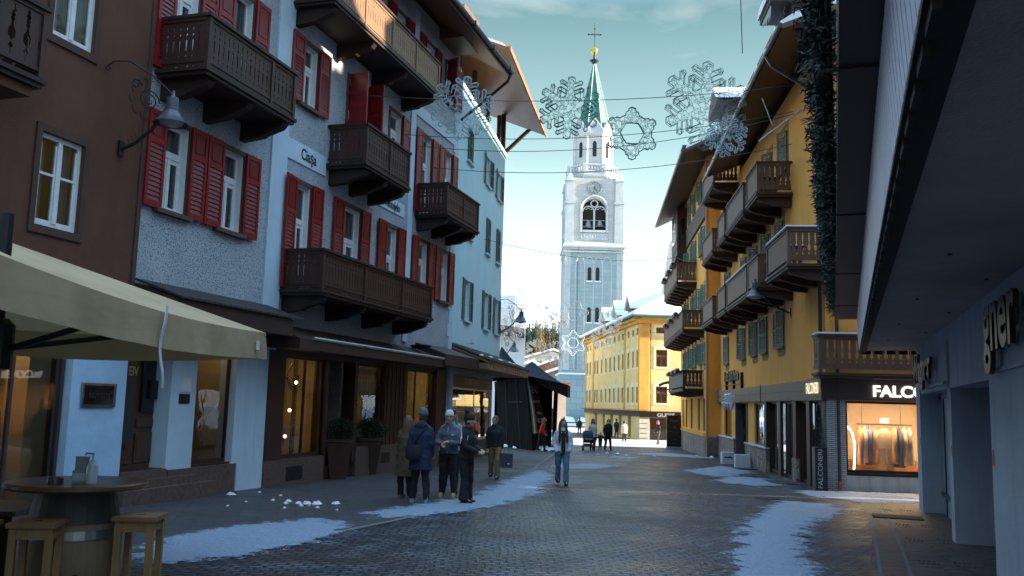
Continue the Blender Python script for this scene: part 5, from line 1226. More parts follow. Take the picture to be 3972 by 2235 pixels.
def chalet(label, loc, w, d, h, pitch, rz=0, wallc=(.40, .30, .22)):
    t = thing('chalet', label, 'chalet', loc, R(rz), 'snowy chalets on the slope left of the tower')
    wl = MB(); wl.box(-w / 2, w / 2, 0, d, -4, h); wl.ext([(-w / 2, h), (w / 2, h), (0, h + pitch)], 0, .3); wl.box(-w / 2 + .3, w / 2 - .3, -.9, -.02, h * .45, h * .45 + .8)
    wl.build('wall', plain('chalet_wall_%d' % int(wallc[0] * 100), wallc, .85, .2, 1, .1), t)
    rf = MB(); o = 1.3
    for s in (-1, 1): rf.hexa([(0, -o, h + pitch + .05), (s * (w / 2 + o), -o, h - pitch * o * 2 / w + .05), (s * (w / 2 + o), d, h - pitch * o * 2 / w + .05), (0, d, h + pitch + .05), (0, -o, h + pitch + .25), (s * (w / 2 + o), -o, h - pitch * o * 2 / w + .25), (s * (w / 2 + o), d, h - pitch * o * 2 / w + .25), (0, d, h + pitch + .25)])
    ro = rf.build('roof', plain('brown_roof_board', (.16, .08, .045), .8), t)
    sn = MB()
    for s in (-1, 1): sn.hexa([(0, -o + .1, h + pitch + .26), (s * (w / 2 + o), -o + .1, h - pitch * o * 2 / w + .26), (s * (w / 2 + o), d, h - pitch * o * 2 / w + .26), (0, d, h + pitch + .26), (0, -o + .1, h + pitch + .75), (s * (w / 2 + o), -o + .1, h - pitch * o * 2 / w + .7), (s * (w / 2 + o), d, h - pitch * o * 2 / w + .7), (0, d, h + pitch + .75)])
    sn.build('roof_snow', M_SNOW, ro)
    wn = MB()
    for k in range(3): wn.box(-w / 2 + w * (.16 + .26 * k), -w / 2 + w * (.16 + .26 * k) + w * .13, -.04, -.01, h * .55, h * .8)
    wn.build('window', M_DARK, t)
    MB().box(w * .18, w * .18 + .7, d * .4, d * .4 + .7, h + pitch * .4, h + pitch + 1.2).build('chimney', plain('pale_chimney', (.5, .45, .4), .9), ro)
chalet('nearest chalet with broad gable and open shed under the snowy roof', (9.2, 170, 3.0), 11, 12, 3.2, 1.9, 3)
chalet('second chalet up the slope with brown timber gable', (10.4, 195, 6.2), 11, 12, 3.0, 2.0, -2, (.30, .16, .09))
chalet('largest white walled chalet highest on the slope', (10.6, 225, 9.6), 12.5, 12, 3.4, 2.0, 6, (.62, .56, .48))
chalet('small pale chalet at the left of the group', (4.7, 200, 7.2), 6, 8, 2.4, 1.1, 10, (.58, .52, .46))
chalet('half hidden chalet just beside the tower', (14.6, 240, 10), 8, 9, 3.2, 1.6, -8, (.42, .28, .18))
cb = thing('pink_house', 'small sunlit pink house glimpsed between tent and tower', 'house', (5.9, 118, 0), 0)
MB().box(-1.2, 1.6, 0, 6, -3, 4.3).build('wall', plain('pink_plaster', (.68, .50, .40), .9, .08, 1), cb)
MB().box(-1.7, 2.1, -.8, 6.5, 4.3, 4.6).build('roof', plain('terracotta_edge', (.45, .10, .05), .8), cb); MB().box(-.5, .4, -.03, -.005, -1.6, 1.2).build('door', M_DARK, cb)
hl = MB(); nx, ny = 30, 26; V = []
def hillz(x, y):
    t = max(0, (y - 150) / 200); return -1.7 + 26 * t ** 1.15 + .8 * sin(x * .13 + y * .05) * min(1, t * 3)
for j in range(ny):
    y = 150 + 12 * j
    for i in range(nx): x = -110 + 260 * i / (nx - 1); V.append((x, y, hillz(x, y)))
hl.add(V, [(j * nx + i, j * nx + i + 1, (j + 1) * nx + i + 1, (j + 1) * nx + i) for j in range(ny - 1) for i in range(nx - 1)])
struct(autosmooth(hl.build('hills', snowmat('hill_snow', (.80, .83, .86)))))
def conifers(name, mat, n, area, hr, seed, lean=1.0):
    rnd = random.Random(seed); mb = MB()
    for _ in range(n):
        x = rnd.uniform(area[0], area[1]); y = rnd.uniform(area[2], area[3]); z = hillz(x, y) - .3; h = rnd.uniform(*hr); r = h * .17 * lean
        mb.tube([(x, y, z), (x, y, z + h)], [.16, .03], 4)
        k = 0; L = 9
        for l in range(L):
            q = l / L; zz = z + h * (.12 + .86 * q); rr = r * (1 - q) * rnd.uniform(.75, 1.2) + .12; m_ = 7; ph = rnd.random() * 6
            for i in range(m_):
                a = ph + 2 * pi * i / m_; rj = rr * rnd.uniform(.6, 1.15)
                mb.add([(x, y, zz + h * .07), (x + rj * cos(a - .3), y + rj * sin(a - .3), zz - h * .03 * rnd.random()), (x + rj * 1.15 * cos(a), y + rj * 1.15 * sin(a), zz - h * .05), (x + rj * cos(a + .3), y + rj * sin(a + .3), zz - h * .03 * rnd.random())], [(0, 1, 2, 3)])
    return struct(mb.build(name, mat), 'stuff')
conifers('spruce_wood', plain('spruce_green', (.030, .062, .036), .9, .5, .35, 0), 340, (-16, 40, 258, 330), (9, 14.5), 3)
conifers('larch_wood', plain('larch_ochre', (.21, .125, .045), .9, .45, .35, 0), 150, (-16, 16, 246, 318), (8, 13.5), 4, .85)
mt = MB(); prof = [(-1500, 380), (-900, 560), (-500, 470), (-200, 640), (-60, 560), (-20, 505), (15, 450), (40, 385), (60, 330), (100, 335), (140, 318), (200, 332), (270, 318), (420, 300), (700, 380), (1200, 300), (1800, 260)]
rings = []
for j, (yy, k) in enumerate(((1500, 0), (1900, .25), (2300, .55), (2700, .82), (3000, 1), (3500, .8))):
    rings.append([(x * (.6 + .4 * yy / 3000), yy + 60 * sin(x * .02 + j), (h_ - 5) * k + (18 * sin(x * .05 + j * 2) if 0 < k < 1 else 0)) for x, h_ in prof])
mt.loft(rings, caps=False, closed=False)
m, t, o = nt('snowy_mountain_rock'); v = coords(t, rnd=False); f = noise(t, v, .012, 8, .65)
principled(t, o, ramp(t, f, [(.42, (.86, .88, .92)), (.56, (.80, .83, .88)), (.66, (.45, .47, .52))]), .9, bumpn(t, noise(t, v, .02, 8, .7), 1, 12))
mo = mt.build('mountain', m); 
struct(autosmooth(mo, 80))
# ---------------------------------------------------------------- ground
def street_mat():
    m, t, o = nt('wet_cobbles'); tc = N(t, 'ShaderNodeTexCoord'); v = tc.outputs['Object']
    warp = N(t, 'ShaderNodeTexNoise', Scale=1.1, Detail=2.0); t.links.new(v, warp.inputs['Vector'])
    vm = N(t, 'ShaderNodeVectorMath', operation='MULTIPLY_ADD'); t.links.new(warp.outputs['Color'], vm.inputs[0]); vm.inputs[1].default_value = (.16, .16, 0); t.links.new(v, vm.inputs[2])
    br = N(t, 'ShaderNodeTexBrick', Scale=1.0); br.offset = .5
    br.inputs['Brick Width'].default_value = .19; br.inputs['Row Height'].default_value = .135
    br.inputs['Mortar Size'].default_value = .021; br.inputs['Mortar Smooth'].default_value = .5; br.inputs['Bias'].default_value = 0.0
    br.inputs['Color1'].default_value = rgb((.040, .049, .070)); br.inputs['Color2'].default_value = rgb((.085, .098, .130)); br.inputs['Mortar'].default_value = rgb((.004, .004, .005))
    t.links.new(vm.outputs[0], br.inputs['Vector'])
    big = noise(t, v, .35, 5, .6); med = noise(t, v, 1.7, 5, .65); fine = noise(t, v, 30, 4, .6)
    col = mixc(t, ramp(t, big, [(.44, (0, 0, 0)), (.60, (1, 1, 1))]), br.outputs['Color'], mixc(t, 1.0, br.outputs['Color'], (.98, .58, .46), 'MULTIPLY'))
    odd = N(t, 'ShaderNodeTexVoronoi', Scale=1.4); t.links.new(v, odd.inputs['Vector']); so_ = N(t, 'ShaderNodeSeparateColor'); t.links.new(odd.outputs['Color'], so_.inputs[0])
    col = mixc(t, mth(t, 'MULTIPLY', so_.outputs[0], .45), col, (.018, .017, .022))
    frost = mth(t, 'MULTIPLY', ramp(t, med, [(.50, (0, 0, 0)), (.74, (1, 1, 1))]), mth(t, 'SUBTRACT', 1.0, br.outputs['Fac']))
    col = mixc(t, mth(t, 'MULTIPLY', frost, .5), col, (.22, .26, .34))
    grit = mth(t, 'GREATER_THAN', noise(t, v, 9, 5, .75), .70); col = mixc(t, mth(t, 'MULTIPLY', grit, .5), col, (.55, .58, .65))
    rough = ramp(t, mth(t, 'ADD', mth(t, 'MULTIPLY', med, .5), mth(t, 'MULTIPLY', big, .5)), [(.38, (.24, .24, .24)), (.60, (.55, .55, .55))])
    h = mth(t, 'ADD', mth(t, 'MULTIPLY', br.outputs['Fac'], -1.0), mth(t, 'MULTIPLY', fine, .25))
    h = mth(t, 'ADD', h, mth(t, 'MULTIPLY', noise(t, v, 7.5, 2, .5), 1.1))
    principled(t, o, col, rough, bumpn(t, h, 1.0, .042), spec=.42); return m
def slab_mat(name, c, sc, w_, hgt, red=False):
    m, t, o = nt(name); tc = N(t, 'ShaderNodeTexCoord'); v = tc.outputs['Object']
    mp = N(t, 'ShaderNodeMapping'); mp.inputs['Rotation'].default_value = (0, 0, R(-14)); t.links.new(v, mp.inputs[0])
    br = N(t, 'ShaderNodeTexBrick', Scale=sc); br.inputs['Brick Width'].default_value = w_; br.inputs['Row Height'].default_value = hgt
    br.inputs['Mortar Size'].default_value = .012; br.inputs['Color1'].default_value = rgb(c); br.inputs['Color2'].default_value = rgb([x * 1.22 for x in c]); br.inputs['Mortar'].default_value = rgb([x * .35 for x in c])
    t.links.new(mp.outputs[0], br.inputs['Vector'])
    f = noise(t, v, .8, 6, .65); g = noise(t, v, 12, 5, .7)
    col = mixc(t, mth(t, 'MULTIPLY', f, .7), br.outputs['Color'], [x * .6 for x in c])
    if red: col = mixc(t, ramp(t, noise(t, v, 2.2, 4), [(.52, (0, 0, 0)), (.62, (1, 1, 1))]), col, (.17, .075, .055))
    sp = mth(t, 'GREATER_THAN', g, .69); col = mixc(t, mth(t, 'MULTIPLY', sp, .22), col, (.4, .45, .55))
    h = mth(t, 'ADD', mth(t, 'MULTIPLY', br.outputs['Fac'], -1.0), mth(t, 'MULTIPLY', g, .5))
    principled(t, o, col, ramp(t, f, [(.3, (.42, .42, .42)), (.7, (.75, .75, .75))]), bumpn(t, h, .5, .015)); return m
def sheet(name, poly, lift, mat, kind='structure', sub=0):
    mb = MB(); n = len(poly); mb.add([(x, y, gz(y) + lift) for x, y in poly], [tuple(range(n))]); o = mb.build(name, mat)
    if kind: o['kind'] = kind
    return o
gd = MB(); ys = [-60, -20, 110, 150, 400, 4000, 9000]
for j in range(len(ys) - 1):
    a, b = ys[j], ys[j + 1]
    za, zb = (gz(a) - .012 - (0 if a < 150 else 0)), (gz(b) - .012)
    gd.add([(-6000 if a > 100 else -120, a, za), (6000 if a > 100 else 160, a, za), (6000 if b > 110 else 160, b, zb), (-6000 if b > 110 else -120, b, zb)], [(0, 1, 2, 3)])
struct(gd.build('ground', snowmat('trodden_snow_ground', (.55, .57, .60))))
ST = [(-3.6, -20), (9, -20)] + [(9.0, 0), (12, 18), (10.9, 30), (12.6, 46), (16, 60), (40, 66), (40, 80), (12.3, 80), (14.5, 110), (2.5, 110), (-2, 75), (2.6, 47), (.94, 30.6), (-.21, 20.25), (-1.22, 16.3), (-1.76, 14.9), (-2.5, 13.0), (-3.4, 11.6), (-4.04, 10.7)]
sheet('street', ST, 0, street_mat())
PVL = [(-3.6, -20), (-4.04, 10.7), (-3.4, 11.6), (-2.5, 13.0), (-1.76, 14.9), (-1.22, 16.3), (-.21, 20.25), (.94, 30.6), (2.6, 47), (-2, 75), (-12, 75), (-12, -20)]
sheet('side_street', [(3.2, 59.2), (9.5, 58.2), (40, 58), (40, 81), (12.2, 81), (3, 80), (1.5, 70)], .004, snowmat('sun_band_snow', (.52, .50, .47)))  # pale snow laid along the sunlit band, brightness put into its colour
sheet('pavement', PVL, .004, slab_mat('grey_pavement_slabs', (.050, .051, .057), 1.0, .62, .42))
PVR = [(2.6, -4), (4.25, 10.7), (6.1, 15.2), (8.05, 20.6), (8.6, 23.0), (10.8, 23.4), (12, 20), (9, 0), (7, -4)]
sheet('porphyry_pavement', PVR, .004, polygonal('porphyry_mosaic', [(.058, .038, .034), (.040, .036, .037), (.080, .040, .030), (.032, .030, .033), (.055, .05, .053)], 2.6, (.022, .02, .021), .55, .4))
cu = MB()
for P, w_ in ((PVL[1:9], .10),):
    for a, b in zip(P[:-1], P[1:]):
        d = Vector((b[0] - a[0], b[1] - a[1], 0)).normalized(); n = Vector((d.y, -d.x, 0)) * w_
        cu.add([(a[0], a[1], gz(a[1]) + .009), (b[0], b[1], gz(b[1]) + .009), (b[0] - n.x, b[1] - n.y, gz(b[1]) + .009), (a[0] - n.x, a[1] - n.y, gz(a[1]) + .009)], [(0, 1, 2, 3)])
struct(cu.build('kerb_strip', plain('kerb_stone', (.13, .13, .135), .7, .25, 5, .3, 30)))
dr = MB()
for off in (0, .36):
    P = [(4.2 + off, 10.3), (5.4 + off, 13.4), (6.9 + off, 17.4), (8.0 + off * .9, 20.6)]
    for a, b in zip(P[:-1], P[1:]): dr.add([(a[0], a[1], gz(a[1]) + .009), (a[0] + .05, a[1], gz(a[1]) + .009), (b[0] + .05, b[1], gz(b[1]) + .009), (b[0], b[1], gz(b[1]) + .009)], [(0, 1, 2, 3)])
struct(dr.build('drain_strip', plain('pale_drain_edge', (.085, .09, .105), .6, .3, 9, .3)))
def snow_patch(label, poly, seed=1, thick=.012, dense=.5, grid=.12):
    cx = sum(p[0] for p in poly) / len(poly); cy = sum(p[1] for p in poly) / len(poly)
    x0, x1 = min(p[0] for p in poly), max(p[0] for p in poly); y0, y1 = min(p[1] for p in poly), max(p[1] for p in poly)
    gx = max(grid, (x1 - x0) / 60); gy = max(grid, (y1 - y0) / 70); nx = int((x1 - x0 + 1.0) / gx) + 2; ny = int((y1 - y0 + 1.0) / gy) + 2
    def dist(px, py):
        d = 1e9; n = len(poly)
        for i in range(n):
            a, b = poly[i], poly[(i + 1) % n]; vx, vy = b[0] - a[0], b[1] - a[1]; L = vx * vx + vy * vy or 1
            t = max(0, min(1, ((px - a[0]) * vx + (py - a[1]) * vy) / L)); d = min(d, hypot(px - a[0] - t * vx, py - a[1] - t * vy))
        return d if inside((px, py), poly) else -d
    V = []; F = []; A = []
    for j in range(ny):
        for i in range(nx):
            x = x0 - .5 + i * gx; y = y0 - .5 + j * gy; d = dist(x, y); f = max(0, min(1, .30 + d / .8)); A.append(f)
            V.append((x - cx, y - cy, gz(y) - gz(cy) + .012 + thick * max(0, min(1, d / .5)) * (.75 + .25 * sin(x * 5 + y * 3))))
    for j in range(ny - 1):
        for i in range(nx - 1):
            q = (j * nx + i, j * nx + i + 1, (j + 1) * nx + i + 1, (j + 1) * nx + i)
            if max(A[k] for k in q) > 0: F.append(q)
    me = bpy.data.meshes.new('snow_patch'); me.from_pydata(V, [], F); at = me.attributes.new('cover', 'FLOAT', 'POINT'); at.data.foreach_set('value', A)
    me.polygons.foreach_set('use_smooth', [True] * len(F)); me.update()
    key = 'patch_snow_%d' % int(dense * 100)
    if key not in MATS:
        m, t, o = nt(key); v = coords(t, (1.2, 1.0, 1), (0, 0, R(20))); at = N(t, 'ShaderNodeAttribute', attribute_name='cover')
        f = noise(t, v, 1.7, 12, .84); g = noise(t, v, 22, 4, .7)
        k = mth(t, 'ADD', mth(t, 'MULTIPLY', f, 1.5), mth(t, 'ADD', mth(t, 'MULTIPLY', g, .35), mth(t, 'MULTIPLY', at.outputs['Fac'], .50)))
        al = ramp(t, k, [(1.22 - dense * .5, (0, 0, 0)), (1.55 - dense * .5, (.42, .42, .42)), (1.95 - dense * .5, (.80, .80, .80))])
        p = N(t, 'ShaderNodeBsdfPrincipled', Roughness=.6); t.links.new(ramp(t, g, [(.3, (.20, .27, .38)), (.65, (.36, .45, .58))]), p.inputs['Base Color']); t.links.new(bumpn(t, mth(t, 'ADD', g, f), .6, .03), p.inputs['Normal'])
        tr = N(t, 'ShaderNodeBsdfTransparent'); mx = N(t, 'ShaderNodeMixShader'); t.links.new(al, mx.inputs[0]); t.links.new(tr.outputs[0], mx.inputs[1]); t.links.new(p.outputs[0], mx.inputs[2]); t.links.new(mx.outputs[0], o.inputs['Surface'])
        MATS[key] = m
    me.materials.append(MATS[key]); o = put('snow_patch', me, None, (cx, cy, gz(cy))); return tag(o, label, 'snow', 'patches of packed snow on the paving')
snow_patch('broad packed snow beside the barrel table at lower left', [(-4.3, 10.9), (-4.35, 12.6), (-3.8, 13.7), (-3.1, 14.6), (-2.6, 14.2), (-2.5, 13.0), (-2.9, 11.8), (-3.3, 10.9), (-3.9, 10.5)], dense=.54)
snow_patch('long snow strip curving past the feet of the standing group', [(-2.3, 15.9), (-1.6, 17.4), (-.6, 19.6), (.25, 25.5), (1.1, 29.6), (1.2, 26.8), (.6, 21), (-.4, 17.5), (-1.3, 16.1), (-2.0, 15.3)], dense=.54)
snow_patch('flat oval snow patch right of the woman in the white jacket', [(1.8, 33), (2.6, 34.6), (3.2, 35.1), (4.1, 34), (3.1, 31.9), (2, 31.3)], dense=.62)
snow_patch('icy mound in front of the two white boxes', [(6.4, 32), (7.4, 33.8), (8.3, 35.1), (8.6, 33), (8.1, 30.5), (6.7, 29.2)], dense=.66, thick=.12)
snow_patch('icy patch before the hotel shop door mats', [(6.5, 27.5), (7.3, 29.2), (8.0, 28.6), (7.8, 25.9), (6.9, 25.4), (6.3, 26.4)], dense=.64, thick=.08)
snow_patch('snow band along the foot of the lit fashion shop', [(7.7, 23.75), (8.6, 23.95), (10.6, 23.65), (10.6, 22.0), (9.2, 21.0), (8.2, 21.0), (7.6, 22.4)], dense=.54)
snow_patch('wide snow strip running down the right of the street', [(6.3, 20.4), (7.1, 20.1), (6.8, 18.8), (6.0, 17.2), (5.2, 16.2), (4.3, 13.6), (3.3, 10.4), (2.75, 10.3), (3.3, 12.7), (4.3, 15.6), (5.4, 18.6)], dense=.54)
snow_patch('thin frost patch in the middle of the near street', [(-1.2, 12.2), (-.3, 13.2), (.2, 12.8), (-.2, 11.6), (-.9, 11.2)], dense=.42)
snow_patch('faint snow streak near the advertising totem', [(6.6, 47), (8.2, 49), (9.6, 47), (9.9, 43.5), (8.4, 44), (7.2, 45.2)], dense=.52)
snow_patch('small snow patch near the child in the street', [(4.7, 41.2), (5.3, 42.4), (6.0, 42.1), (5.7, 40.8)], dense=.54)
hp = MB(); rings = []
for k in range(15):
    t = k / 14; cx = -.2 + 2.75 * t; cy = 53.4 - 6.3 * t; hh = .34 * (1 - abs(t - .35)) + .08 * sin(k * 2.7); w_ = .55 + .15 * sin(k * 1.3)
    rings.append([(cx + w_ * cos(a) * .9, cy + w_ * cos(a) * .4, gz(cy) - .03 + hh * max(0, sin(a)) * (1 + .2 * sin(k * 3 + a * 4))) for a in [pi * j / 8 for j in range(9)]])
hp.loft(rings, closed=False, caps=False); tag(autosmooth(hp.build('snow_heap', M_SNOW), 70), 'ridge of shovelled snow along the foot of the black tent', 'snow')
hp = MB()
for k in range(40):
    a = random.uniform(3, 16); hp.lathe([(1.2, -.3), (1.0, .5), (.5, 1.1 + .6 * random.random()), (0, 1.5)], 9, (a, 139 + random.random() * 1.5, gz(139)), sy=.8)
tag(autosmooth(hp.build('snow_heap', M_SNOW), 70), 'big snow bank piled against the foot of the bell tower', 'snow')
rl = MB(); rl.tube([(2, 132, .2 + gz(132)), (14, 132, .2 + gz(132))], .09, 5); rl.tube([(2, 132, .8 + gz(132)), (14, 132, .8 + gz(132))], .09, 5)
for k in range(7): rl.tube([(2 + 2 * k, 132, gz(132) - .2), (2 + 2 * k, 132, .9 + gz(132))], .08, 5)
tag(rl.build('railing', M_BLACK), 'low dark railing in front of the snow bank by the tower', 'railing')
rnd = random.Random(11)
def lump(r, seed):
    q = random.Random(seed); mb = MB(); mb.lathe([(0, -.3 * r), (.8 * r, -.2 * r), (1.0 * r, .2 * r), (.6 * r, .7 * r), (0, .8 * r)], 7)
    mb.v = [(x * (1 + .35 * q.uniform(-1, 1)), y * (1 + .3 * q.uniform(-1, 1)), z * (1 + .4 * q.uniform(-.5, 1))) for x, y, z in mb.v]; return mb
LM = [lump(1, k).mesh('snow_chunk', M_SNOW) for k in range(5)]
spots = [(-5.53, 18.3, .09), (-3.86, 17.0, .07), (-3.69, 16.9, .09), (-4.13, 17.3, .07), (-3.5, 16.9, .10), (-4.1, 17.0, .05), (-3.75, 16.7, .05), (-3.4, 16.5, .04), (-4.5, 17.6, .04), (-3.2, 17.1, .08), (-3.95, 16.3, .035), (-4.9, 17.2, .03), (-5.2, 19.2, .04), (-4.6, 18.6, .035), (-3.0, 16.2, .03), (-5.0, 16.4, .03)]
for k, (x, y, r) in enumerate(spots):
    o = put('snow_chunk', LM[k % 5], None, (x, y, gz(y) + .2 * r), (0, 0, k)); o.scale = (r, r * .9, r * .75)
    tag(o, 'loose snow chunk scattered on the left pavement below the shop front', 'snow chunk', 'snow chunks on the left pavement')
for k, (x, y, r) in enumerate([(5.0, 45.5, .12), (5.4, 44.6, .16), (5.7, 43.2, .12), (10.6, 47.6, .2), (10.2, 46.8, .14), (6.6, 44.9, .1), (9.4, 45.0, .1), (9.9, 43.9, .14), (4.4, 43.8, .08), (7.1, 43.8, .09)]):
    o = put('snow_chunk', LM[(k + 2) % 5], None, (x, y, gz(y) + .03), (0, 0, k * 2)); o.scale = (r * .85, r * .7, r * .55)
    tag(o, 'broken snow chunk lying in the far street before the hotel wing', 'snow chunk', 'snow chunks in the far street')
def mat_on(label, x, y, w_, d_, rz, c=(.03, .03, .033)):
    o = MB().box(-w_ / 2, w_ / 2, -d_ / 2, d_ / 2, 0, .02).build('door_mat', plain('rubber_mat_%d' % int(c[0] * 1000), c, .8, .3, 20, .4), None, (x, y, gz(y) + .008), (0, 0, R(rz))); tag(o, label, 'door mat')
mat_on('black door mat before the nearer hotel shop door', 8.0, 27.0, 1.0, 1.3, -5); mat_on('black door mat before the farther hotel shop door', 8.15, 30.2, .9, 1.3, -5)
mat_on('brown door mat at the arcade door on the right', 7.55, 17.6, .9, .6, -20, (.055, .03, .026)); mat_on('dark grate beside the white box on the pavement', 9.0, 34.2, .8, .5, -5)
MB_ = MB().lathe([(0, 0), (.3, 0), (.3, .006), (0, .006)], 20)
tag(MB_.build('manhole_cover', plain('iron_cover', (.03, .03, .032), .5, .3, 12, .3, metal=.5), None, (6.1, 21.3, gz(21.3) + .006)), 'round dark manhole cover in the street near the hotel corner', 'manhole cover')
for k, (x, y) in enumerate(((6.55, 14.3), (7.3, 16.4), (8.2, 19.3), (5.7, 12.0))):
    mb = MB()
    for q in range(3):
        for s in (0, .42):
            for j in range(4): mb.box(s + j * .06 + .02 * q, s + j * .06 + .03 + .02 * q, -q * .24, -q * .24 + .05, 0, .004)
    struct(mb.build('light_well_slots', M_DARK, None, (x - .3, y, gz(y) + .008), (0, 0, R(-18))))
# ---------------------------------------------------------------- black tent
TN = thing('black_tent', 'black peaked event tent with printed banner beside the pale blue house', 'tent', (1.0, 51, 0))
M_TENT = plain('black_tent_fabric', (.0035, .004, .0055), .9, .3, 2.5, .25, 8, spec=.08)
M_TENT2 = plain('navy_tent_roof', (.012, .016, .030), .8, .3, 2.5, .3, 6, spec=.15)
A, Bq, Cq, Dq = Vector((.30, -3.5, -.75)), Vector((-1.9, 3.8, -.85)), Vector((1.0, 5, -.9)), Vector((1.40, -.6, -.80))
At, Bt, Ct, Dt = Vector((-.2, -2.0, 3.35)), Vector((-1.9, 3.8, 3.0)), Vector((.2, 5, 3.1)), Vector((.35, .0, 3.4))
wl = MB()
def strip(a, b, c, d, n=12, sag=.25, mi=0, mbx=None):
    mbx = mbx or wl; rows = []
    for k in range(n + 1):
        t = k / n; p = a.lerp(b, t); q = d.lerp(c, t); row = []
        for j in range(9):
            u = j / 8; r = p.lerp(q, u); nrm = (b - a).cross(d - a).normalized(); r = r + nrm * (sag * sin(pi * u) + .03 * sin(k * 2.2 + j)); row.append(tuple(r))
        rows.append(row)
    mbx.loft(rows, mi, caps=False, closed=False)
strip(A, Bq, Bt, At, 16, .12); strip(A, Dq, Dt, At, 12, .06); strip(Bq, Cq, Ct, Bt, 8, .1); strip(Cq, Dq, Dt, Ct, 8, .1)
wo = wl.build('fabric_wall', M_TENT, TN); autosmooth(wo, 60)
fr = MB(); [fr.tube([A.lerp(Bq, t) + Vector((.02, -.03, 0)), At.lerp(Bt, t) + Vector((.02, -.03, -.2))], .02, 5) for t in (.28, .62)]; fr.tube([A.lerp(Bq, .28) + Vector((.02, -.04, 2.6)), A.lerp(Bq, .62) + Vector((.02, -.04, 2.6))], .02, 5); fr.build('door_seam', plain('tent_seam', (.03, .03, .034), .6), TN)
rf = MB(); pk1, pk2 = Vector((-1.5, .9, 5.0)), Vector((.25, 0, 4.15))
def fan(peak, poly, mbx):
    n = len(poly)
    for i in range(n):
        a, b = poly[i], poly[(i + 1) % n]; rows = []
        for k in range(7):
            t = k / 6; tt = t ** 1.25; row = []
            for j in range(5):
                e = a.lerp(b, j / 4); p = e.lerp(peak, t); p.z = e.z + (peak.z - e.z) * tt; row.append(tuple(p))
            rows.append(row)
        mbx.loft(rows, 0, caps=False, closed=False)
fan(pk1, [Vector((-1.3, -1.6, 3.2)), Vector((.2, 1, 3.3)), Vector((-.6, 4.2, 3.1)), Vector((-2.6, 3.5, 3.0)), Vector((-2.2, .5, 3.1))], rf)
fan(pk2, [Vector((.2, -2.4, 3.2)), Vector((1.95, -5.0, 2.72)), Vector((2.5, .5, 2.75)), Vector((1.2, 4, 3.0)), Vector((-.8, 3.5, 3.1)), Vector((-1.0, -1.2, 3.2))], rf)
autosmooth(rf.build('peaked_roof', M_TENT2, TN), 50)
aw = MB(); pts = [Vector((.35, -2.6, 3.05)), Vector((1.95, -5.0, 2.55)), Vector((2.5, .5, 2.6))]
aw.hexa([(.5, -2.2, 2.8), (1.98, -5.1, 2.1), (2.5, .5, 2.15), (1.4, 1, 2.6), (.3, -2.4, 3.2), (1.98, -5.1, 2.75), (2.5, .5, 2.78), (1.2, 1, 3.3)])
aw.build('awning_valance', M_TENT, TN)
MB().box(.25, 1.5, .9, .95, -.95, 3.1).build('rear_fabric', M_TENT, TN)
pk = MB(); pk.tube([(1.55, -.9, -.75), (1.6, -1.2, 2.6)], .12, 8); pk.build('corner_leg', M_TENT, TN)
def on_banner(u, h, off=.05):
    b = A.lerp(Dq, u); t = At.lerp(Dt, u); p = b.lerp(t, h); n = (Dq - A).cross(At - A).normalized()
    if n.y > 0: n = -n
    s = .06 * sin(pi * h); return p + n * (off + s)
bn = MB()
for c0, c1, mi in ((.03, .13, 0), (.13, .23, 1), (.23, .33, 2)):
    rows = [[tuple(on_banner(c, .22 + .76 * k / 10)) for c in (c0, c1)] for k in range(11)]; bn.loft(rows, mi, caps=False, closed=False)
bn.build('flag_stripe', [plain('flag_green', (.03, .16, .08), .7), plain('flag_white', (.6, .6, .6), .7), plain('flag_red', (.42, .03, .03), .7)], TN)
tx = MB()
def banner_text(s, size, u, h, sx=1):
    t = text_mb(s, size, .004, sx, .01, 'LEFT'); o = on_banner(u, h); du = (on_banner(u + .2, h) - o).normalized(); dh = (on_banner(u, h + .06) - o).normalized()
    t.v = [tuple(o + du * x + dh * z + du.cross(dh) * -.03) for x, y, z in t.v]; tx.join(t)
banner_text('EA7', .60, .38, .78, 1.5); banner_text('EMPORIO', .18, .38, .63, 1.6); banner_text('1', .50, .36, .40, 1.4); banner_text('RUE', .38, .48, .38, 1.6); banner_text('OFFICIAL', .14, .48, .48, 1.6)
tx.build('banner_lettering', plain('banner_white', (.6, .6, .62), .7, .05, 3, 0), TN)
# ---------------------------------------------------------------- parasol with barrel table
UM = thing('market_parasol', 'large cream market parasol over the barrel table at the left edge', 'parasol', (-4.95, 7.4, gz(7.4)))
M_CANV = plain('cream_canvas', (.62, .53, .38), .85, .07, 2, .15, 30)
def canvas():
    m, t, o = nt('translucent_canvas'); v = coords(t); f = noise(t, v, 2.2, 5)
    p = N(t, 'ShaderNodeBsdfPrincipled', Roughness=.85); t.links.new(ramp(t, f, [(.3, (.40, .29, .16)), (.7, (.52, .385, .23))]), p.inputs['Base Color'])
    t.links.new(bumpn(t, noise(t, coords(t, (2.2, .5, 2)), 1.1, 4), .30, .07), p.inputs['Normal'])
    tl = N(t, 'ShaderNodeBsdfTranslucent'); tl.inputs[0].default_value = rgb((.55, .42, .20))
    mx = N(t, 'ShaderNodeMixShader'); mx.inputs[0].default_value = .12; t.links.new(p.outputs[0], mx.inputs[1]); t.links.new(tl.outputs[0], mx.inputs[2]); t.links.new(mx.outputs[0], o.inputs['Surface']); return m
M_CANVAS = canvas()
hx, hy, ez, az_ = 2.08, 3.05, 2.62, 3.30
cv = MB(); cor = [Vector((-hx, -hy, ez)), Vector((hx, -hy - .05, ez)), Vector((hx, hy, ez - .04)), Vector((-hx, hy, ez))]
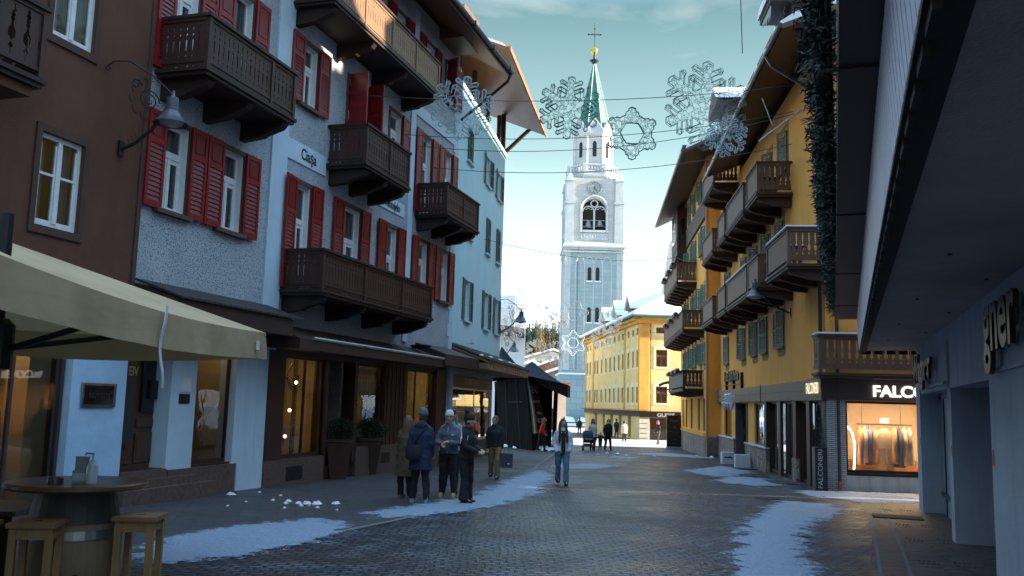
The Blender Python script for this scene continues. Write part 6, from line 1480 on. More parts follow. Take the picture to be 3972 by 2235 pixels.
for i in range(4):
    a, b = cor[i], cor[(i + 1) % 4]; rows = []
    for k in range(9):
        t = k / 8; row = []
        for j in range(13):
            u = j / 12; e = a.lerp(b, u); p = e.lerp(Vector((0, 0, az_)), t); p.z -= .09 * sin(pi * u) * (1 - t) + .07 * sin(pi * t) * (1 - abs(2 * u - 1)); row.append(tuple(p))
        rows.append(row)
    cv.loft(rows, caps=False, closed=False)
    rows = []
    for k in range(6):
        t = k / 5; row = []
        for j in range(25):
            u = j / 24; e = a.lerp(b, u); n = Vector((e.x, e.y, 0)).normalized(); w_ = .02 * sin(u * 31 + i) * t + .012 * sin(u * 77)* t
            drop = (.30 if j not in (0, 24) else .31) * t; row.append((e.x + n.x * (w_ + .02 * t), e.y + n.y * (w_ + .02 * t), e.z - .09 * sin(pi * u) - drop))
        rows.append(row)
    cv.loft(rows, caps=False, closed=False)
cvo = autosmooth(cv.build('canopy', M_CANVAS, UM), 50)
po = MB(); po.tube([(.85, -.3, 0), (.85, -.3, 3.25)], .06, 8); po.box(.45, 1.25, -.7, .1, 0, .09); po.lathe([(.14, 2.0), (.14, 2.35), (.09, 2.4)], 10, (.85, -.3, 0)); po.build('pole', M_BLACK, UM)
for p, q in (((.85, -.3, 2.12), (1.9, -.4, 2.45)), ((.85, -.3, 2.15), (1.85, 1.6, 2.52)), ((.85, -.3, 2.12), (-.9, -2.0, 2.5)), ((.85, -.3, 2.12), (-1.2, 1.9, 2.52))):
    MB().tube([p, q], .026, 6).build('strut', M_BLACK, UM)
for c in cor: MB().tube([(0, 0, az_ - .06), tuple(c + Vector((0, 0, -.05)))], .018, 5).build('rib', M_BLACK, UM)
sp = MB(); rows = [[(2.115 + .012 * sin(k), -.1 - .025 + .05 * j - .05 * sin(k * .4) , 2.56 - k * .075) for j in range(2)] for k in range(10)]; sp.loft([[r[0], r[1], (r[1][0] + .006, r[1][1], r[1][2]), (r[0][0] + .006, r[0][1], r[0][2])] for r in rows]); sp.build('tie_strap', plain('pale_strap', (.55, .58, .66), .8), UM)
MB().box(2.095, 2.11, 2.62, 2.72, 2.36, 2.46).build('care_label', M_WHITE, UM)
TB = thing('barrel_table', 'round bar table made of an old wine barrel', 'table', (-3.53, 7.5, gz(7.5)))
M_TOP = wood('dark_tabletop_wood', (.10, .045, .02), .28, 'x')
tp = MB().lathe([(0, 1.06), (.53, 1.06), (.545, 1.075), (.545, 1.10), (.53, 1.11), (0, 1.11)], 40); autosmooth(tp.build('tabletop', M_TOP, TB), 30)
br_ = MB().lathe([(0, 0), (.28, 0), (.33, .2), (.36, .42), (.365, .55), (.35, .75), (.31, .95), (.285, 1.06), (0, 1.06)], 28); autosmooth(br_.build('barrel', wood('oak_barrel_staves', (.17, .115, .065), .6), TB), 50)
for z0, z1, mm in ((.12, .19, 0), (.68, .75, 0), (.80, 1.04, 1)):
    r_ = lambda z: .005 + (.28 + .085 * sin(pi * min(1, max(0, z / 1.06)) ** 1.0))
    MB().lathe([(r_(z0) + .002, z0), (r_(z0) + .008, z0), (r_(z1) + .008, z1), (r_(z1) + .002, z1)], 28).build('hoop', plain('worn_hoop_steel', (.20, .21, .22), .35, .3, 6, .1, metal=.8) if not mm else plain('dark_painted_hoop', (.03, .026, .022), .6), TB)
MB().lathe([(0, 0), (.028, 0), (.028, .012), (0, .012)], 12).xf(Matrix.Rotation(pi / 2, 4, 'X')).build('bung', M_DARK, TB, (.19, -.31, .40))
zt = gz(7.5) + 1.112
t = thing('ashtray', 'small dark round ashtray on the barrel table', 'ashtray', (-3.61, 7.28, zt)); autosmooth(MB().lathe([(0, .008), (.05, .008), (.055, .04), (.062, .04), (.064, 0), (0, 0)], 16).build('bowl', plain('dark_ceramic', (.05, .03, .025), .3), t))
t = thing('napkin_holder', 'grey napkin and menu holder on the barrel table', 'holder', (-3.43, 7.33, zt), R(10)); MB().box(-.055, .055, -.04, .04, 0, .10).box(-.05, .05, .0, .03, .10, .21).build('body', plain('grey_tin', (.22, .24, .28), .5), t); MB().box(-.05, .05, -.043, -.041, .02, .08).build('printed_side', plain('pale_print', (.4, .42, .46), .6, .4, 30, 0), t)
t = thing('sanitizer_bottle', 'clear pump bottle of hand gel on the barrel table', 'bottle', (-3.33, 7.30, zt)); autosmooth(MB().lathe([(0, 0), (.042, 0), (.045, .02), (.045, .13), (.03, .165), (.016, .175), (.016, .19), (0, .19)], 16).build('bottle_body', plain('cloudy_gel', (.42, .46, .52), .15), t), 40)
MB().tube([(0, 0, .19), (0, 0, .235)], .007, 6).tube([(.01, 0, .235), (-.05, -.01, .24), (-.058, -.01, .225)], .009, 6).build('pump', plain('pump_plastic', (.3, .32, .36), .4), t)
M_STOOL = wood('pale_stool_wood', (.24, .135, .055), .5); M_STOOLT = wood('stool_seat_wood', (.20, .10, .045), .4, 'x')
def stool(x, y, rz, label, h=.80):
    t = thing('bar_stool', label, 'stool', (x, y, gz(y)), R(rz), 'wooden stools round the barrel table')
    w = .155
    MB().box(-w - .015, w + .015, -w - .015, w + .015, h - .035, h).build('seat', M_STOOLT, t)
    MB().box(-.03, .03, -.012, .012, h, h + .002).build('hand_slot', M_DARK, t)
    lm = cached('stoolleg', lambda: MB().hexa([(-.027, -.027, 0), (.027, -.027, 0), (.027, .027, 0), (-.027, .027, 0), (-.024, -.024, h - .035), (.024, -.024, h - .035), (.024, .024, h - .035), (-.024, .024, h - .035)]).mesh('leg', M_STOOL))
    for sx in (-1, 1):
        for sy in (-1, 1): put('leg', lm, t, (sx * (w - .03), sy * (w - .03), 0))
    a = w - .055
    MB().box(-a, a, -w + .015, -w + .035, h - .12, h - .037).box(-a, a, w - .035, w - .015, h - .12, h - .037).box(-w + .015, -w + .035, -a, a, h - .12, h - .037).box(w - .035, w - .015, -a, a, h - .12, h - .037).build('apron', M_STOOL, t)
    MB().box(-a, a, -w + .018, -w + .042, .22, .28).box(-a, a, w - .042, w - .018, .22, .28).box(-w + .018, -w + .042, -a, a, .14, .20).box(w - .042, w - .018, -a, a, .14, .20).build('stretcher', M_STOOL, t)
stool(-2.97, 7.45, 4, 'wooden bar stool to the right of the barrel', .86)
stool(-3.52, 6.90, 10, 'wooden bar stool in front of the barrel', .86); stool(-3.93, 6.72, 8, 'wooden bar stool cut by the left picture edge', .86)
t = thing('side_table', 'low dark square table at the left edge behind the stools', 'table', (-4.55, 8.0, gz(8.0)), R(6)); MB().box(-.42, .42, -.42, .42, .80, .84).build('tabletop', plain('dark_table_slab', (.035, .030, .026), .45), t)
lg_ = MB().box(-.035, .035, -.035, .035, .03, .80).mesh('leg', M_DARK)
[put('leg', lg_, t, (x, y, 0)) for x in (-.3, .3) for y in (-.3, .3)]; MB().box(-.36, .36, -.36, .36, 0, .03).build('base_plate', M_DARK, t)
t = thing('clothes_rack', 'rack of pale shirts inside the left shop window', 'clothes rail', onplane((-5.56, 20.43), 16.51, -7.3, -.75, -.05), R(90 - 16.51)); MB().tube([(-1.2, 0, 1.42), (.8, 0, 1.42)], .018, 6).tube([(-1.2, 0, 0), (-1.2, 0, 1.42)], .018, 6).tube([(.8, 0, 0), (.8, 0, 1.42)], .018, 6).build('rail', M_GUT, t)
for k, (x, c, lb) in enumerate(((-.95, (.45, .42, .34), 'cream shirt nearest the left picture edge on the window rack'), (-.72, (.50, .46, .38), 'pale shirt second on the left window rack'), (-.45, (.30, .28, .25), 'taupe shirt in the middle of the left window rack'), (-.1, (.42, .43, .42), 'grey shirt right of the middle on the left window rack'), (.2, (.05, .05, .06), 'dark jacket on the left window rack'), (.5, (.46, .45, .42), 'white tee at the right end of the left window rack'))):
    o = garment_mb(.46, .92, True, .13, 1.1, k + 20).build('hanging_garment', plain('shirt_cloth_%d' % k, c, .9, .15, 5, .2), None, smooth=True); a = R(90 - 16.51)
    o.location = (t.location.x + cos(a) * x, t.location.y + sin(a) * x, t.location.z + 1.30); o.rotation_euler = (0, 0, a + R(70)); tag(o, lb, 'garment', 'shirts in the left shop window')
# mannequin silhouettes in the red house window
mn = thing('mannequin', 'dark dressed mannequin behind crossed skis in the lit shop window', 'mannequin', onplane((-5.56, 20.43), 16.51, 1.3, -.55, .3), R(90 - 16.51)); autosmooth(MB().lathe([(0, 0), (.12, 0), (.10, .5), (.19, .85), (.17, 1.15), (.23, 1.45), (.06, 1.56), (.06, 1.62), (.1, 1.72), (.08, 1.85), (0, 1.88)], 14, sy=.6).build('dressed_form', plain('mannequin_coat', (.03, .03, .035), .8), mn), 50)
sk = MB()
for x in (-.28, .22):
    for s in (-1, 1): sk.obox(Matrix.Translation((x, -.18, 1.95)) @ Matrix.Rotation(s * R(42), 4, 'Y'), -.03, .03, -.01, .01, -.42, .42)
tag(sk.build('crossed_skis', plain('window_ski_wood', (.22, .15, .08), .5), None, tuple(mn.location), (0, 0, R(90 - 16.51))), 'two pairs of crossed old skis in the lit shop window', 'skis')
for k, (ds, dz) in enumerate(((1.35, 2.1), (1.28, 1.4), (1.3, .75), (1.2, 2.0), (1.15, .5))):
    tag(MB().lathe([(0, -.04), (.035, -.02), (.04, .02), (0, .05)], 10).build('lamp_bulb', emis('warm_bulb', (1, .62, .22), 9), None, onplane((-5.56, 20.43), 16.51, ds + .9, -.5 - .1 * k, dz)), 'glowing bulb on the display lamp in the shop window by the planters', 'light bulb', 'bulbs on the shop window lamp')
ssn = MB()
for k in range(9): ssn.lathe([(0, -.05), (.05, 0), (0, .05)], 6, (-.8 + .2 * k, 0, 2.0 - .12 * abs(4 - k) ** .0 * (1 + (k % 3)) ), sy=.3); ssn.tube([(-.8 + .2 * k, 0, 2.0), (-.8 + .2 * k, 0, 2.4)], .003, 3)
tag(ssn.build('hanging_stars', plain('white_felt', (.62, .64, .7), .7), None, onplane((-5.56, 20.43), 16.51, 5.6, -.22, 0), (0, 0, R(90 - 16.51))), 'string of little white stars hanging in the second shop window', 'stars')
# planters
def planter(x, y, label, seed):
    t = thing('planter', label, 'planter', (x, y, gz(y)), R(12), 'tall planters by the shop door'); q = lambda a, z: [(-a, -a, z), (a, -a, z), (a, a, z), (-a, a, z)]
    MB().loft([q(.20, 0), q(.33, .95), q(.36, .96), q(.36, 1.03), q(.30, 1.03), q(.29, .97)]).build('pot', plain('rust_brown_pot', (.055, .022, .012), .55, .2, 5, .2), t)
    rnd = random.Random(seed); mb = MB()
    for k in range(1500):
        a = rnd.random() * 6.28; ph = rnd.random() * 1.5; r = .52 * rnd.random() ** .4; c = Vector((r * cos(a) * cos(ph) * 1.05, r * sin(a) * cos(ph) * 1.05, 1.05 + r * sin(ph) * 1.0 + .04 * sin(a * 5)))
        d = Vector((cos(a), sin(a), rnd.uniform(-.3, 1))).normalized() * rnd.uniform(.05, .10); s = d.cross(Vector((rnd.random() - .5, rnd.random() - .5, 1))).normalized() * .018
        mb.add([c - s * .3, c + d * .5 - s, c + d, c + d * .5 + s], [(0, 1, 2, 3)])
    mb.build('shrub', plain('dark_shrub_leaf', (.028, .05, .022), .6, .5, 12, 0), t)
    st = MB(); [st.tube([(0, 0, .95), (.3 * cos(a), .3 * sin(a), 1.35)], .012, 4) for a in range(6)]; st.build('twigs', M_DWOOD, t)
planter(-4.42, 23.75, 'rust brown square planter with dark shrub, nearer of the pair', 3); planter(-3.95, 25.9, 'rust brown square planter with dark shrub, farther of the pair', 4)
pw = Matrix.Translation(RO) @ Matrix.Rotation(R(-5.4), 4, 'Z')
pp = pw @ Vector((-.26, -.28, 0)); t = thing('tall_planter', 'slim black shop planter with a small conifer at the hotel corner', 'planter', (pp.x, pp.y, gz(pp.y)), R(-5.4))
MB().box(-.16, .16, -.16, .16, 0, 1.14).build('pot', plain('matt_black_pot', (.015, .015, .017), .4), t); tm = text_mb('FALCONERI', .17, .006, 1.15); tm.xf(Matrix.Rotation(R(-90), 4, 'Y')).build('lettering', plain('pale_letter', (.45, .45, .46), .5), t, (-.02, -.163, .58))
mb = MB(); rnd = random.Random(9)
for k in range(900):
    z = rnd.random() ** 1.2 * 1.1; r = .17 * (1 - z / 1.2) * sqrt(rnd.random()) + .01; a = rnd.random() * 6.28; c = Vector((r * cos(a), r * sin(a), 1.14 + z)); d = Vector((cos(a), sin(a), 1.1)).normalized() * .08; s = d.cross(Vector((0, 0, 1))).normalized() * .012; mb.add([c - s, c + s, c + d], [(0, 1, 2)])
mb.build('conifer', plain('small_conifer', (.025, .045, .025), .7, .4, 12, 0), t)
# advertising totem, white boxes
t = thing('advertising_totem', 'tall black advertising panel at the corner of the hotel wing', 'sign', (10.56, 57.5, gz(57.5)), R(-2)); MB().box(-.46, .46, -.06, .06, .12, 2.1).build('panel', plain('black_gloss_panel', (.012, .012, .014), .25), t); MB().box(-.48, .48, -.10, .10, 0, .12).build('base', plain('aluminium_base', (.45, .47, .5), .4, .1, 4, 0, metal=.5), t)
tx = MB()
for s, sz, z in (('Gran', .26, 1.75), ('40', .24, 1.35), ('POSTA DAL 1811', .13, 1.05), ('HOTEL SPA', .09, .92), ('CORTINA', .10, .32)): tx.join(text_mb(s, sz, .004, .95), Matrix.Translation((0, -.066, z)))
tx.lathe([(0, 0), (.10, 0), (.10, .01), (0, .01)], 16, (0, -.07, .55)); tx.build('lettering', plain('dim_gold_letter', (.12, .10, .08), .5), t)
def wbox(label, x, y, w, h, rz, mark):
    t = thing('white_box', label, 'box', (x, y, gz(y)), R(rz), 'white boxes by the hotel entrance'); MB().box(-w / 2, w / 2, -.2, .2, 0, h).build('body', plain('white_card', (.66, .70, .76), .55, .04, 5, .05), t)
    if mark: MB().ext([(-.18, -.02), (-.12, .04), (0, .02), (.05, .07), (.12, .03), (.18, .03), (.18, -.02)], -.206, -.201).build('printed_mark', M_LETTER, t, (0, 0, h * .55))
    else: MB().box(-w / 2 + .01, -w / 2 + .012, -.1, .1, h * .45, h * .55).build('hand_hole', M_DARK, t)
wbox('white box with a black printed mark by the hotel entrance', 9.38, 38.6, .52, .48, -4, True); wbox('plain white box nearer the camera by the hotel entrance', 9.22, 35.6, .56, .50, -6, False)
hc = MB(); rnd = random.Random(21)
for k in range(70):
    x = rnd.uniform(-.95, .95); z = rnd.uniform(-.05, .35); y = rnd.uniform(-.15, .15); hc.lathe([(0, -.03), (.035, 0), (0, .03)], 6, (x, y, z))
for k in range(15): hc.lathe([(0, -.30 - .12 * rnd.random()), (.03, -.12), (.035, 0), (0, .05)], 6, (-.95 + .135 * k, rnd.uniform(-.1, .1), -.02))
hc.box(-1.0, 1.0, -.02, .02, .36, .39); [hc.tube([(-.95 + .135 * k, 0, -.05), (-.95 + .135 * k, 0, .38)], .006, 3) for k in range(15)]
p = onplane(RO, 5.4, 14.2, -.55, 2.0); tag(hc.build('hanging_ornament', plain('silver_glass_drop', (.62, .66, .78), .15, .1, 5, 0, metal=.3), None, p, (0, 0, R(270 - 5.4))), 'cluster of silver glass drops and balls over the hotel entrance', 'decoration')
tag(MB().lathe([(0, 0), (.35, 0), (.25, -.1), (0, -.12)], 12).build('spotlight', M_BLACK, None, onplane((-5.56, 20.43), 16.51, 8.0, .5, 3.45)), 'small floodlight on the canopy roof of the red shuttered house', 'spotlight')
wl_ = thing('wall_lantern', 'ornate iron hanging sign on the end of the hotel wing', 'sign', onplane((9.9725, 44.99), 5.4, 14.0, -.05, 2.6), R(270 - 5.4)); mb = MB()
for k in range(4): mb.tube([(.0, -.5 - .3 * k + .18 * cos(q), .1 + .18 * sin(q)) for q in [.5 * j for j in range(12)]], .025, 5)
mb.tube([(0, 0, .3), (0, -1.6, .35)], .03, 5); mb.tube([(0, -.1 - 1.3 * k / 8, .55 + .22 * sin(pi * k / 8)) for k in range(9)], .10, 6); mb.build('bracket', M_GUT, wl_)
# ---------------------------------------------------------------- people
CLTX = bpy.data.textures.new('folds', 'CLOUDS'); CLTX.noise_scale = .13; CLTX.noise_depth = 2
def remesh(mb, mats, name, vox, par, smooth_it=6, loc=None):
    me = bpy.data.meshes.new('tmp'); me.from_pydata(mb.v, [], mb.f); me.update()
    o = bpy.data.objects.new('tmp', me); COL.objects.link(o)
    r = o.modifiers.new('r', 'REMESH'); r.mode = 'VOXEL'; r.voxel_size = vox; r.adaptivity = 0
    s = o.modifiers.new('s', 'SMOOTH'); s.factor = .5; s.iterations = smooth_it
    if name in ('jacket', 'trousers') and vox < .02:
        dm_ = o.modifiers.new('d', 'DISPLACE'); dm_.texture = CLTX; dm_.strength = .034; dm_.mid_level = .5; dm_.texture_coords = 'LOCAL'
    dg = bpy.context.evaluated_depsgraph_get(); n = bpy.data.meshes.new_from_object(o.evaluated_get(dg)); n.name = name
    bpy.data.objects.remove(o); bpy.data.meshes.remove(me)
    n.materials.clear(); n.materials.append(mats); n.polygons.foreach_set('use_smooth', [True] * len(n.polygons))
    return put(name, n, par)
def ell(c, rx, ry, n=16, tw=0.0): return [(c[0] + rx * cos(2 * pi * k / n) * cos(tw) - ry * sin(2 * pi * k / n) * sin(tw), c[1] + rx * cos(2 * pi * k / n) * sin(tw) + ry * sin(2 * pi * k / n) * cos(tw), c[2]) for k in range(n)]
def ball(mb, c, r, sx=1, sy=1, sz=1, n=12):
    mb.loft([[(c[0] + r * sx * sin(a) * cos(2 * pi * k / n), c[1] + r * sy * sin(a) * sin(2 * pi * k / n), c[2] - r * sz * cos(a)) for k in range(n)] for a in [.08 + (pi - .16) * j / 9 for j in range(10)]])
CL = {}
def cloth(name, c, rough=.85):
    k = 'cloth_' + name
    return plain(k, c, rough, .18, 4, .25, 18)
def person(label, x, y, h, face, jac, trs, shoe, hat=None, hair=(.05, .03, .02), hairlen=0, arms=((8, 10), (8, 10)), fold=None, stride=.0, coat=.0, hood=False, headturn=0, near=False, flare=0.0, group=None, extra=None, scarf=None, puffy=1.0, lean=0.0, hands=True, bob=False):
    """face: heading in degrees, 0 looks at the camera (-y), positive turns to the figure's left. arms: per side (raise outwards, bend forwards)"""
    P_ = thing('person', label, 'person', (x, y, gz(y)), R(face), group)
    k = h / 1.75; V = lambda *p: Vector(p) * k; vox = .011 if near else .022
    hip, sho, nk = V(0, 0, .93), V(0, -.02 - lean * .35, 1.42), V(0, -.03 - lean * .4, 1.50)
    hd = V(0, -.05 - lean * .5, 1.635); ht = R(headturn)
    rp = random.Random(int(abs(x * 37 + y * 11))); sw = rp.uniform(-.03, .03); hip.x += sw * k; legs = []
    for s in (-1, 1):
        st = stride * s; hp = V(.095 * s + sw, 0, .92); kn = V(.10 * s + sw * .5, -st * .5 - .05 * (1 if st > 0 else rp.random()), .50); an = V((.105 + rp.uniform(-.02, .05)) * s, rp.uniform(-.05, .05) - st + (.0 if st >= 0 else .05), .09 + (.05 if st < -.1 else 0)); legs.append((hp, kn, an))
    arm = []
    for i, s in enumerate((-1, 1)):
        out, bend = arms[i]; sh = V(.160 * s - sw * .4, -.015 - lean * .33, 1.385 + sw * .5 * s); a = R(out)
        el = sh + V(.27 * sin(a) * s, .03 - .10 * (bend > 60), -.27 * cos(a))
        b = R(bend); inn = .55 if (fold and bend > 50) else (.5 if not hands else .1)
        fw = Vector((-s * sin(b) * inn, -sin(b) * (1 - .35 * inn), -cos(b) * 1.0)).normalized(); wr = el + fw * .25 * k; arm.append((sh, el, wr, fw))
    # body: one continuous surface with head, face, hands and legs
    b = MB()
    b.loft([ell(V(0, 0, .86), .15 * k, .10 * k), ell(V(0, 0, 1.0), .15 * k, .10 * k), ell(V(0, -.02 - lean * .2, 1.2), .15 * k, .10 * k), ell(sho - V(0, 0, .06), .14 * k, .08 * k), ell(nk, .055 * k, .055 * k)])
    b.tube([sho, nk, hd], [.06 * k, .052 * k, .05 * k], 10)
    hm = MB(); ball(hm, (0, 0, 0), .105 * k, .76, .94, 1.12); ball(hm, (0, -.035 * k, -.06 * k), .062 * k, .85, .85, .95)
    hm.loft([[(-.012 * k, -.09 * k, .015 * k), (.012 * k, -.09 * k, .015 * k), (.006 * k, -.10 * k, .03 * k), (-.006 * k, -.10 * k, .03 * k)], [(-.018 * k, -.105 * k, -.025 * k), (.018 * k, -.105 * k, -.025 * k), (.008 * k, -.125 * k, -.018 * k), (-.008 * k, -.125 * k, -.018 * k)]])
    for s in (-1, 1): ball(hm, (.082 * k * s, .01 * k, -.005 * k), .026 * k, .4, .7, 1.2, 8)
    Mh = Matrix.Translation(hd) @ Matrix.Rotation(ht, 4, 'Z'); b.join(hm, Mh)
    for hp, kn, an in legs:
        b.tube([hp, hp.lerp(kn, .4), kn, kn.lerp(an, .4), an], [.085 * k, .075 * k, .055 * k, .052 * k, .036 * k], 10); b.tube([an, an + V(0, -.16, -.05)], [.04 * k, .03 * k], 8)
    for sh, el, wr, fw in arm:
        b.tube([sh - V(0, 0, .04), el, wr], [.034 * k, .036 * k, .027 * k], 8)
        if hands:
            sd = fw.cross(Vector((0, 0, 1)) if abs(fw.z) < .8 else Vector((0, 1, 0))).normalized(); up = sd.cross(fw).normalized()
            pm = wr + fw * .05 * k; b.tube([wr, wr + fw * .035 * k, wr + fw * .085 * k], [.024 * k, .036 * k, .034 * k], 8)
            for q, (o, L) in enumerate(((-.030, .065), (-.010, .078), (.010, .074), (.029, .058))):
                f0 = wr + fw * .085 * k + sd * o * k; f1 = f0 + fw * L * .55 * k - up * .008 * k; f2 = f1 + fw * L * .38 * k - up * (.024 + .004 * q) * k; b.tube([f0, f1, f2], [.0105 * k, .0095 * k, .0075 * k], 6)
            th = wr + fw * .03 * k - sd * .032 * k; b.tube([th, th - sd * .028 * k + fw * .028 * k, th - sd * .03 * k + fw * .058 * k - up * .012 * k], [.013 * k, .011 * k, .009 * k], 6)
    body = remesh(b, M_SKIN, 'body', vox * (.8 if near else 1), P_, 3)
    if near:
        ey = MB()
        for s in (-1, 1): ball(ey, (.032 * k * s, -.088 * k, .022 * k), .013 * k, 1.2, .6, .7, 8); ey.tube([(.014 * k * s, -.099 * k, .045 * k), (.05 * k * s, -.088 * k, .046 * k)], .005 * k, 5)
        ey.tube([(-.022 * k, -.098 * k, -.058 * k), (0, -.103 * k, -.060 * k), (.022 * k, -.098 * k, -.058 * k)], .0055 * k, 5)
        ey.xf(Mh).build('facial_features', plain('dark_eye_and_lip', (.10, .035, .03), .5), body)
    # jacket
    jm = cloth(*jac) ; j = MB(); pf = puffy; bot = .90 - coat
    rings = [ell(V(0, 0, bot), (.185 + coat * .10) * k * pf, (.135 + coat * .09) * k * pf)]
    if coat > .2: rings.append(ell(V(0, 0, bot * .5 + .47), .20 * k * pf, .15 * k * pf))
    rings += [ell(V(0, -.005, .98), .185 * k * pf, .135 * k * pf), ell(V(0, -.015 - lean * .15, 1.14), .180 * k * pf, .135 * k * pf), ell(V(0, -.02 - lean * .28, 1.30), .200 * k * pf, .140 * k * pf), ell(sho + V(0, 0, -.02), .165 * k, .112 * k), ell(nk - V(0, 0, .02), .088 * k, .085 * k), ell(nk + V(0, 0, .035), .078 * k, .08 * k)]
    j.loft(rings)
    for s, (sh, el, wr, fw) in zip((-1, 1), arm):
        j.tube([nk + V(.03 * s, .0, -.035), nk.lerp(sh, .55) + V(0, 0, -.012), sh, sh.lerp(el, .35), el, el.lerp(wr, .5), wr], [.055 * k, .068 * k, .075 * k, .076 * k * pf, .066 * k * pf, .058 * k * pf, .048 * k * pf], 10); ball(j, sh + V(-.008 * s, 0, -.01), .077 * k)
        ball(j, wr - fw * .01 * k, .047 * k * pf)
    if hood: ball(j, nk + V(0, .075, -.035), .09 * k, 1.35, .65, .75)
    jo = remesh(j, jm, 'jacket', vox * 1.2, P_, 5)
    t = MB(); top = .96
    for i, (hp, kn, an) in enumerate(legs):
        fl = flare
        t.tube([hp + V(0, 0, .04), hp.lerp(kn, .35), kn, kn.lerp(an, .5), an + V(0, 0, -.02)], [.108 * k, .100 * k, .078 * k, (.070 + fl * .3) * k, (.062 + fl) * k], 12)
    t.loft([ell(V(0, 0, .82), .15 * k, .115 * k), ell(V(0, 0, 1.0), .165 * k, .12 * k)])
    remesh(t, cloth(*trs), 'trousers', vox * 1.2, P_, 4)
    for hp, kn, an in legs:
        s_ = MB(); s_.loft([[(an.x + dx * k * .9, an.y + dy * k, z_) for dx, dy in ((-.042, .055), (.042, .055), (.05, -.06), (.046, -.15), (.02, -.195), (-.02, -.195), (-.046, -.15), (-.05, -.06))] for z_ in (an.z - .09 * k + .002, an.z - .055 * k)] + [[(an.x + dx * k * .85, an.y + dy * k, an.z + dz * k) for dx, dy, dz in ((-.042, .05, .03), (.042, .05, .03), (.045, -.04, .03), (.04, -.12, -.01), (.018, -.17, -.03), (-.018, -.17, -.03), (-.04, -.12, -.01), (-.045, -.04, .03))]])
        autosmooth(s_.build('shoe', cloth(*shoe), P_), 60)
    if hat:
        m = MB(); r = .108 * k
        m.lathe([(r * .80, -.01 * k), (r * .86, .005 * k), (r * .84, .04 * k), (r * .74, .085 * k), (r * .5, .12 * k), (0, .135 * k)], 16, sy=1.22); m.lathe([(r * .84, -.015 * k), (r * .92, 0), (r * .90, .035 * k), (r * .82, .04 * k)], 16, sy=1.2)
        if bob: ball(m, (0, .03 * k, .16 * k), .06 * k)
        m.xf(Mh @ Matrix.Translation((0, .012 * k, .048 * k)) @ Matrix.Rotation(R(-8), 4, 'X')); autosmooth(m.build('hat', cloth(*hat), P_), 50)
    hm_ = plain('hair_%d' % int(hair[0] * 1000), hair, .6, .3, 20, .3, 60, stretch=(3, 3, .5)); m = MB()
    if not hat: ball(m, (0, .012 * k, .022 * k), .111 * k, .80, .96, 1.06)
    if hairlen:
        L = hairlen
        for q in range(13):
            a = R(-25) + R(230) * q / 12; rx = .083 * k * cos(a); ry = .085 * k * sin(a) + .01 * k
            m.tube([(rx, ry, .05 * k), (rx * 1.18, ry * 1.15, -.06 * k), (rx * 1.28, ry * 1.1 + .01 * k, -(.06 + L * .5) * k), (rx * 1.1 + .01 * sin(q), ry + .0 * k, -(.06 + L) * k)], [.022 * k, .03 * k, .032 * k, .012 * k], 6)
    elif not hat or True:
        if hat: m.lathe([(.085 * k, -.06 * k), (.088 * k, -.02 * k), (.086 * k, .02 * k)], 12, (0, .018 * k, 0), sy=1.0)
    if not hat and not hairlen: pass
    if m.v:
        m.xf(Mh)
        if not hat:   # clear the face: keep hair behind the forehead plane
            q = Mh.inverted(); m.v = [tuple(Mh @ Vector((p.x, max(p.y, -.055 * k) if p.z < .055 * k else p.y, p.z))) for p in [q @ Vector(v) for v in m.v]]
        remesh(m, hm_, 'hair', vox, P_, 2)
    if scarf: s_ = MB(); s_.tube([(nk.x + .085 * k * cos(a), nk.y + .09 * k * sin(a), nk.z + .035 * k + .01 * sin(a * 2)) for a in [2 * pi * q / 14 for q in range(14)]], .042 * k, 8, closed=True); autosmooth(s_.build('scarf', cloth(*scarf), P_), 80)
    if extra: extra(P_, k, arm, body, jo, nk, Mh)
    return P_
navy, blk, gry = ('navy', (.018, .028, .065)), ('black', (.010, .010, .012)), ('grey', (.085, .10, .13))
def x_bag(P_, k, arm, body, jo, nk, Mh):
    b = MB(); b.loft([ell((.10 * k, .22 * k, z * k), rx * k, ry * k) for z, rx, ry in ((.82, .10, .05), (.86, .15, .075), (1.0, .16, .08), (1.10, .12, .05))]); autosmooth(b.build('shoulder_bag', cloth('dark_bag', (.016, .015, .018)), P_), 50)
    MB().tube([(.14 * k, .20 * k, 1.08 * k), (.02 * k, .165 * k, 1.28 * k), (-.12 * k, .06 * k, 1.44 * k), (-.13 * k, -.10 * k, 1.38 * k)], .016 * k, 6).build('bag_strap', cloth('dark_bag', (.016, .015, .018)), P_)
def x_grey(P_, k, arm, body, jo, nk, Mh):
    MB().tube([(0, -.135 * k * 1.05, .92 * k), (0, -.150 * k, 1.15 * k), (0, -.155 * k, 1.30 * k), (0, -.115 * k, 1.46 * k)], .007 * k, 5).build('zip', plain('pale_zip', (.55, .55, .55), .4), jo)
    MB().box(.06 * k, .14 * k, -.158 * k, -.150 * k, 1.285 * k, 1.30 * k).build('chest_print', M_WHITE, jo); MB().lathe([(.057 * k, 0), (.06 * k, .03 * k)], 10, tuple(arm[0][2])).build('cuff', cloth('red_cuff', (.4, .02, .02)), jo)
def x_black(P_, k, arm, body, jo, nk, Mh):
    mb = MB()
    for s in (-1, 1): mb.tube([(.16 * s * k, -.115 * k, 1.36 * k), (.185 * s * k, -.105 * k, 1.22 * k), (.215 * s * k, -.05 * k, 1.10 * k)], [.006 * k, .016 * k, .006 * k], 6)
    for s in (-1, 1): mb.tube([(.21 * s * k, .01 * k, 1.43 * k), (.262 * s * k, -.02 * k, 1.30 * k), (.275 * s * k, .0, 1.2 * k)], [.006 * k, .018 * k, .006 * k], 6)
    mb.build('white_stripe', M_WHITE, jo)
